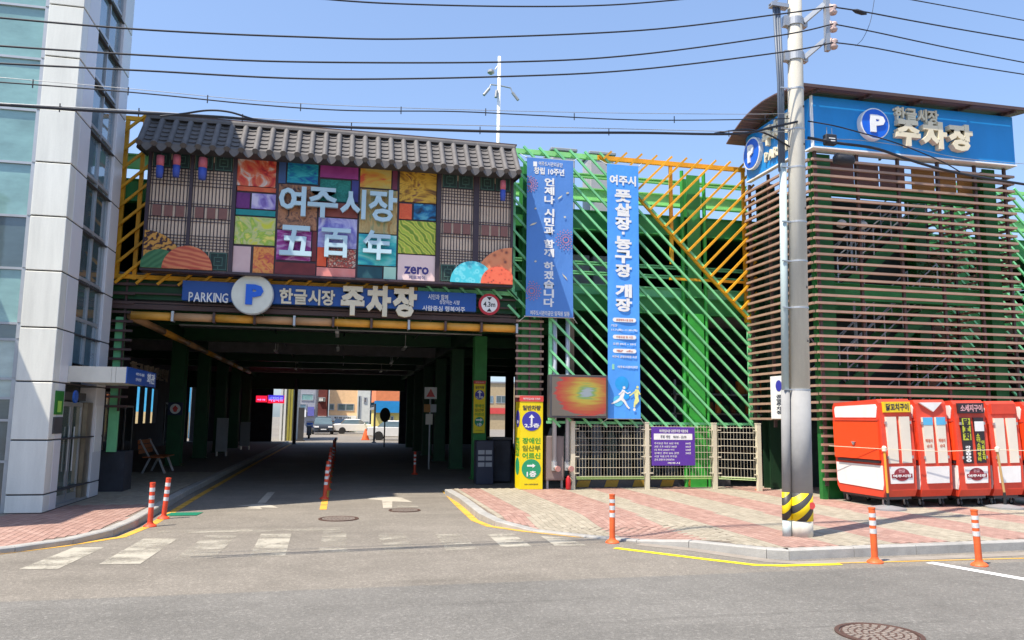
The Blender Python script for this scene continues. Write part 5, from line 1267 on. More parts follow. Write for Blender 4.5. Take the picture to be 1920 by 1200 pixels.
    b = MB(); b.box(X - 0.045, X - 0.002, 0.05, D0 - 0.06, 0.86, 1.55); part(b, 'folded_counter', RC2, t, **L)
    b = MB(); b.box(X - 0.055, X - 0.002, 0.05, D0 - 0.07, 1.56, 1.60); part(b, 'counter_hinge', RC, t, **L)
    b = MB(); b.box(X - 0.05, X - 0.002, 0.06, D0 - 0.16, 0.80, 0.84); part(b, 'counter_slot', CBL, t, **L)
    b = MB(); b.pyz([(0.05, 0.33), (0.0 + .02, 0.42), (0.02, 0.76), (D0 - 0.05, 0.76), (D0 - 0.06, 0.42), (D0 - 0.12, 0.36)], X - 0.012, X - 0.001); part(b, 'side_panel', CW_, t, **L)
    b = MB(); b.lathe(0, 0, [(0.0001, 0), (0.0001, .001)], 3); b = MB(); b.pyz([(0.78, 1.10), (0.72, 1.17), (0.84, 1.17)], X - 0.075, X - 0.046); part(b, 'latch', STEEL, t, **L)
    # castors
    for xx in (-h + 0.12, h - 0.12):
        for yy in (0.2, D0 - 0.2):
            b = MB(); k = 14
            b.loft([[(xx + d, yy + 0.065 * math.cos(2 * math.pi * i / k), 0.07 + 0.065 * math.sin(2 * math.pi * i / k)) for i in range(k)] for d in (-0.02, 0.02)])
            wo = part(b, 'wheel', BLACK, t, **L)
            b = MB(); b.box(xx - 0.035, xx - 0.025, yy - 0.02, yy + 0.02, 0.06, Z0); b.box(xx + 0.025, xx + 0.035, yy - 0.02, yy + 0.02, 0.06, Z0)
            b.loft([[(xx + d, yy + 0.03 * math.cos(2 * math.pi * i / k), 0.07 + 0.03 * math.sin(2 * math.pi * i / k)) for i in range(k)] for d in (-0.023, 0.023)])
            part(b, 'castor_fork', STEEL, wo, local=True)
    b = MB(); b.box(-h + 0.06, h - 0.06, 0.1, D0 - 0.1, 0.15, Z0 - 0.003); part(b, 'chassis', DKGREY, t, **L)
    return t
for i, (k, lab) in enumerate((('a', 'first red stall cart beside the pole, yellow header board and big orange folded side'), ('b', 'second red stall cart, white pointed cloth on top and blue tipped panels'),
                              ('c', 'third red stall cart with black header board and black and yellow menu panels'), ('d', 'fourth red stall cart with plain red header and blank cream panels'), ('d', 'fifth red stall cart at the right edge of the picture'))):
    c_ = cart(10.52 + i * 0.83, 13.28 + (0, .03, -.02, .04, 0)[i], k, lab); c_.rotation_euler = (0, R(-1.3), R((0, .8, -.6, .4, 0)[i])); c_.scale = (1, 1, 1.065)
for (x, y, zt, lab) in ((10.12, 13.2, 0.0, 'grey flat base plate on the paving below the first red cart'), (12.66, 13.1, 0.0, 'grey flat base plate and leaning post by the fourth red cart')):
    t = thing('post_base', lab, 'base plate', (x, y, 0.12), 'weighted bases by the carts')
    mb = MB(); mb.lathe(x, y, [(0.34, 0.12), (0.34, 0.15), (0.10, 0.19)], 24); part(mb, 'base', GREY, t)
    if x > 11: q = (x - 0.10, y, 1.22); pmm = mt('tan_post', S(200, 165, 110, .8), .5)
    else: x = x + 0.03; q = (x - 0.03, y, 1.26); pmm = mt('amber_post', S(236, 170, 60, .85), .5)
    mb = MB(); mb.tube([(x, y, 0.15), (x, y, 0.42)], 0.026, 8); part(mb, 'post_foot', BLACK, t)
    mb = MB(); mb.tube([(x, y, 0.42), q], 0.022, 8); part(mb, 'post', pmm, t)
    mb = MB(); mb.lathe(q[0], q[1], [(0.04, 1.2), (0.045, 1.27), (0.02, 1.30)], 12); part(mb, 'post_cap', CCR, t)
RP = [Vector((9.9, 14.6, 1.25)), Vector((10.12, 13.2, 1.24)), Vector((11.3, 13.15, 1.20)), Vector((12.56, 13.1, 1.24)), Vector((13.9, 13.1, 1.20)), Vector((15.6, 13.1, 1.22))]
mb = MB(); mb.tube(RP, 0.006, 5); single(mb, 'barrier_rope', CREAM, 'thin pale rope strung across the fronts of the red carts', 'rope')

# ================================================================== FENCE, CABINETS AND PIPES UNDER THE BARS
fe = thing('mesh_fence', 'cream steel mesh fence with square posts below the green bars', 'fence', (7.5, 17.7, 0.12))
FC = mt('fence_cream', S(225, 216, 190, 0.8), 0.5, 0.08)
fp = [(5.30, 17.72), (7.12, 17.68), (8.82, 17.60), (9.62, 16.95)]
for x, y in fp: mb = MB(); mb.box(x - 0.05, x + 0.05, y - 0.05, y + 0.05, 0.12, 1.66); mb.box(x - 0.055, x + 0.055, y - 0.055, y + 0.055, 1.662, 1.69); part(mb, 'fence_post', FC, fe)
for (a, b_) in zip(fp, fp[1:]):
    d = Vector((b_[0] - a[0], b_[1] - a[1], 0)); L = d.length; d.normalize(); mb = MB(); off_ = 0.08
    P = lambda s, z: (a[0] + d.x * s, a[1] + d.y * s - 0.03, z)
    zz = [0.42, 0.62, 0.82, 0.98, 1.14, 1.30, 1.46, 1.58]
    for z in zz: mb.tube([P(off_, z), P(L - off_, z)], 0.005, 5)
    s = off_
    while s < L - off_: mb.tube([P(s, 0.36), P(s, 1.62)], 0.0035, 4); s += 0.075
    part(mb, 'wire_mesh', FC, fe)
    for z in (0.36, 0.40): mb = MB(); mb.tube([P(off_, z), P(L - off_, z)], 0.012, 6); part(mb, 'bottom_rail', mt('rail_lime', S(170, 200, 120, .7), .5), fe)
    for z in (0.48, 0.86, 1.12, 1.5):
        for e_ in (0.05, L - 0.14): mb = MB(); mb.box(*sorted((P(e_, 0)[0], P(e_ + 0.09, 0)[0])), min(P(e_, 0)[1], P(e_ + .09, 0)[1]) - 0.02, min(P(e_, 0)[1], P(e_ + .09, 0)[1]) + 0.02, z, z + 0.025); part(mb, 'clamp', FC, fe)
pu = thing('purple_notice', 'purple information board with a white strip and small white print hung on the fence', 'sign', (7.8, 17.55, 0.7))
Yp = 17.58; x0, x1, z0, z1 = rectY(1222, 801, 1303, 873, Yp)
PUR = mt('sign_purple', S(96, 54, 165, 0.85), 0.5, 0.05)
mb = MB(); mb.bbox(x0, x1, Yp, Yp + 0.02, z0, z1, 0.004); part(mb, 'panel', PUR, pu)
xp = lambda f: x0 + (x1 - x0) * f; zp = lambda f: z1 - (z1 - z0) * f
text('여주한글시장 공영주차장 이용안내', (xp(.18), xp(.84), zp(.14), zp(.06)), Yp - 0.001, PRINTW, pu, bold=.02)
mb = MB(); mb.box(xp(.05), xp(.94), Yp - 0.004, Yp - 0.001, zp(.33), zp(.17)); part(mb, 'white_strip', PRINTW, pu)
text('무료 개방    08:00 - 22:00', (xp(.2), xp(.8), zp(.29), zp(.21)), Yp - 0.005, DTX, pu)
for i, s in enumerate(('주차요금 최초 30분 무료', '30분 초과 10분당 300원', '1일 최대 6,000원 이하', '장애인 경차 50% 감면', '시장 이용고객 주차권', '문의 공영주차 관리사무소')):
    text(s, (xp(.06), xp(.62 - .05 * (i % 3)), zp(.45 + i * .085), zp(.395 + i * .085)), Yp - 0.001, PRINTW, pu)
    if i < 4: text('500원', (xp(.78), xp(.9), zp(.45 + i * .085), zp(.395 + i * .085)), Yp - 0.001, PRINTW, pu)
text('여주시', (xp(.36), xp(.64), zp(.96), zp(.91)), Yp - 0.001, PRINTW, pu, bold=.02)
# yellow and black barrier kerb behind the fence
t = thing('striped_kerb', 'low yellow and black striped concrete kerb behind the mesh fence', 'kerb', (6.6, 18.3, 0))
mb = MB(); mb.bbox(5.3, 9.6, 18.30, 18.5, 0, 0.30, 0.01); part(mb, 'kerb_block', DKGREY, t)
for i in range(5): x = 5.55 + i * 0.72; mb = MB(); mb.pxz([(x, 0.12), (x + 0.32, 0.12), (x + 0.38, 0.28), (x + 0.06, 0.28)], 18.293, 18.299); part(mb, 'yellow_stripe', mt('kerb_yellow', S(200, 160, 60, .7), .7), t)
# utility cabinet, pipes, valves, extinguisher
t = thing('utility_cabinet', 'brownish grey metal cabinet on legs between the yellow pillar and the fence', 'cabinet', (4.95, 17.9, 0.12))
mb = MB(); mb.bbox(4.70, 5.14, 17.86, 18.12, 0.32, 1.34, 0.012); part(mb, 'casing', mt('cabinet_taupe', S(160, 142, 136, .7), .5, .08), t)
mb = MB(); mb.box(4.73, 5.11, 17.85, 17.858, 0.36, 1.30); part(mb, 'door', mt('cabinet_taupe', S(160, 142, 136, .7), .5, .08), t)
mb = MB(); mb.box(4.72, 4.77, 17.9, 17.95, 0.12, 0.32); mb.box(5.07, 5.12, 17.9, 17.95, 0.12, 0.32); part(mb, 'leg', GREY, t)
for x, lab in ((4.88, 'left grey standpipe behind the LED screen with a pink valve cap'), (5.20, 'right grey standpipe behind the LED screen, nearest the fence')):
    t = thing('standpipe', lab, 'pipe', (x, 17.75, 0.6), 'grey standpipes beside the yellow pillar')
    mb = MB(); mb.tube([(x, 17.80, 0.62), (x, 17.80, 4.4)], 0.055, 12); part(mb, 'pipe', mt('pipe_grey', (0.42, 0.45, 0.50), 0.4, 0.08, metal=.2), t, smooth=True)
    mb = MB(); mb.tube([(x, 17.80, 0.55), (x, 17.80, 0.75)], 0.07, 12); mb.tube([(x, 17.75, 0.62), (x + 0.02, 17.60, 0.60)], 0.05, 10); part(mb, 'valve', STEEL, t)
    mb = MB(); mb.tube([(x + 0.02, 17.60, 0.60), (x + 0.03, 17.55, 0.60)], 0.065, 12); part(mb, 'valve_cap', mt('cap_pink', S(205, 150, 140, .8), .5), t)
mb = MB(); mb.box(5.30, 5.42, 18.0, 18.12, 0.12, 4.4); single(mb, 'timber_post', mt('tan_column', S(150, 128, 108, .7), .7, .15), 'tan square post rising behind the fence end', 'post')
t = thing('fire_extinguisher', 'red fire extinguisher on the ground by the first fence post', 'fire extinguisher', (5.16, 17.6, 0.12))
mb = MB(); mb.lathe(5.17, 17.62, [(0.055, 0.12), (0.06, 0.15), (0.06, 0.36), (0.03, 0.42), (0.02, 0.44)], 14); part(mb, 'cylinder', mt('ext_red', S(190, 30, 35, .8), .35), t, smooth=True)
mb = MB(); mb.box(5.15, 5.24, 17.61, 17.63, 0.445, 0.465); mb.tube([(5.19, 17.62, 0.44), (5.25, 17.6, 0.38), (5.235, 17.6, 0.22)], 0.01, 6); part(mb, 'valve_and_hose', BLACK, t)

# ================================================================== UTILITY POLE
PX, PY = 6.50, 10.32
pole = thing('utility_pole', 'tall pale concrete utility pole on the pavement corner with a grey wrapped foot', 'utility pole', (PX, PY, 0.12))
PC = mt('pole_concrete', (0.56, 0.53, 0.46), 0.85, 0.16, scale=1.6, bump=0.15, stretch=(2.5, 2.5, 0.35), fine=0.06)
PG = mt('pole_grey_wrap', (0.30, 0.30, 0.30), 0.92, 0.08, scale=4, bump=0.25, bscale=120, dist=0.01)
rad = lambda z: 0.158 - 0.0062 * z
def U_(mb, name, mat, smooth=False): return part(mb, name, mat, pole, smooth=smooth)
mb = MB(); mb.lathe(PX, PY, [(rad(0), 0.1), (rad(0.3), 0.36)], 28); mb.lathe(PX, PY, [(rad(2.1), 2.19), (rad(11), 11.0)], 28); U_(mb, 'shaft', PC, True)
mb = MB(); mb.lathe(PX, PY, [(rad(.7) + 0.004, 0.72), (rad(2.1) + 0.004, 2.19)], 28); U_(mb, 'grey_wrap', PG, True)
mb = MB(); mb.lathe(PX, PY, [(rad(.4), 0.3), (rad(.7), 0.8)], 28); U_(mb, 'inner_shaft', PC, True)
HZ = bpy.data.materials.new('hazard_band'); HZ.use_nodes = True; n = HZ.node_tree.nodes; l = HZ.node_tree.links; b = n['Principled BSDF']; b.inputs['Roughness'].default_value = 0.5
tc = n.new('ShaderNodeTexCoord'); sp = n.new('ShaderNodeSeparateXYZ'); l.new(tc.outputs['Object'], sp.inputs[0])
def mth(op, a, bb):
    q = n.new('ShaderNodeMath'); q.operation = op
    for i, x in enumerate((a, bb)):
        if isinstance(x, (int, float)): q.inputs[i].default_value = x
        else: l.new(x, q.inputs[i])
    return q.outputs[0]
st = mth('FRACT', mth('MULTIPLY', mth('SUBTRACT', sp.outputs[0], sp.outputs[2]), 4.4), 0)
gt = mth('GREATER_THAN', st, 0.5); mx = n.new('ShaderNodeMix'); mx.data_type = 'RGBA'; l.new(gt, mx.inputs[0]); mx.inputs[6].default_value = (*S(250, 220, 10, .85), 1); mx.inputs[7].default_value = (0.045, 0.045, 0.045, 1); l.new(mx.outputs[2], b.inputs['Base Color'])
mb = MB(); mb.lathe(PX, PY, [(rad(.3) + 0.006, 0.34), (rad(.7) + 0.006, 0.73)], 28); U_(mb, 'hazard_band', HZ, True)
cxn = PX - 0.215
mb = MB(); mb.lathe(cxn, PY + 0.03, [(0.062, 0.1), (0.062, 0.34)], 16); mb.lathe(cxn, PY + 0.03, [(0.055, 2.19), (0.055, 5.62)], 16); U_(mb, 'conduit', mt('conduit_blue_grey', (0.42, 0.50, 0.50), 0.6, 0.06), True)
mb = MB(); mb.lathe(cxn, PY + 0.03, [(0.064, 0.731), (0.064, 2.19)], 16); U_(mb, 'conduit_wrap', PG, True)
mb = MB(); mb.lathe(cxn, PY + 0.03, [(0.066, 0.34), (0.066, 0.73)], 16); U_(mb, 'conduit_hazard_band', HZ, True)
mb = MB(); mb.disc(PX + 0.07, PY - 0.151, 0.56, 0.05, 0.006, 16); U_(mb, 'red_sticker', RD)
for z in (2.19, 3.4, 4.1, 4.7, 5.55, 6.15, 6.8): mb = MB(); mb.lathe(PX, PY, [(rad(z) + 0.006, z), (rad(z) + 0.006, z + 0.025)], 24); mb.box(cxn - 0.06, PX - rad(z) + .02, PY - 0.04, PY - 0.02, z, z + 0.02); U_(mb, 'steel_strap', STEEL)
for z in (7.28, 7.85):
    mb = MB(); mb.lathe(PX, PY, [(rad(z) + 0.02, z), (rad(z) + 0.02, z + 0.12)], 24)
    mb.box(PX - 0.02 - rad(z) - 0.07, PX - rad(z) - 0.01, PY - 0.05, PY + 0.05, z - 0.02, z + 0.14); mb.box(PX + rad(z), PX + rad(z) + 0.08, PY - 0.05, PY + 0.05, z, z + 0.12); U_(mb, 'clamp_band', STEEL)
for k, z in enumerate((7.33, 7.92)):
    mb = MB(); mb.beam((PX + 0.12, PY - 0.05, z), (PX + 0.38, PY - 0.20, z + 0.25), 0.05, 0.07); U_(mb, 'bracket_arm', STEEL)
bx, by = PX + 0.41, PY - 0.22
mb = MB(); mb.box(bx - 0.035, bx + 0.035, by - 0.035, by + 0.035, 7.40, 8.42); U_(mb, 'rack', STEEL)
INS = mt('insulator_pinkish', (0.55, 0.40, 0.36), 0.3)
IZ = [7.51, 7.79, 8.07]
for z in IZ: mb = MB(); mb.lathe(bx + 0.09, by - 0.03, [(0.05, z - 0.07), (0.065, z - 0.04), (0.035, z), (0.065, z + 0.04), (0.05, z + 0.07)], 14); mb.box(bx + .03, bx + .06, by - .04, by - .02, z - .09, z + .09); U_(mb, 'insulator', INS, True)
for dx, x0_ in ((-0.27, -0.33), (-0.235, -0.28), (-0.20, -0.24)):
    mb = MB(); mb.tube([(PX + dx, PY + 0.03, 5.5), (PX + dx - 0.01, PY + 0.02, 6.9), (PX + x0_ - 0.03, PY, 8.12)], 0.022, 8); U_(mb, 'riser_cable', mt('cable_steel_blue', (0.10, 0.13, 0.18), .5), True)
mb = MB(); mb.box(PX - 0.42, PX - 0.13, PY - 0.06, PY + 0.06, 8.12, 8.18); mb.beam((PX - 0.42, PY, 8.14), (PX - 0.14, PY, 8.40), 0.05, 0.04); U_(mb, 'side_bracket', STEEL)
# scratches and bolts
for z in (2.9, 3.7, 4.9, 5.9, 6.5): mb = MB(); mb.box(PX + 0.05, PX + 0.065, PY - rad(z) - 0.004, PY - rad(z) + 0.02, z, z + 0.03); U_(mb, 'step_bolt_hole', DKGREY)

pole.rotation_euler = (0, R(1.35), 0)      # the pole leans a little to the right

# ================================================================== OVERHEAD WIRES
def cr(P, n=10):
    out = []
    for i in range(len(P) - 1):
        p0, p1, p2, p3 = P[max(i - 1, 0)], P[i], P[i + 1], P[min(i + 2, len(P) - 1)]
        for k in range(n):
            t = k / n; out.append(0.5 * ((2 * p1) + (p2 - p0) * t + (2 * p0 - 5 * p1 + 4 * p2 - p3) * t * t + (3 * p1 - p0 - 3 * p2 + p3) * t ** 3))
    out.append(P[-1]); return out
def wire(px, y0, y1, r, label, mat=WIRE, hang=0):
    """px: points of the span in photo pixels; y0..y1: real distance at its first and last point"""
    P = []
    for i, (u, v) in enumerate(px):
        f = (u - px[0][0]) / (px[-1][0] - px[0][0]); P.append(Vector(onY(u, v, y0 + (y1 - y0) * f)))
    C_ = cr(P)
    t = thing('overhead_wire', label, 'wire', tuple(P[0]), 'wires strung across the street')
    mb = MB(); mb.tube(C_, r, 6); part(mb, 'cable', mat, t, smooth=True)
    for k in range(hang):
        q = C_[int((k + 0.7) * len(C_) / (hang + 0.5)) % len(C_)]
        mb = MB(); mb.tube([q + Vector((0, 0, 0.06)), q + Vector((0, 0, -0.04))], 0.007, 5); part(mb, 'hanger', mat, t)
    return t
wire([(-60, 28), (260, 55), (560, 69), (800, 72.5), (1200, 57), (1465, 26), (1562, 12)], 9.0, 10.0, 0.011, 'uppermost full black wire from the left building to the top insulator')
wire([(-60, 82), (260, 103), (560, 116), (960, 116), (1200, 102), (1465, 66), (1562, 45)], 9.0, 10.0, 0.011, 'second black wire from the top, running to the middle insulator')
wire([(-60, 116), (260, 132), (600, 148), (960, 143), (1200, 130), (1465, 98), (1562, 80)], 9.0, 10.0, 0.011, 'third black wire from the top, running to the lowest insulator')
wire([(560, -6), (720, 6), (960, 12), (1150, 9), (1330, -6)], 9.0, 9.6, 0.010, 'short dip of wire showing at the very top of the sky')
wire([(-60, 150), (150, 165), (300, 178), (480, 196), (650, 207), (850, 209), (1000, 216), (1200, 225), (1400, 224), (1480, 222)], 9.4, 10.2, 0.008, 'thin wire with small hangers above the tiled eave', hang=9)
wire([(-60, 140), (260, 168), (500, 190), (750, 202), (1100, 211), (1400, 214), (1480, 212)], 9.4, 10.2, 0.004, 'hair thin support line above the hanger wire', mat=STEEL)
wire([(-60, 192), (150, 206), (260, 212), (420, 220), (600, 236), (800, 243), (1000, 248), (1200, 249), (1380, 251), (1450, 238), (1495, 228)], 9.2, 10.2, 0.018, 'thick black cable bundle just above the ridge of the tiled eave', hang=8)
wire([(-60, 190), (260, 208), (560, 226), (800, 233), (1100, 240), (1400, 247), (1480, 246)], 9.2, 10.25, 0.005, 'thin stay line over the thick bundle', mat=STEEL)
wire([(300, 218), (345, 213), (390, 207), (430, 210), (470, 222), (500, 229)], 9.35, 9.5, 0.012, 'small slack loop of cable above the left end of the tiled eave')
wire([(1568, 14), (1620, 22), (1700, 37), (1800, 55), (1930, 77)], 10.0, 10.9, 0.011, 'top wire leaving the pole to the right')
wire([(1568, 46), (1640, 60), (1780, 90), (1930, 119)], 10.0, 10.9, 0.010, 'middle wire leaving the pole to the right')
wire([(1568, 80), (1640, 90), (1780, 117), (1930, 141)], 10.0, 10.9, 0.010, 'lower wire leaving the pole to the right')
wire([(1690, -4), (1800, 16), (1930, 40)], 10.5, 11.2, 0.009, 'wire crossing the upper right corner of the sky')
wire([(1515, 258), (1570, 268), (1640, 278), (1700, 298), (1760, 316), (1830, 331), (1930, 347)], 10.4, 11.0, 0.022, 'thick sagging cable bundle from the pole across the blue tower sign')
wire([(1515, 227), (1560, 235), (1600, 245), (1680, 268), (1760, 300), (1800, 322)], 10.4, 10.8, 0.010, 'thin cable in front of the blue tower sign above the thick bundle')
wire([(1500, 262), (1600, 262), (1700, 275), (1800, 296), (1930, 308)], 10.4, 11.0, 0.005, 'pale thin line across the foot of the blue tower sign', mat=STEEL)
wire([(1340, 250), (1400, 243), (1440, 252), (1480, 275)], 10.2, 10.3, 0.014, 'short cable tail meeting the pole from the left')
wire([(1640, -5), (1632, 40), (1618, 72), (1604, 86)], 10.2, 10.2, 0.004, 'thin jumper wire hanging between the two upper right wires')
mb = MB(); c0 = Vector(onY(1611, 22.5, 10.15)); mb.tube([c0 + Vector((-0.12, 0, 0.02)), c0 + Vector((-0.05, 0, 0.008)), c0 + Vector((0.06, 0, -0.01)), c0 + Vector((0.13, 0, -0.02))], [0.012, 0.035, 0.035, 0.012], 8)
single(mb, 'wire_splice', WIRE, 'dark spindle shaped splice on the top wire right of the pole', 'splice', smooth=True)
c0 = Vector(onY(1556, 262, 10.5)); t = thing('junction_box', 'small square black box hung on the cable in front of the tower sign', 'junction box', tuple(c0), 'black boxes on the cables')
mb = MB(); mb.bbox(c0.x - 0.10, c0.x + 0.10, c0.y - 0.05, c0.y + 0.05, c0.z - 0.09, c0.z + 0.08, 0.015); part(mb, 'box', WIRE, t)
mb = MB(); mb.box(c0.x - 0.05, c0.x + 0.06, c0.y - 0.054, c0.y - 0.051, c0.z, c0.z + 0.015); mb.box(c0.x - 0.02, c0.x + 0.06, c0.y - 0.054, c0.y - 0.051, c0.z - 0.04, c0.z - 0.025); part(mb, 'label', PRINTW, t)
mb = MB(); mb.tube([c0 + Vector((-.05, 0, .07)), c0 + Vector((-.05, 0, .2))], .006, 5); mb.tube([c0 + Vector((.04, 0, .07)), c0 + Vector((.04, 0, .19))], .006, 5); part(mb, 'hanger', STEEL, t)
c0 = Vector(onY(1583, 299, 10.55)); mb = MB(); mb.tube([c0 + Vector((-0.19, 0, 0.01)), c0 + Vector((-0.15, 0, 0.005)), c0 + Vector((0.12, 0, -0.01)), c0 + Vector((0.17, 0, -0.015))], [0.03, 0.085, 0.085, 0.04], 12)
single(mb, 'splice_closure', WIRE, 'fat black cylinder shaped cable closure under the tower sign', 'splice closure', 'black boxes on the cables', smooth=True)

# ================================================================== DELINEATOR POSTS
DO = mt('post_orange', S(236, 104, 48, 0.84), 0.55, 0.16, scale=8, fine=0.05); DRD = mt('post_red', S(228, 78, 46, 0.84), 0.55, 0.16, scale=8, fine=0.05); DW = mt('post_reflective', (0.60, 0.60, 0.60), 0.3, 0.12, scale=30)
def post_proto(name, label, mat, h, bands):
    t = thing('flexible_post', label, 'delineator post', (0, 0, 0), 'orange flexible posts along the road')
    mb = MB(); mb.lathe(0, 0, [(0.10, 0.0), (0.10, 0.012), (0.085, 0.03), (0.05, 0.05), (0.044, 0.07)], 20); part(mb, 'base', mat, t, smooth=False, local=True)
    mb = MB(); mb.lathe(0, 0, [(0.040, 0.05), (0.040, h - 0.02), (0.043, h - 0.018), (0.043, h)], 20); part(mb, 'tube', mat, t, smooth=False, local=True)
    for z0, z1 in bands: mb = MB(); mb.lathe(0, 0, [(0.0415, z0), (0.0415, z1)], 20); part(mb, 'reflective_band', DW, t, local=True)
    return t
B3 = [(0.36, 0.42), (0.46, 0.52), (0.56, 0.61)]
P1 = post_proto('o', 'orange flexible post standing at the right kerb corner, in front of the pavement', DO, 0.68, B3); P1.location = (3.84, 10.86, 0)
c = copy_tree(P1, (6.60, 8.88, 0), 'orange flexible post by the kerb just right of the utility pole'); c.rotation_euler = (0, R(-1.0), 0)
c = copy_tree(P1, (7.78, 8.50, 0), 'orange flexible post nearest the right edge, tilted a little'); c.rotation_euler = (0, R(-2.5), 0)
P2 = post_proto('r', 'red orange flexible post at the left kerb, the nearer of the two', DRD, 0.68, [(0.30, 0.36), (0.42, 0.48), (0.54, 0.60)]); P2.location = (-2.86, 13.42, 0)
c = copy_tree(P2, (-2.86, 14.38, 0), 'red orange flexible post at the left kerb, the farther one leaning right'); c.rotation_euler = (0, R(3.5), 0)
ORD = ['first', 'second', 'third', 'fourth', 'fifth', 'sixth', 'seventh', 'eighth', 'ninth', 'tenth', 'eleventh', 'twelfth']
for i in range(12):
    c = copy_tree(P2, (-0.27 + random.uniform(-.02, .02), 17.3 + i * 2.1, 0), 'first red median post at the mouth of the underpass' if i == 0 else ORD[i] + ' red median post in the row, counted from the mouth of the underpass', 'median posts receding into the underpass'); c.rotation_euler = (0, R(random.uniform(-3, 5)), 0)
copy_tree(P2, (2.26, 24.4, 0), 'single red post at the right side inside the underpass')
copy_tree(P1, (9.75, 17.2, 0.1), 'orange post in the dark gateway just left of the utility pole')

# ================================================================== ROOFTOP CAMERA MAST
cmx, _, cz0 = onY(934, 285, 26); cz1 = onY(934, 106, 26)[2]
mast = thing('camera_mast', 'slender white mast with CCTV cameras rising behind the tiled eave', 'mast', (cmx, 26, 6.75))
mb = MB(); mb.tube([(cmx, 26, 6.75), (cmx, 26, cz1)], [0.085, 0.055], 12); part(mb, 'pole', WHITE, mast, smooth=True)
zc_ = onY(934, 160, 26)[2]
mb = MB(); mb.tube([(cmx - 0.36, 26, zc_ - .18), (cmx - 0.30, 26, zc_), (cmx, 26, zc_), (cmx + 0.42, 26, zc_ - 0.05), (cmx + 0.50, 26, zc_ - .25)], 0.025, 8); part(mb, 'arm', STEEL, mast)
for dx, dz, tilt in ((-0.46, -0.32, -0.1), (0.58, -0.38, 0.1), (-0.11, -0.36, -0.02)):
    a = Vector((cmx + dx, 25.95, zc_ + dz)); mb = MB(); mb.tube([a + Vector((-tilt, 0, .14)), a + Vector((tilt, -.05, -.14))], 0.05, 10); part(mb, 'camera', GREY, mast)
z2 = onY(934, 137, 26)[2]; mb = MB(); mb.tube([(cmx, 26, z2 + .35), (cmx - .15, 26, z2 + .12)], .02, 6); mb.lathe(cmx - .3, 26, [(0.05, z2 - .08), (.13, z2 - .02), (.12, z2 + .06), (.03, z2 + .12)], 12); part(mb, 'dome_camera', GREY, mast)

# ================================================================== INSIDE THE UNDERPASS
# bench
WOODB = mt('bench_wood', S(190, 105, 50, 0.8), 0.6, 0.2, scale=6, stretch=(1, 6, 1))
bx_, by_ = -5.0, 23.3
t = thing('park_bench', 'orange brown slatted bench on the shaded left pavement before the first column', 'bench', (bx_, by_, 0.12))
for k in range(5): mb = MB(); mb.box(bx_ - 0.28 + k * 0.11, bx_ - 0.19 + k * 0.11, by_, by_ + 1.5, 0.55, 0.58); part(mb, 'seat_slat', WOODB, t)
for k in range(3): mb = MB(); mb.box(bx_ - 0.38 - k * 0.02, bx_ - 0.35 - k * .02, by_, by_ + 1.5, 0.66 + k * 0.13, 0.77 + k * 0.13); part(mb, 'back_slat', WOODB, t)
for yy in (by_ + 0.2, by_ + 1.3):
    mb = MB(); mb.beam((bx_ - 0.30, yy, 0.12), (bx_ - 0.12, yy, 0.54), 0.05, 0.05); mb.beam((bx_ + 0.28, yy, 0.12), (bx_ + 0.10, yy, 0.54), 0.05, 0.05); mb.beam((bx_ - 0.12, yy, 0.52), (bx_ - 0.42, yy, 1.05), 0.04, 0.04); part(mb, 'leg', STEEL, t)
# shop letters on the market wall, no entry plate on the first column
MLT = mt('brown_shop_letters', S(200, 178, 158, 0.8), 0.6)
ml = thing('market_lettering', 'row of brownish raised letters on the dark wall behind the blue canopy sign', 'sign', (-6, 24, 2.6))
mb = MB(); mb.box(-6.1, -6.03, 21.0, 27.0, 2.6, 3.4); part(mb, 'backing', SHADE_DK, ml)
la, lb_, lz0, lz1 = onX(243, 690, -6)[1], onX(313, 700, -6)[1], onX(243, 703, -6)[2], onX(243, 676, -6)[2]
letters('한글시장상인회', (la, lb_, lz0, lz1), -6.0, MLT, ml, t=0.05, bold=.03, face='+X')
sp_ = thing('pedestrian_plate', 'small round white plate with red figure on the first shaded green column', 'sign', (-5.2, 26.8, 2))
mb = MB(); mb.box(-5.42, -4.98, 26.84, 26.87, 1.72, 2.12); part(mb, 'panel', mt('plate_navy', S(30, 50, 90, .7), .5), sp_)
mb = MB(); mb.disc(-5.2, 26.839, 1.92, 0.16, 0.004, 24); part(mb, 'white_disc', PRINTW, sp_)
mb = MB(); mb.pxz([(-5.24, 1.82), (-5.16, 1.82), (-5.12, 1.94), (-5.2, 2.03), (-5.28, 1.94)], 26.830, 26.834); part(mb, 'red_mark', RD, sp_)
# lit red and blue shop signs
def glow(name, rgb, e=1.0): return mt(name, rgb, 0.4, 0.15, emit=e)
LEDR, LEDB = glow('led_red', S(230, 30, 60), 0.9), glow('led_blue_white', S(150, 160, 255), 0.9)
for (u0, v0, u1, v1, s, lab) in ((480, 742, 500, 754, '약국', 'small lit red and white shop sign deep inside at the left'), (502, 741, 533, 756, '시장마트', 'longer lit blue and red shop sign nearest the far exit')):
    Yy = 44; x0, x1, z0, z1 = rectY(u0, v0, u1, v1, Yy); t = thing('lit_shop_sign', lab, 'sign', (x0, Yy, z0), 'lit shop signs in the underpass')
    mb = MB(); mb.box(x0, x1, Yy, Yy + 0.15, z0, z1); part(mb, 'box', LEDR, t); zm = (z0 + z1) / 2
    if len(s) > 2: mb = MB(); mb.box(x0 + .02, x1 - .02, Yy - 0.02, Yy - 0.001, zm - .02, z1); part(mb, 'blue_strip', glow('led_blue', S(70, 60, 200), .9), t)
    text(s, (x0 + .06, x1 - .06, z0 + .08, z1 - .08 if len(s) > 2 else zm), Yy - 0.022, LEDB, t, bold=.02)
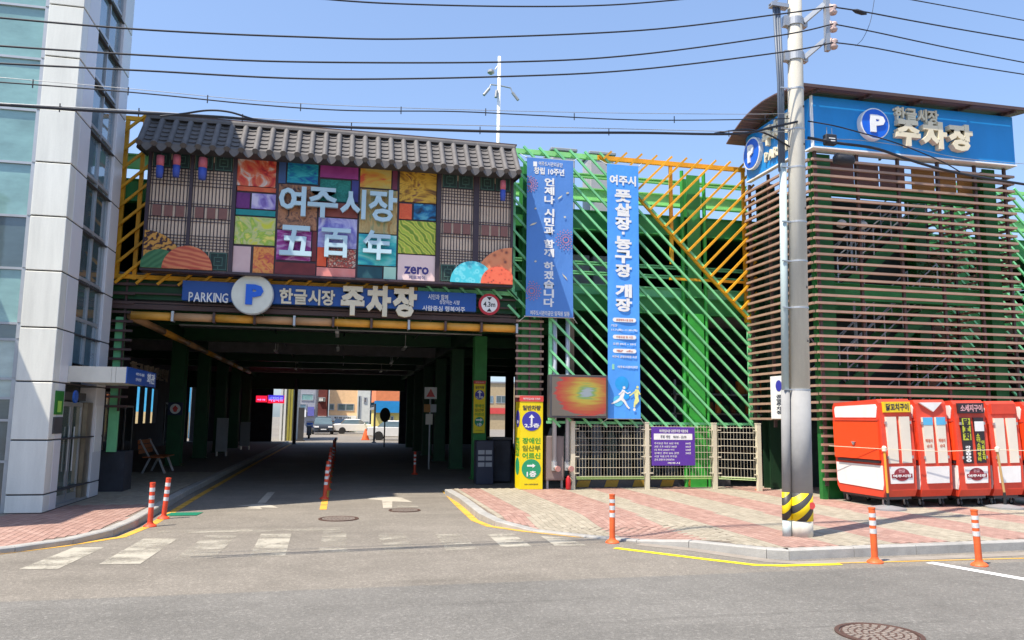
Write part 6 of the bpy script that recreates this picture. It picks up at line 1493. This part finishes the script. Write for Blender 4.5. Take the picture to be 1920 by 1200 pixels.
# warning sign post, right side
t = thing('warning_sign_post', 'thin post with a white warning plate carrying a red triangle inside the underpass', 'traffic sign', (2.95, 26.7, 0))
x0, x1, z0, z1 = rectY(796, 726, 819, 748, 26.7); xm = (x0 + x1) / 2
mb = MB(); mb.tube([(xm, 26.75, 0), (xm, 26.75, z1)], 0.03, 8); part(mb, 'post', STEEL, t)
mb = MB(); mb.box(x0, x1, 26.68, 26.7, z0, z1); part(mb, 'plate', PRINTW, t)
mb = MB(); mb.pxz([(x0 + .06, z0 + .07), (x1 - .06, z0 + .07), (xm, z1 - .05)], 26.672, 26.679); part(mb, 'triangle', RD, t)
x0, x1, z0, z1 = rectY(795, 758, 818, 773, 26.7); mb = MB(); mb.box(x0, xm, 26.68, 26.7, z0, z1); part(mb, 'yellow_plate', mt('plate_ochre', S(190, 130, 50, .8), .5), t)
mb = MB(); mb.box(xm + 0.003, x1, 26.68, 26.7, z0, z1); part(mb, 'grey_plate', GREY, t)
x0, x1, z0, z1 = rectY(798, 776, 811, 796, 26.7); mb = MB(); mb.box(x0, x1, 26.68, 26.7, z0, z1); part(mb, 'notice', CCR, t)
# convex mirror near the far exit
t = thing('road_mirror', 'dark round convex mirror on a thin pole near the far exit', 'mirror', (2.1, 46, 0))
xm_, _, zm_ = onY(722, 778, 46)
mb = MB(); mb.tube([(xm_, 46.05, 0), (xm_, 46.05, zm_)], 0.04, 8); part(mb, 'pole', DKGREY, t)
mb = MB(); mb.disc(xm_, 46, zm_, 0.42, 0.05, 24, rx=.3); part(mb, 'mirror_back', DKGREY, t)
# pay kiosk and barrier at the right
t = thing('parking_kiosk', 'dark parking pay machine with pale buttons in the shade behind the yellow pillar', 'kiosk', (3.6, 20.4, 0))
x0, x1, z0, z1 = rectY(893, 826, 926, 888, 20.6)
mb = MB(); mb.bbox(x0, x1, 20.6, 21.0, 0, z1, 0.02); part(mb, 'cabinet', mt('kiosk_navy', (0.03, 0.035, 0.06), .5), t)
for i in range(3):
    for j in range(2): a = x0 + .05 + j * (x1 - x0) * .42; zz = z0 + 0.18 + i * 0.16; mb = MB(); mb.box(a, a + (x1 - x0) * .36, 20.585, 20.599, zz, zz + 0.11); part(mb, 'button_panel', mt('kiosk_grey', (0.35, 0.36, 0.38), .5), t)
x2 = onY(958, 850, 21.0)[0]
t = thing('storage_chest', 'low dark chest standing beside the pay machine in the shade', 'chest', (x1, 21, 0))
mb = MB(); mb.bbox(x1 + .05, x2, 21.0, 21.8, 0.03, 1.15, 0.03); part(mb, 'chest', SHADE_DK, t); mb = MB(); mb.bbox(x1 + .02, x2 + .03, 20.97, 21.83, 1.152, 1.22, 0.02); part(mb, 'lid', DKGREY, t)
# side standee boards on the left pavement inside
for i, (x, y, h, m, lab) in enumerate(((-4.6, 33, 1.5, 'board_white', 'pale upright board by the second left column'), (-4.4, 39, 1.3, 'board_white', 'farther pale upright board at the left inside the underpass'))):
    t = thing('standing_board', lab, 'board', (x, y, 0.12), 'boards standing inside the underpass'); mb = MB(); mb.bbox(x - .22, x + .22, y, y + .05, 0.3, h + .12, .01); part(mb, 'board', mt(m, (0.4, 0.4, 0.42), .6), t); mb = MB(); mb.box(x - .2, x - .16, y, y + .3, .12, .3); mb.box(x + .16, x + .2, y, y + .3, .12, .3); part(mb, 'foot', STEEL, t)
# stock behind the right bars
rg = random.Random(11)
STK = [mt('stock_orange', S(220, 130, 60, .7), .7), mt('stock_brown', S(130, 80, 50, .7), .8), mt('stock_grey', S(110, 115, 125, .7), .7), mt('stock_green', S(60, 110, 60, .6), .7)]
t = thing('market_stall', 'cluttered market stall with orange and brown goods behind the lower right green bars', 'stall', (11.0, 20.5, 0))
mb = MB(); mb.box(9.2, 12.4, 19.9, 21.0, 0.85, 0.9); part(mb, 'table_top', STK[1], t)
for x in (9.3, 12.3): mb = MB(); mb.box(x - .03, x + .03, 20.0, 20.06, 0, .85); mb.box(x - .03, x + .03, 20.9, 20.96, 0, 2.9); part(mb, 'leg', STEEL, t)
mb = MB(); mb.box(9.2, 12.4, 20.9, 20.96, 1.9, 1.95); mb.box(9.2, 12.4, 20.6, 20.96, 2.45, 2.5); part(mb, 'shelf', STEEL, t)
for i in range(26):
    x = 9.3 + (i % 13) * 0.235; z0 = 1.952 if i < 13 else 2.502; h = rg.uniform(.18, .4); w_ = rg.uniform(.08, .11)
    mb = MB()
    if rg.random() < .5: mb.lathe(x + .1, 20.8, [(w_ * .7, z0), (w_, z0 + h * .4), (w_ * .8, z0 + h)], 8)
    else: mb.bbox(x + .1 - w_, x + .1 + w_, 20.72, 20.88, z0, z0 + h, .01)
    part(mb, 'goods', rg.choice(STK), t)
# hanging garments / tubes behind the fence
for i in range(9):
    x = 5.6 + i * 0.42; mb = MB(); h = 1.2 + rg.random() * .5
    mb.loft([[(x - .12, 20.6, .2), (x + .12, 20.6, .2), (x + .10, 20.75, .2), (x - .10, 20.75, .2)], [(x - .15, 20.6, h * .8), (x + .15, 20.6, h * .8), (x + .15, 20.75, h * .8), (x - .15, 20.75, h * .8)], [(x - .05, 20.65, h), (x + .05, 20.65, h), (x + .05, 20.7, h), (x - .05, 20.7, h)]])
    single(mb, 'covered_rack', mt(('cover_a', 'cover_b', 'cover_c')[i % 3], ((.16, .17, .19), (.10, .13, .11), (.22, .2, .19))[i % 3], .7, .2), ['leftmost', 'second', 'third', 'fourth', 'middle', 'sixth', 'seventh', 'eighth', 'rightmost'][i] + ' cloth covered rack, counted from the left, behind the mesh fence', 'rack', 'covered racks behind the fence')

# ================================================================== THE STREET BEYOND THE UNDERPASS
def bldg(name, label, u0, u1, Y, ztop, depth, mat, wins=(), signs=(), roof=GREY, zb=0.0):
    x0 = onY(u0, 785, Y)[0]; x1 = onY(u1, 785, Y)[0]
    t = thing(name, label, 'building', ((x0 + x1) / 2, Y, 0))
    mb = MB(); mb.box(x0, x1, Y, Y + depth, zb, ztop); part(mb, 'wall', mat, t)
    mb = MB(); mb.box(x0 - .15, x1 + .15, Y - .15, Y + depth + .1, ztop + .003, ztop + .25); part(mb, 'roof', roof, t)
    for (a, b_, c2, d, m) in wins:
        X0, X1, Z0_, Z1w = rectY(a, b_, c2, d, Y); fr = MB(); w_ = .08
        fr.box(X0, X1, Y - .06, Y - .003, Z0_, Z0_ + w_); fr.box(X0, X1, Y - .06, Y - .003, Z1w - w_, Z1w); fr.box(X0, X0 + w_, Y - .06, Y - .003, Z0_ + w_, Z1w - w_); fr.box(X1 - w_, X1, Y - .06, Y - .003, Z0_ + w_, Z1w - w_)
        if X1 - X0 > 1.6: fr.box((X0 + X1) / 2 - .04, (X0 + X1) / 2 + .04, Y - .06, Y - .003, Z0_ + w_, Z1w - w_)
        fo = part(fr, 'window', FRAME, t); p = MB(); p.box(X0 + w_, X1 - w_, Y - .03, Y - .004, Z0_ + w_, Z1w - w_); part(p, 'pane', m, fo)
    for (a, b_, c2, d, m, s) in signs:
        X0, X1, Z0_, Z1w = rectY(a, b_, c2, d, Y); p = MB(); p.box(X0, X1, Y - .25, Y - .065, Z0_, Z1w); part(p, 'shop_sign', m, t)
        if s: text(s, (X0 + .2 * (X1 - X0), X1 - .2 * (X1 - X0), Z0_ + .3 * (Z1w - Z0_), Z1w - .25 * (Z1w - Z0_)), Y - .251, BK, t, bold=.02)
    return t
FB = 92
bldg('shop_building', 'cream two storey shop building in sunlight, straight beyond the underpass', 616, 669, FB, 5.9, 10, mt('far_cream', S(246, 205, 160, .9), .8), [(617, 757, 627, 769, GLD), (633, 757, 664, 770, GLD), (617, 793, 627, 806, GLD), (634, 790, 651, 814, GLD)], [(616, 779, 668, 789, PRINTW, '행복상회'), (653, 793, 668, 814, mt('far_mint', S(190, 220, 215, .8), .6), '')])
bldg('brick_building', 'narrow dark red building left of the cream shop', 592, 612, FB + 4, 8.0, 10, mt('far_brick', S(120, 60, 58, .8), .8), [(594, 745, 610, 753, GLD)], [(598, 747, 606, 752, PRINTW, ''), (593, 780, 612, 784, PRINTW, '')])
bldg('grey_building', 'pale grey building with bluish windows left of the dark red one', 556, 590, FB - 8, 8.5, 10, mt('far_grey', S(170, 172, 178, .8), .8), [(565, 738, 588, 751, GLT), (560, 757, 575, 766, GLM)], [(577, 763, 589, 780, mt('far_violet', S(110, 110, 190, .8), .6), ''), (566, 768, 574, 782, PRINTW, ''), (575, 790, 589, 796, DKGREY, '')])
bldg('white_building', 'whitish building between the cream shop and the blue one', 670, 693, FB - 4, 7.5, 10, mt('far_white', S(215, 215, 205, .9), .8), [(682, 745, 688, 756, GLD), (671, 742, 676, 800, GLD), (682, 790, 691, 803, GLT)], [])
bldg('teal_building', 'narrow shaded teal building with small signs', 693, 706, FB - 2, 8.0, 10, mt('far_teal', S(60, 100, 120, .8), .8), [(696, 760, 702, 775, GLD)], [(696, 742, 705, 752, mt('far_azure', S(40, 150, 215, .8), .5), '')])
t = bldg('blue_building', 'building with orange top, bright blue band and yellow wall right of the exit', 704, 765, 70, 2.35, 10, mt('far_straw', S(232, 210, 120, .9), .8), [(732, 780, 738, 790, GLD)], [])
x0, x1, z0, z1 = rectY(704, 752, 765, 774, 70); mb = MB(); mb.box(x0 - .1, x1, 69.7, 69.98, z0, z1); part(mb, 'blue_band', mt('far_azure', S(40, 150, 215, .8), .5), t)
mb = MB(); mb.box(x0, x1, 69.72, 80, z1 + .003, 5.6); part(mb, 'orange_band', mt('far_orange', S(235, 140, 90, .85), .6), t)
t = bldg('corner_building', 'pale building close to the exit with a dark doorway and white stripes', 525, 551, 57, 6, 8, mt('far_pale', S(205, 208, 198, .85), .8), [(537, 754, 542, 780, GLD), (530, 790, 535, 812, GLM)], [])
for u in (527, 533.5, 541, 546): 
    x, _, _ = onY(u, 785, 57); mb = MB(); mb.box(x - .07, x + .07, 56.85, 56.99, 0, 4.5); part(mb, 'downpipe', PRINTW if u < 540 else mt('pipe_yellow', S(190, 180, 80, .8), .6), t)
bldg('distant_block', 'bluish white block filling the gap behind the far street', 540, 600, 120, 9, 10, mt('far_block', S(190, 200, 210, .8), .8), [(560, 742, 580, 756, GLM)], [])
bldg('distant_block', 'beige block behind the yellow wall to the right of the exit', 740, 1010, 118, 7, 10, mt('far_beige', S(200, 178, 140, .8), .8), [(905, 742, 925, 756, GLM), (930, 742, 950, 756, GLD), (870, 745, 890, 757, GLD)], [(905, 765, 955, 776, RD, '')])
# blue hall seen through the opening in the market wall
mb = MB(); mb.box(-26, -11, 62, 62.3, 0, 7); single(mb, 'blue_hoarding', mt('hoarding_blue', S(70, 175, 225, .9), .6), 'bright blue hoarding seen through the opening in the market wall at the left', 'hoarding')
mb = MB(); mb.box(-26, -11, 61.6, 61.9, 0, 1.9); single(mb, 'sandy_wall', mt('wall_sand', S(215, 190, 140, .85), .7), 'low sandy wall at the foot of the blue hoarding', 'wall')
# cars
def car(name, label, x, y, rz, paint, suv=False, group='cars beyond the underpass'):
    t = thing(name, label, 'car', (x, y, 0), group); t.rotation_euler = (0, 0, rz); Lc = dict(local=True)
    L, W, Hh = (4.6, 1.85, 1.68) if suv else (4.4, 1.76, 1.45)
    pr = [(-L / 2, .35), (-L / 2 + .05, .72), (-L / 2 + .12, .86), (-L * .24, .98), (L * .33, 1.0), (L / 2 - .06, .95), (L / 2, .6), (L / 2 - .03, .32), (L * .36, .26), (-L * .36, .26)]
    b = MB(); rings = []
    for s, k in ((-1, .93), (-.86, 1), (.86, 1), (1, .93)): rings.append([(s * W / 2, yy * (1 if k == 1 else .985), .62 + (zz - .62) * (1 if k == 1 else .86)) for yy, zz in pr])
    b.loft(rings); part(b, 'body', paint, t, **Lc)
    rr = L * (.44 if suv else .33)
    b = MB(); b.loft([[(-W / 2 + .06, -L * .25, .97), (W / 2 - .06, -L * .25, .97), (W / 2 - .06, rr, .99), (-W / 2 + .06, rr, .99)], [(-W / 2 + .22, -L * .10, Hh - .05), (W / 2 - .22, -L * .10, Hh - .05), (W / 2 - .22, rr - .45, Hh - .05), (-W / 2 + .22, rr - .45, Hh - .05)]]); part(b, 'windows', GLD, t, **Lc)
    b = MB(); b.loft([[(-W / 2 + .2, -L * .11, Hh - .055), (W / 2 - .2, -L * .11, Hh - .055), (W / 2 - .2, rr - .42, Hh - .055), (-W / 2 + .2, rr - .42, Hh - .055)], [(-W / 2 + .26, -L * .08, Hh), (W / 2 - .26, -L * .08, Hh), (W / 2 - .26, rr - .5, Hh), (-W / 2 + .26, rr - .5, Hh)]]); part(b, 'roof', paint, t, **Lc)
    for sx in (-1, 1):
        for yy in (-L * .31, L * .30):
            b = MB(); k = 18; b.loft([[(sx * (W / 2 - .02) + d, yy + .33 * math.cos(2 * math.pi * i / k), .33 + .33 * math.sin(2 * math.pi * i / k)) for i in range(k)] for d in (-.1, .06)]); wo = part(b, 'wheel', BLACK, t, **Lc)
            b = MB(); b.loft([[(sx * (W / 2 + .03) + d, yy + .2 * math.cos(2 * math.pi * i / k), .33 + .2 * math.sin(2 * math.pi * i / k)) for i in range(k)] for d in (-.02, .02)]); part(b, 'rim', STEEL, wo, local=True)
        b = MB(); b.bbox(sx * (W / 2 - .3) - .2, sx * (W / 2 - .3) + .2, -L / 2 - .01, -L / 2 + .2, .64, .78, .02); part(b, 'headlight', WHITE, t, **Lc)
        b = MB(); b.bbox(sx * (W / 2 + .05) - .1, sx * (W / 2 + .05) + .1, -L * .2, -L * .2 + .1, .98, 1.1, .02); part(b, 'mirror', paint, t, **Lc)
    b = MB(); b.box(-.5, .5, -L / 2 - .03, -L / 2 + .1, .42, .56); part(b, 'grille', BLACK, t, **Lc)
    b = MB(); b.box(-.26, .26, -L / 2 - .045, -L / 2 - .031, .44, .53); part(b, 'number_plate', WHITE, t, **Lc)
    return t
g0 = gnd(610, 824); car('parked_car', 'dark grey SUV facing the camera in the street beyond the underpass', g0[0] * 1.3 - .3, g0[1] + 18, 0.06, mt('paint_dark', (0.035, 0.04, 0.05), .3, .05), True)
g0 = gnd(631, 821); car('parked_car', 'light blue grey car behind the dark SUV', g0[0] * 1.3 + .5, g0[1] + 24, -0.1, mt('paint_lightblue', (0.35, 0.42, 0.48), .3, .05))
g0 = gnd(742, 826); car('parked_car', 'white car parked side on by the blue building', g0[0] + .2, g0[1] + 1.2, R(82), mt('paint_white', (0.75, 0.75, 0.75), .3, .05))
g0 = gnd(668, 817); car('parked_car', 'small white car parked side on by the cream shop', g0[0], g0[1] + 8, R(95), mt('paint_white', (0.75, 0.75, 0.75), .3, .05))
g0 = gnd(685, 825); t = thing('traffic_cone', 'orange barrier cone standing in the sun at the far exit', 'traffic cone', g0)
mb = MB(); mb.lathe(g0[0], g0[1], [(.28, .04), (.06, .8), (.04, .84)], 14); part(mb, 'cone', DO, t); mb = MB(); mb.box(g0[0] - .32, g0[0] + .32, g0[1] - .32, g0[1] + .32, 0, .038); part(mb, 'foot', DO, t)
# parked scooter and a dark standing banner at the left of the exit
g0 = gnd(563, 827); x, y = g0[0], g0[1]
mb = MB(); mb.box(x - .2, x + .2, y, y + .1, 0, 2.3); mb.box(x - .3, x + .3, y - .2, y + .3, 0, .08); single(mb, 'standing_banner', DKGREY, 'tall narrow dark standing banner at the left side of the far exit', 'banner stand')
g0 = gnd(579, 822); x, y = g0[0], g0[1]
t = thing('motor_scooter', 'small dark motor scooter parked at the left side beyond the exit', 'scooter', (x, y, 0))
for yy in (y - .6, y + .6):
    mb = MB(); k = 16; mb.loft([[(x + d, yy + .25 * math.cos(2 * math.pi * i / k), .25 + .25 * math.sin(2 * math.pi * i / k)) for i in range(k)] for d in (-.06, .06)]); part(mb, 'wheel', BLACK, t)
mb = MB(); mb.pyz([(y - .55, .45), (y - .5, .95), (y - .38, .98), (y - .3, .35), (y + .1, .32), (y + .25, .75), (y + .85, .78), (y + .8, .4), (y + .4, .3), (y - .4, .25)], x - .17, x + .17); part(mb, 'body', DKGREY, t)
mb = MB(); mb.tube([(x - .35, y - .42, 1.05), (x, y - .48, 1.0), (x + .35, y - .42, 1.05)], .025, 8); part(mb, 'handlebar', STEEL, t)
mb = MB(); mb.bbox(x - .25, x + .25, y + .55, y + .95, .8, 1.2, .04); part(mb, 'carrier_box', BLUE, t)

for u, vb, h_, lab in ((701, 830, 2.6, 'thin dark post at the right kerb just inside the far exit'), (551, 833, 4.0, 'tall thin dark post at the left edge of the far exit')):
    g0 = gnd(u, vb); t = thing('steel_post', lab, 'post', g0, 'thin posts at the far exit')
    mb = MB(); mb.tube([(g0[0], g0[1], 0.02), (g0[0], g0[1], h_)], 0.07 if u > 600 else 0.11, 10); part(mb, 'shaft', DKGREY, t)
    mb = MB(); mb.lathe(g0[0], g0[1], [(0.16, 0), (0.16, 0.03), (0.12, 0.06)], 12); part(mb, 'foot', DKGREY, t)
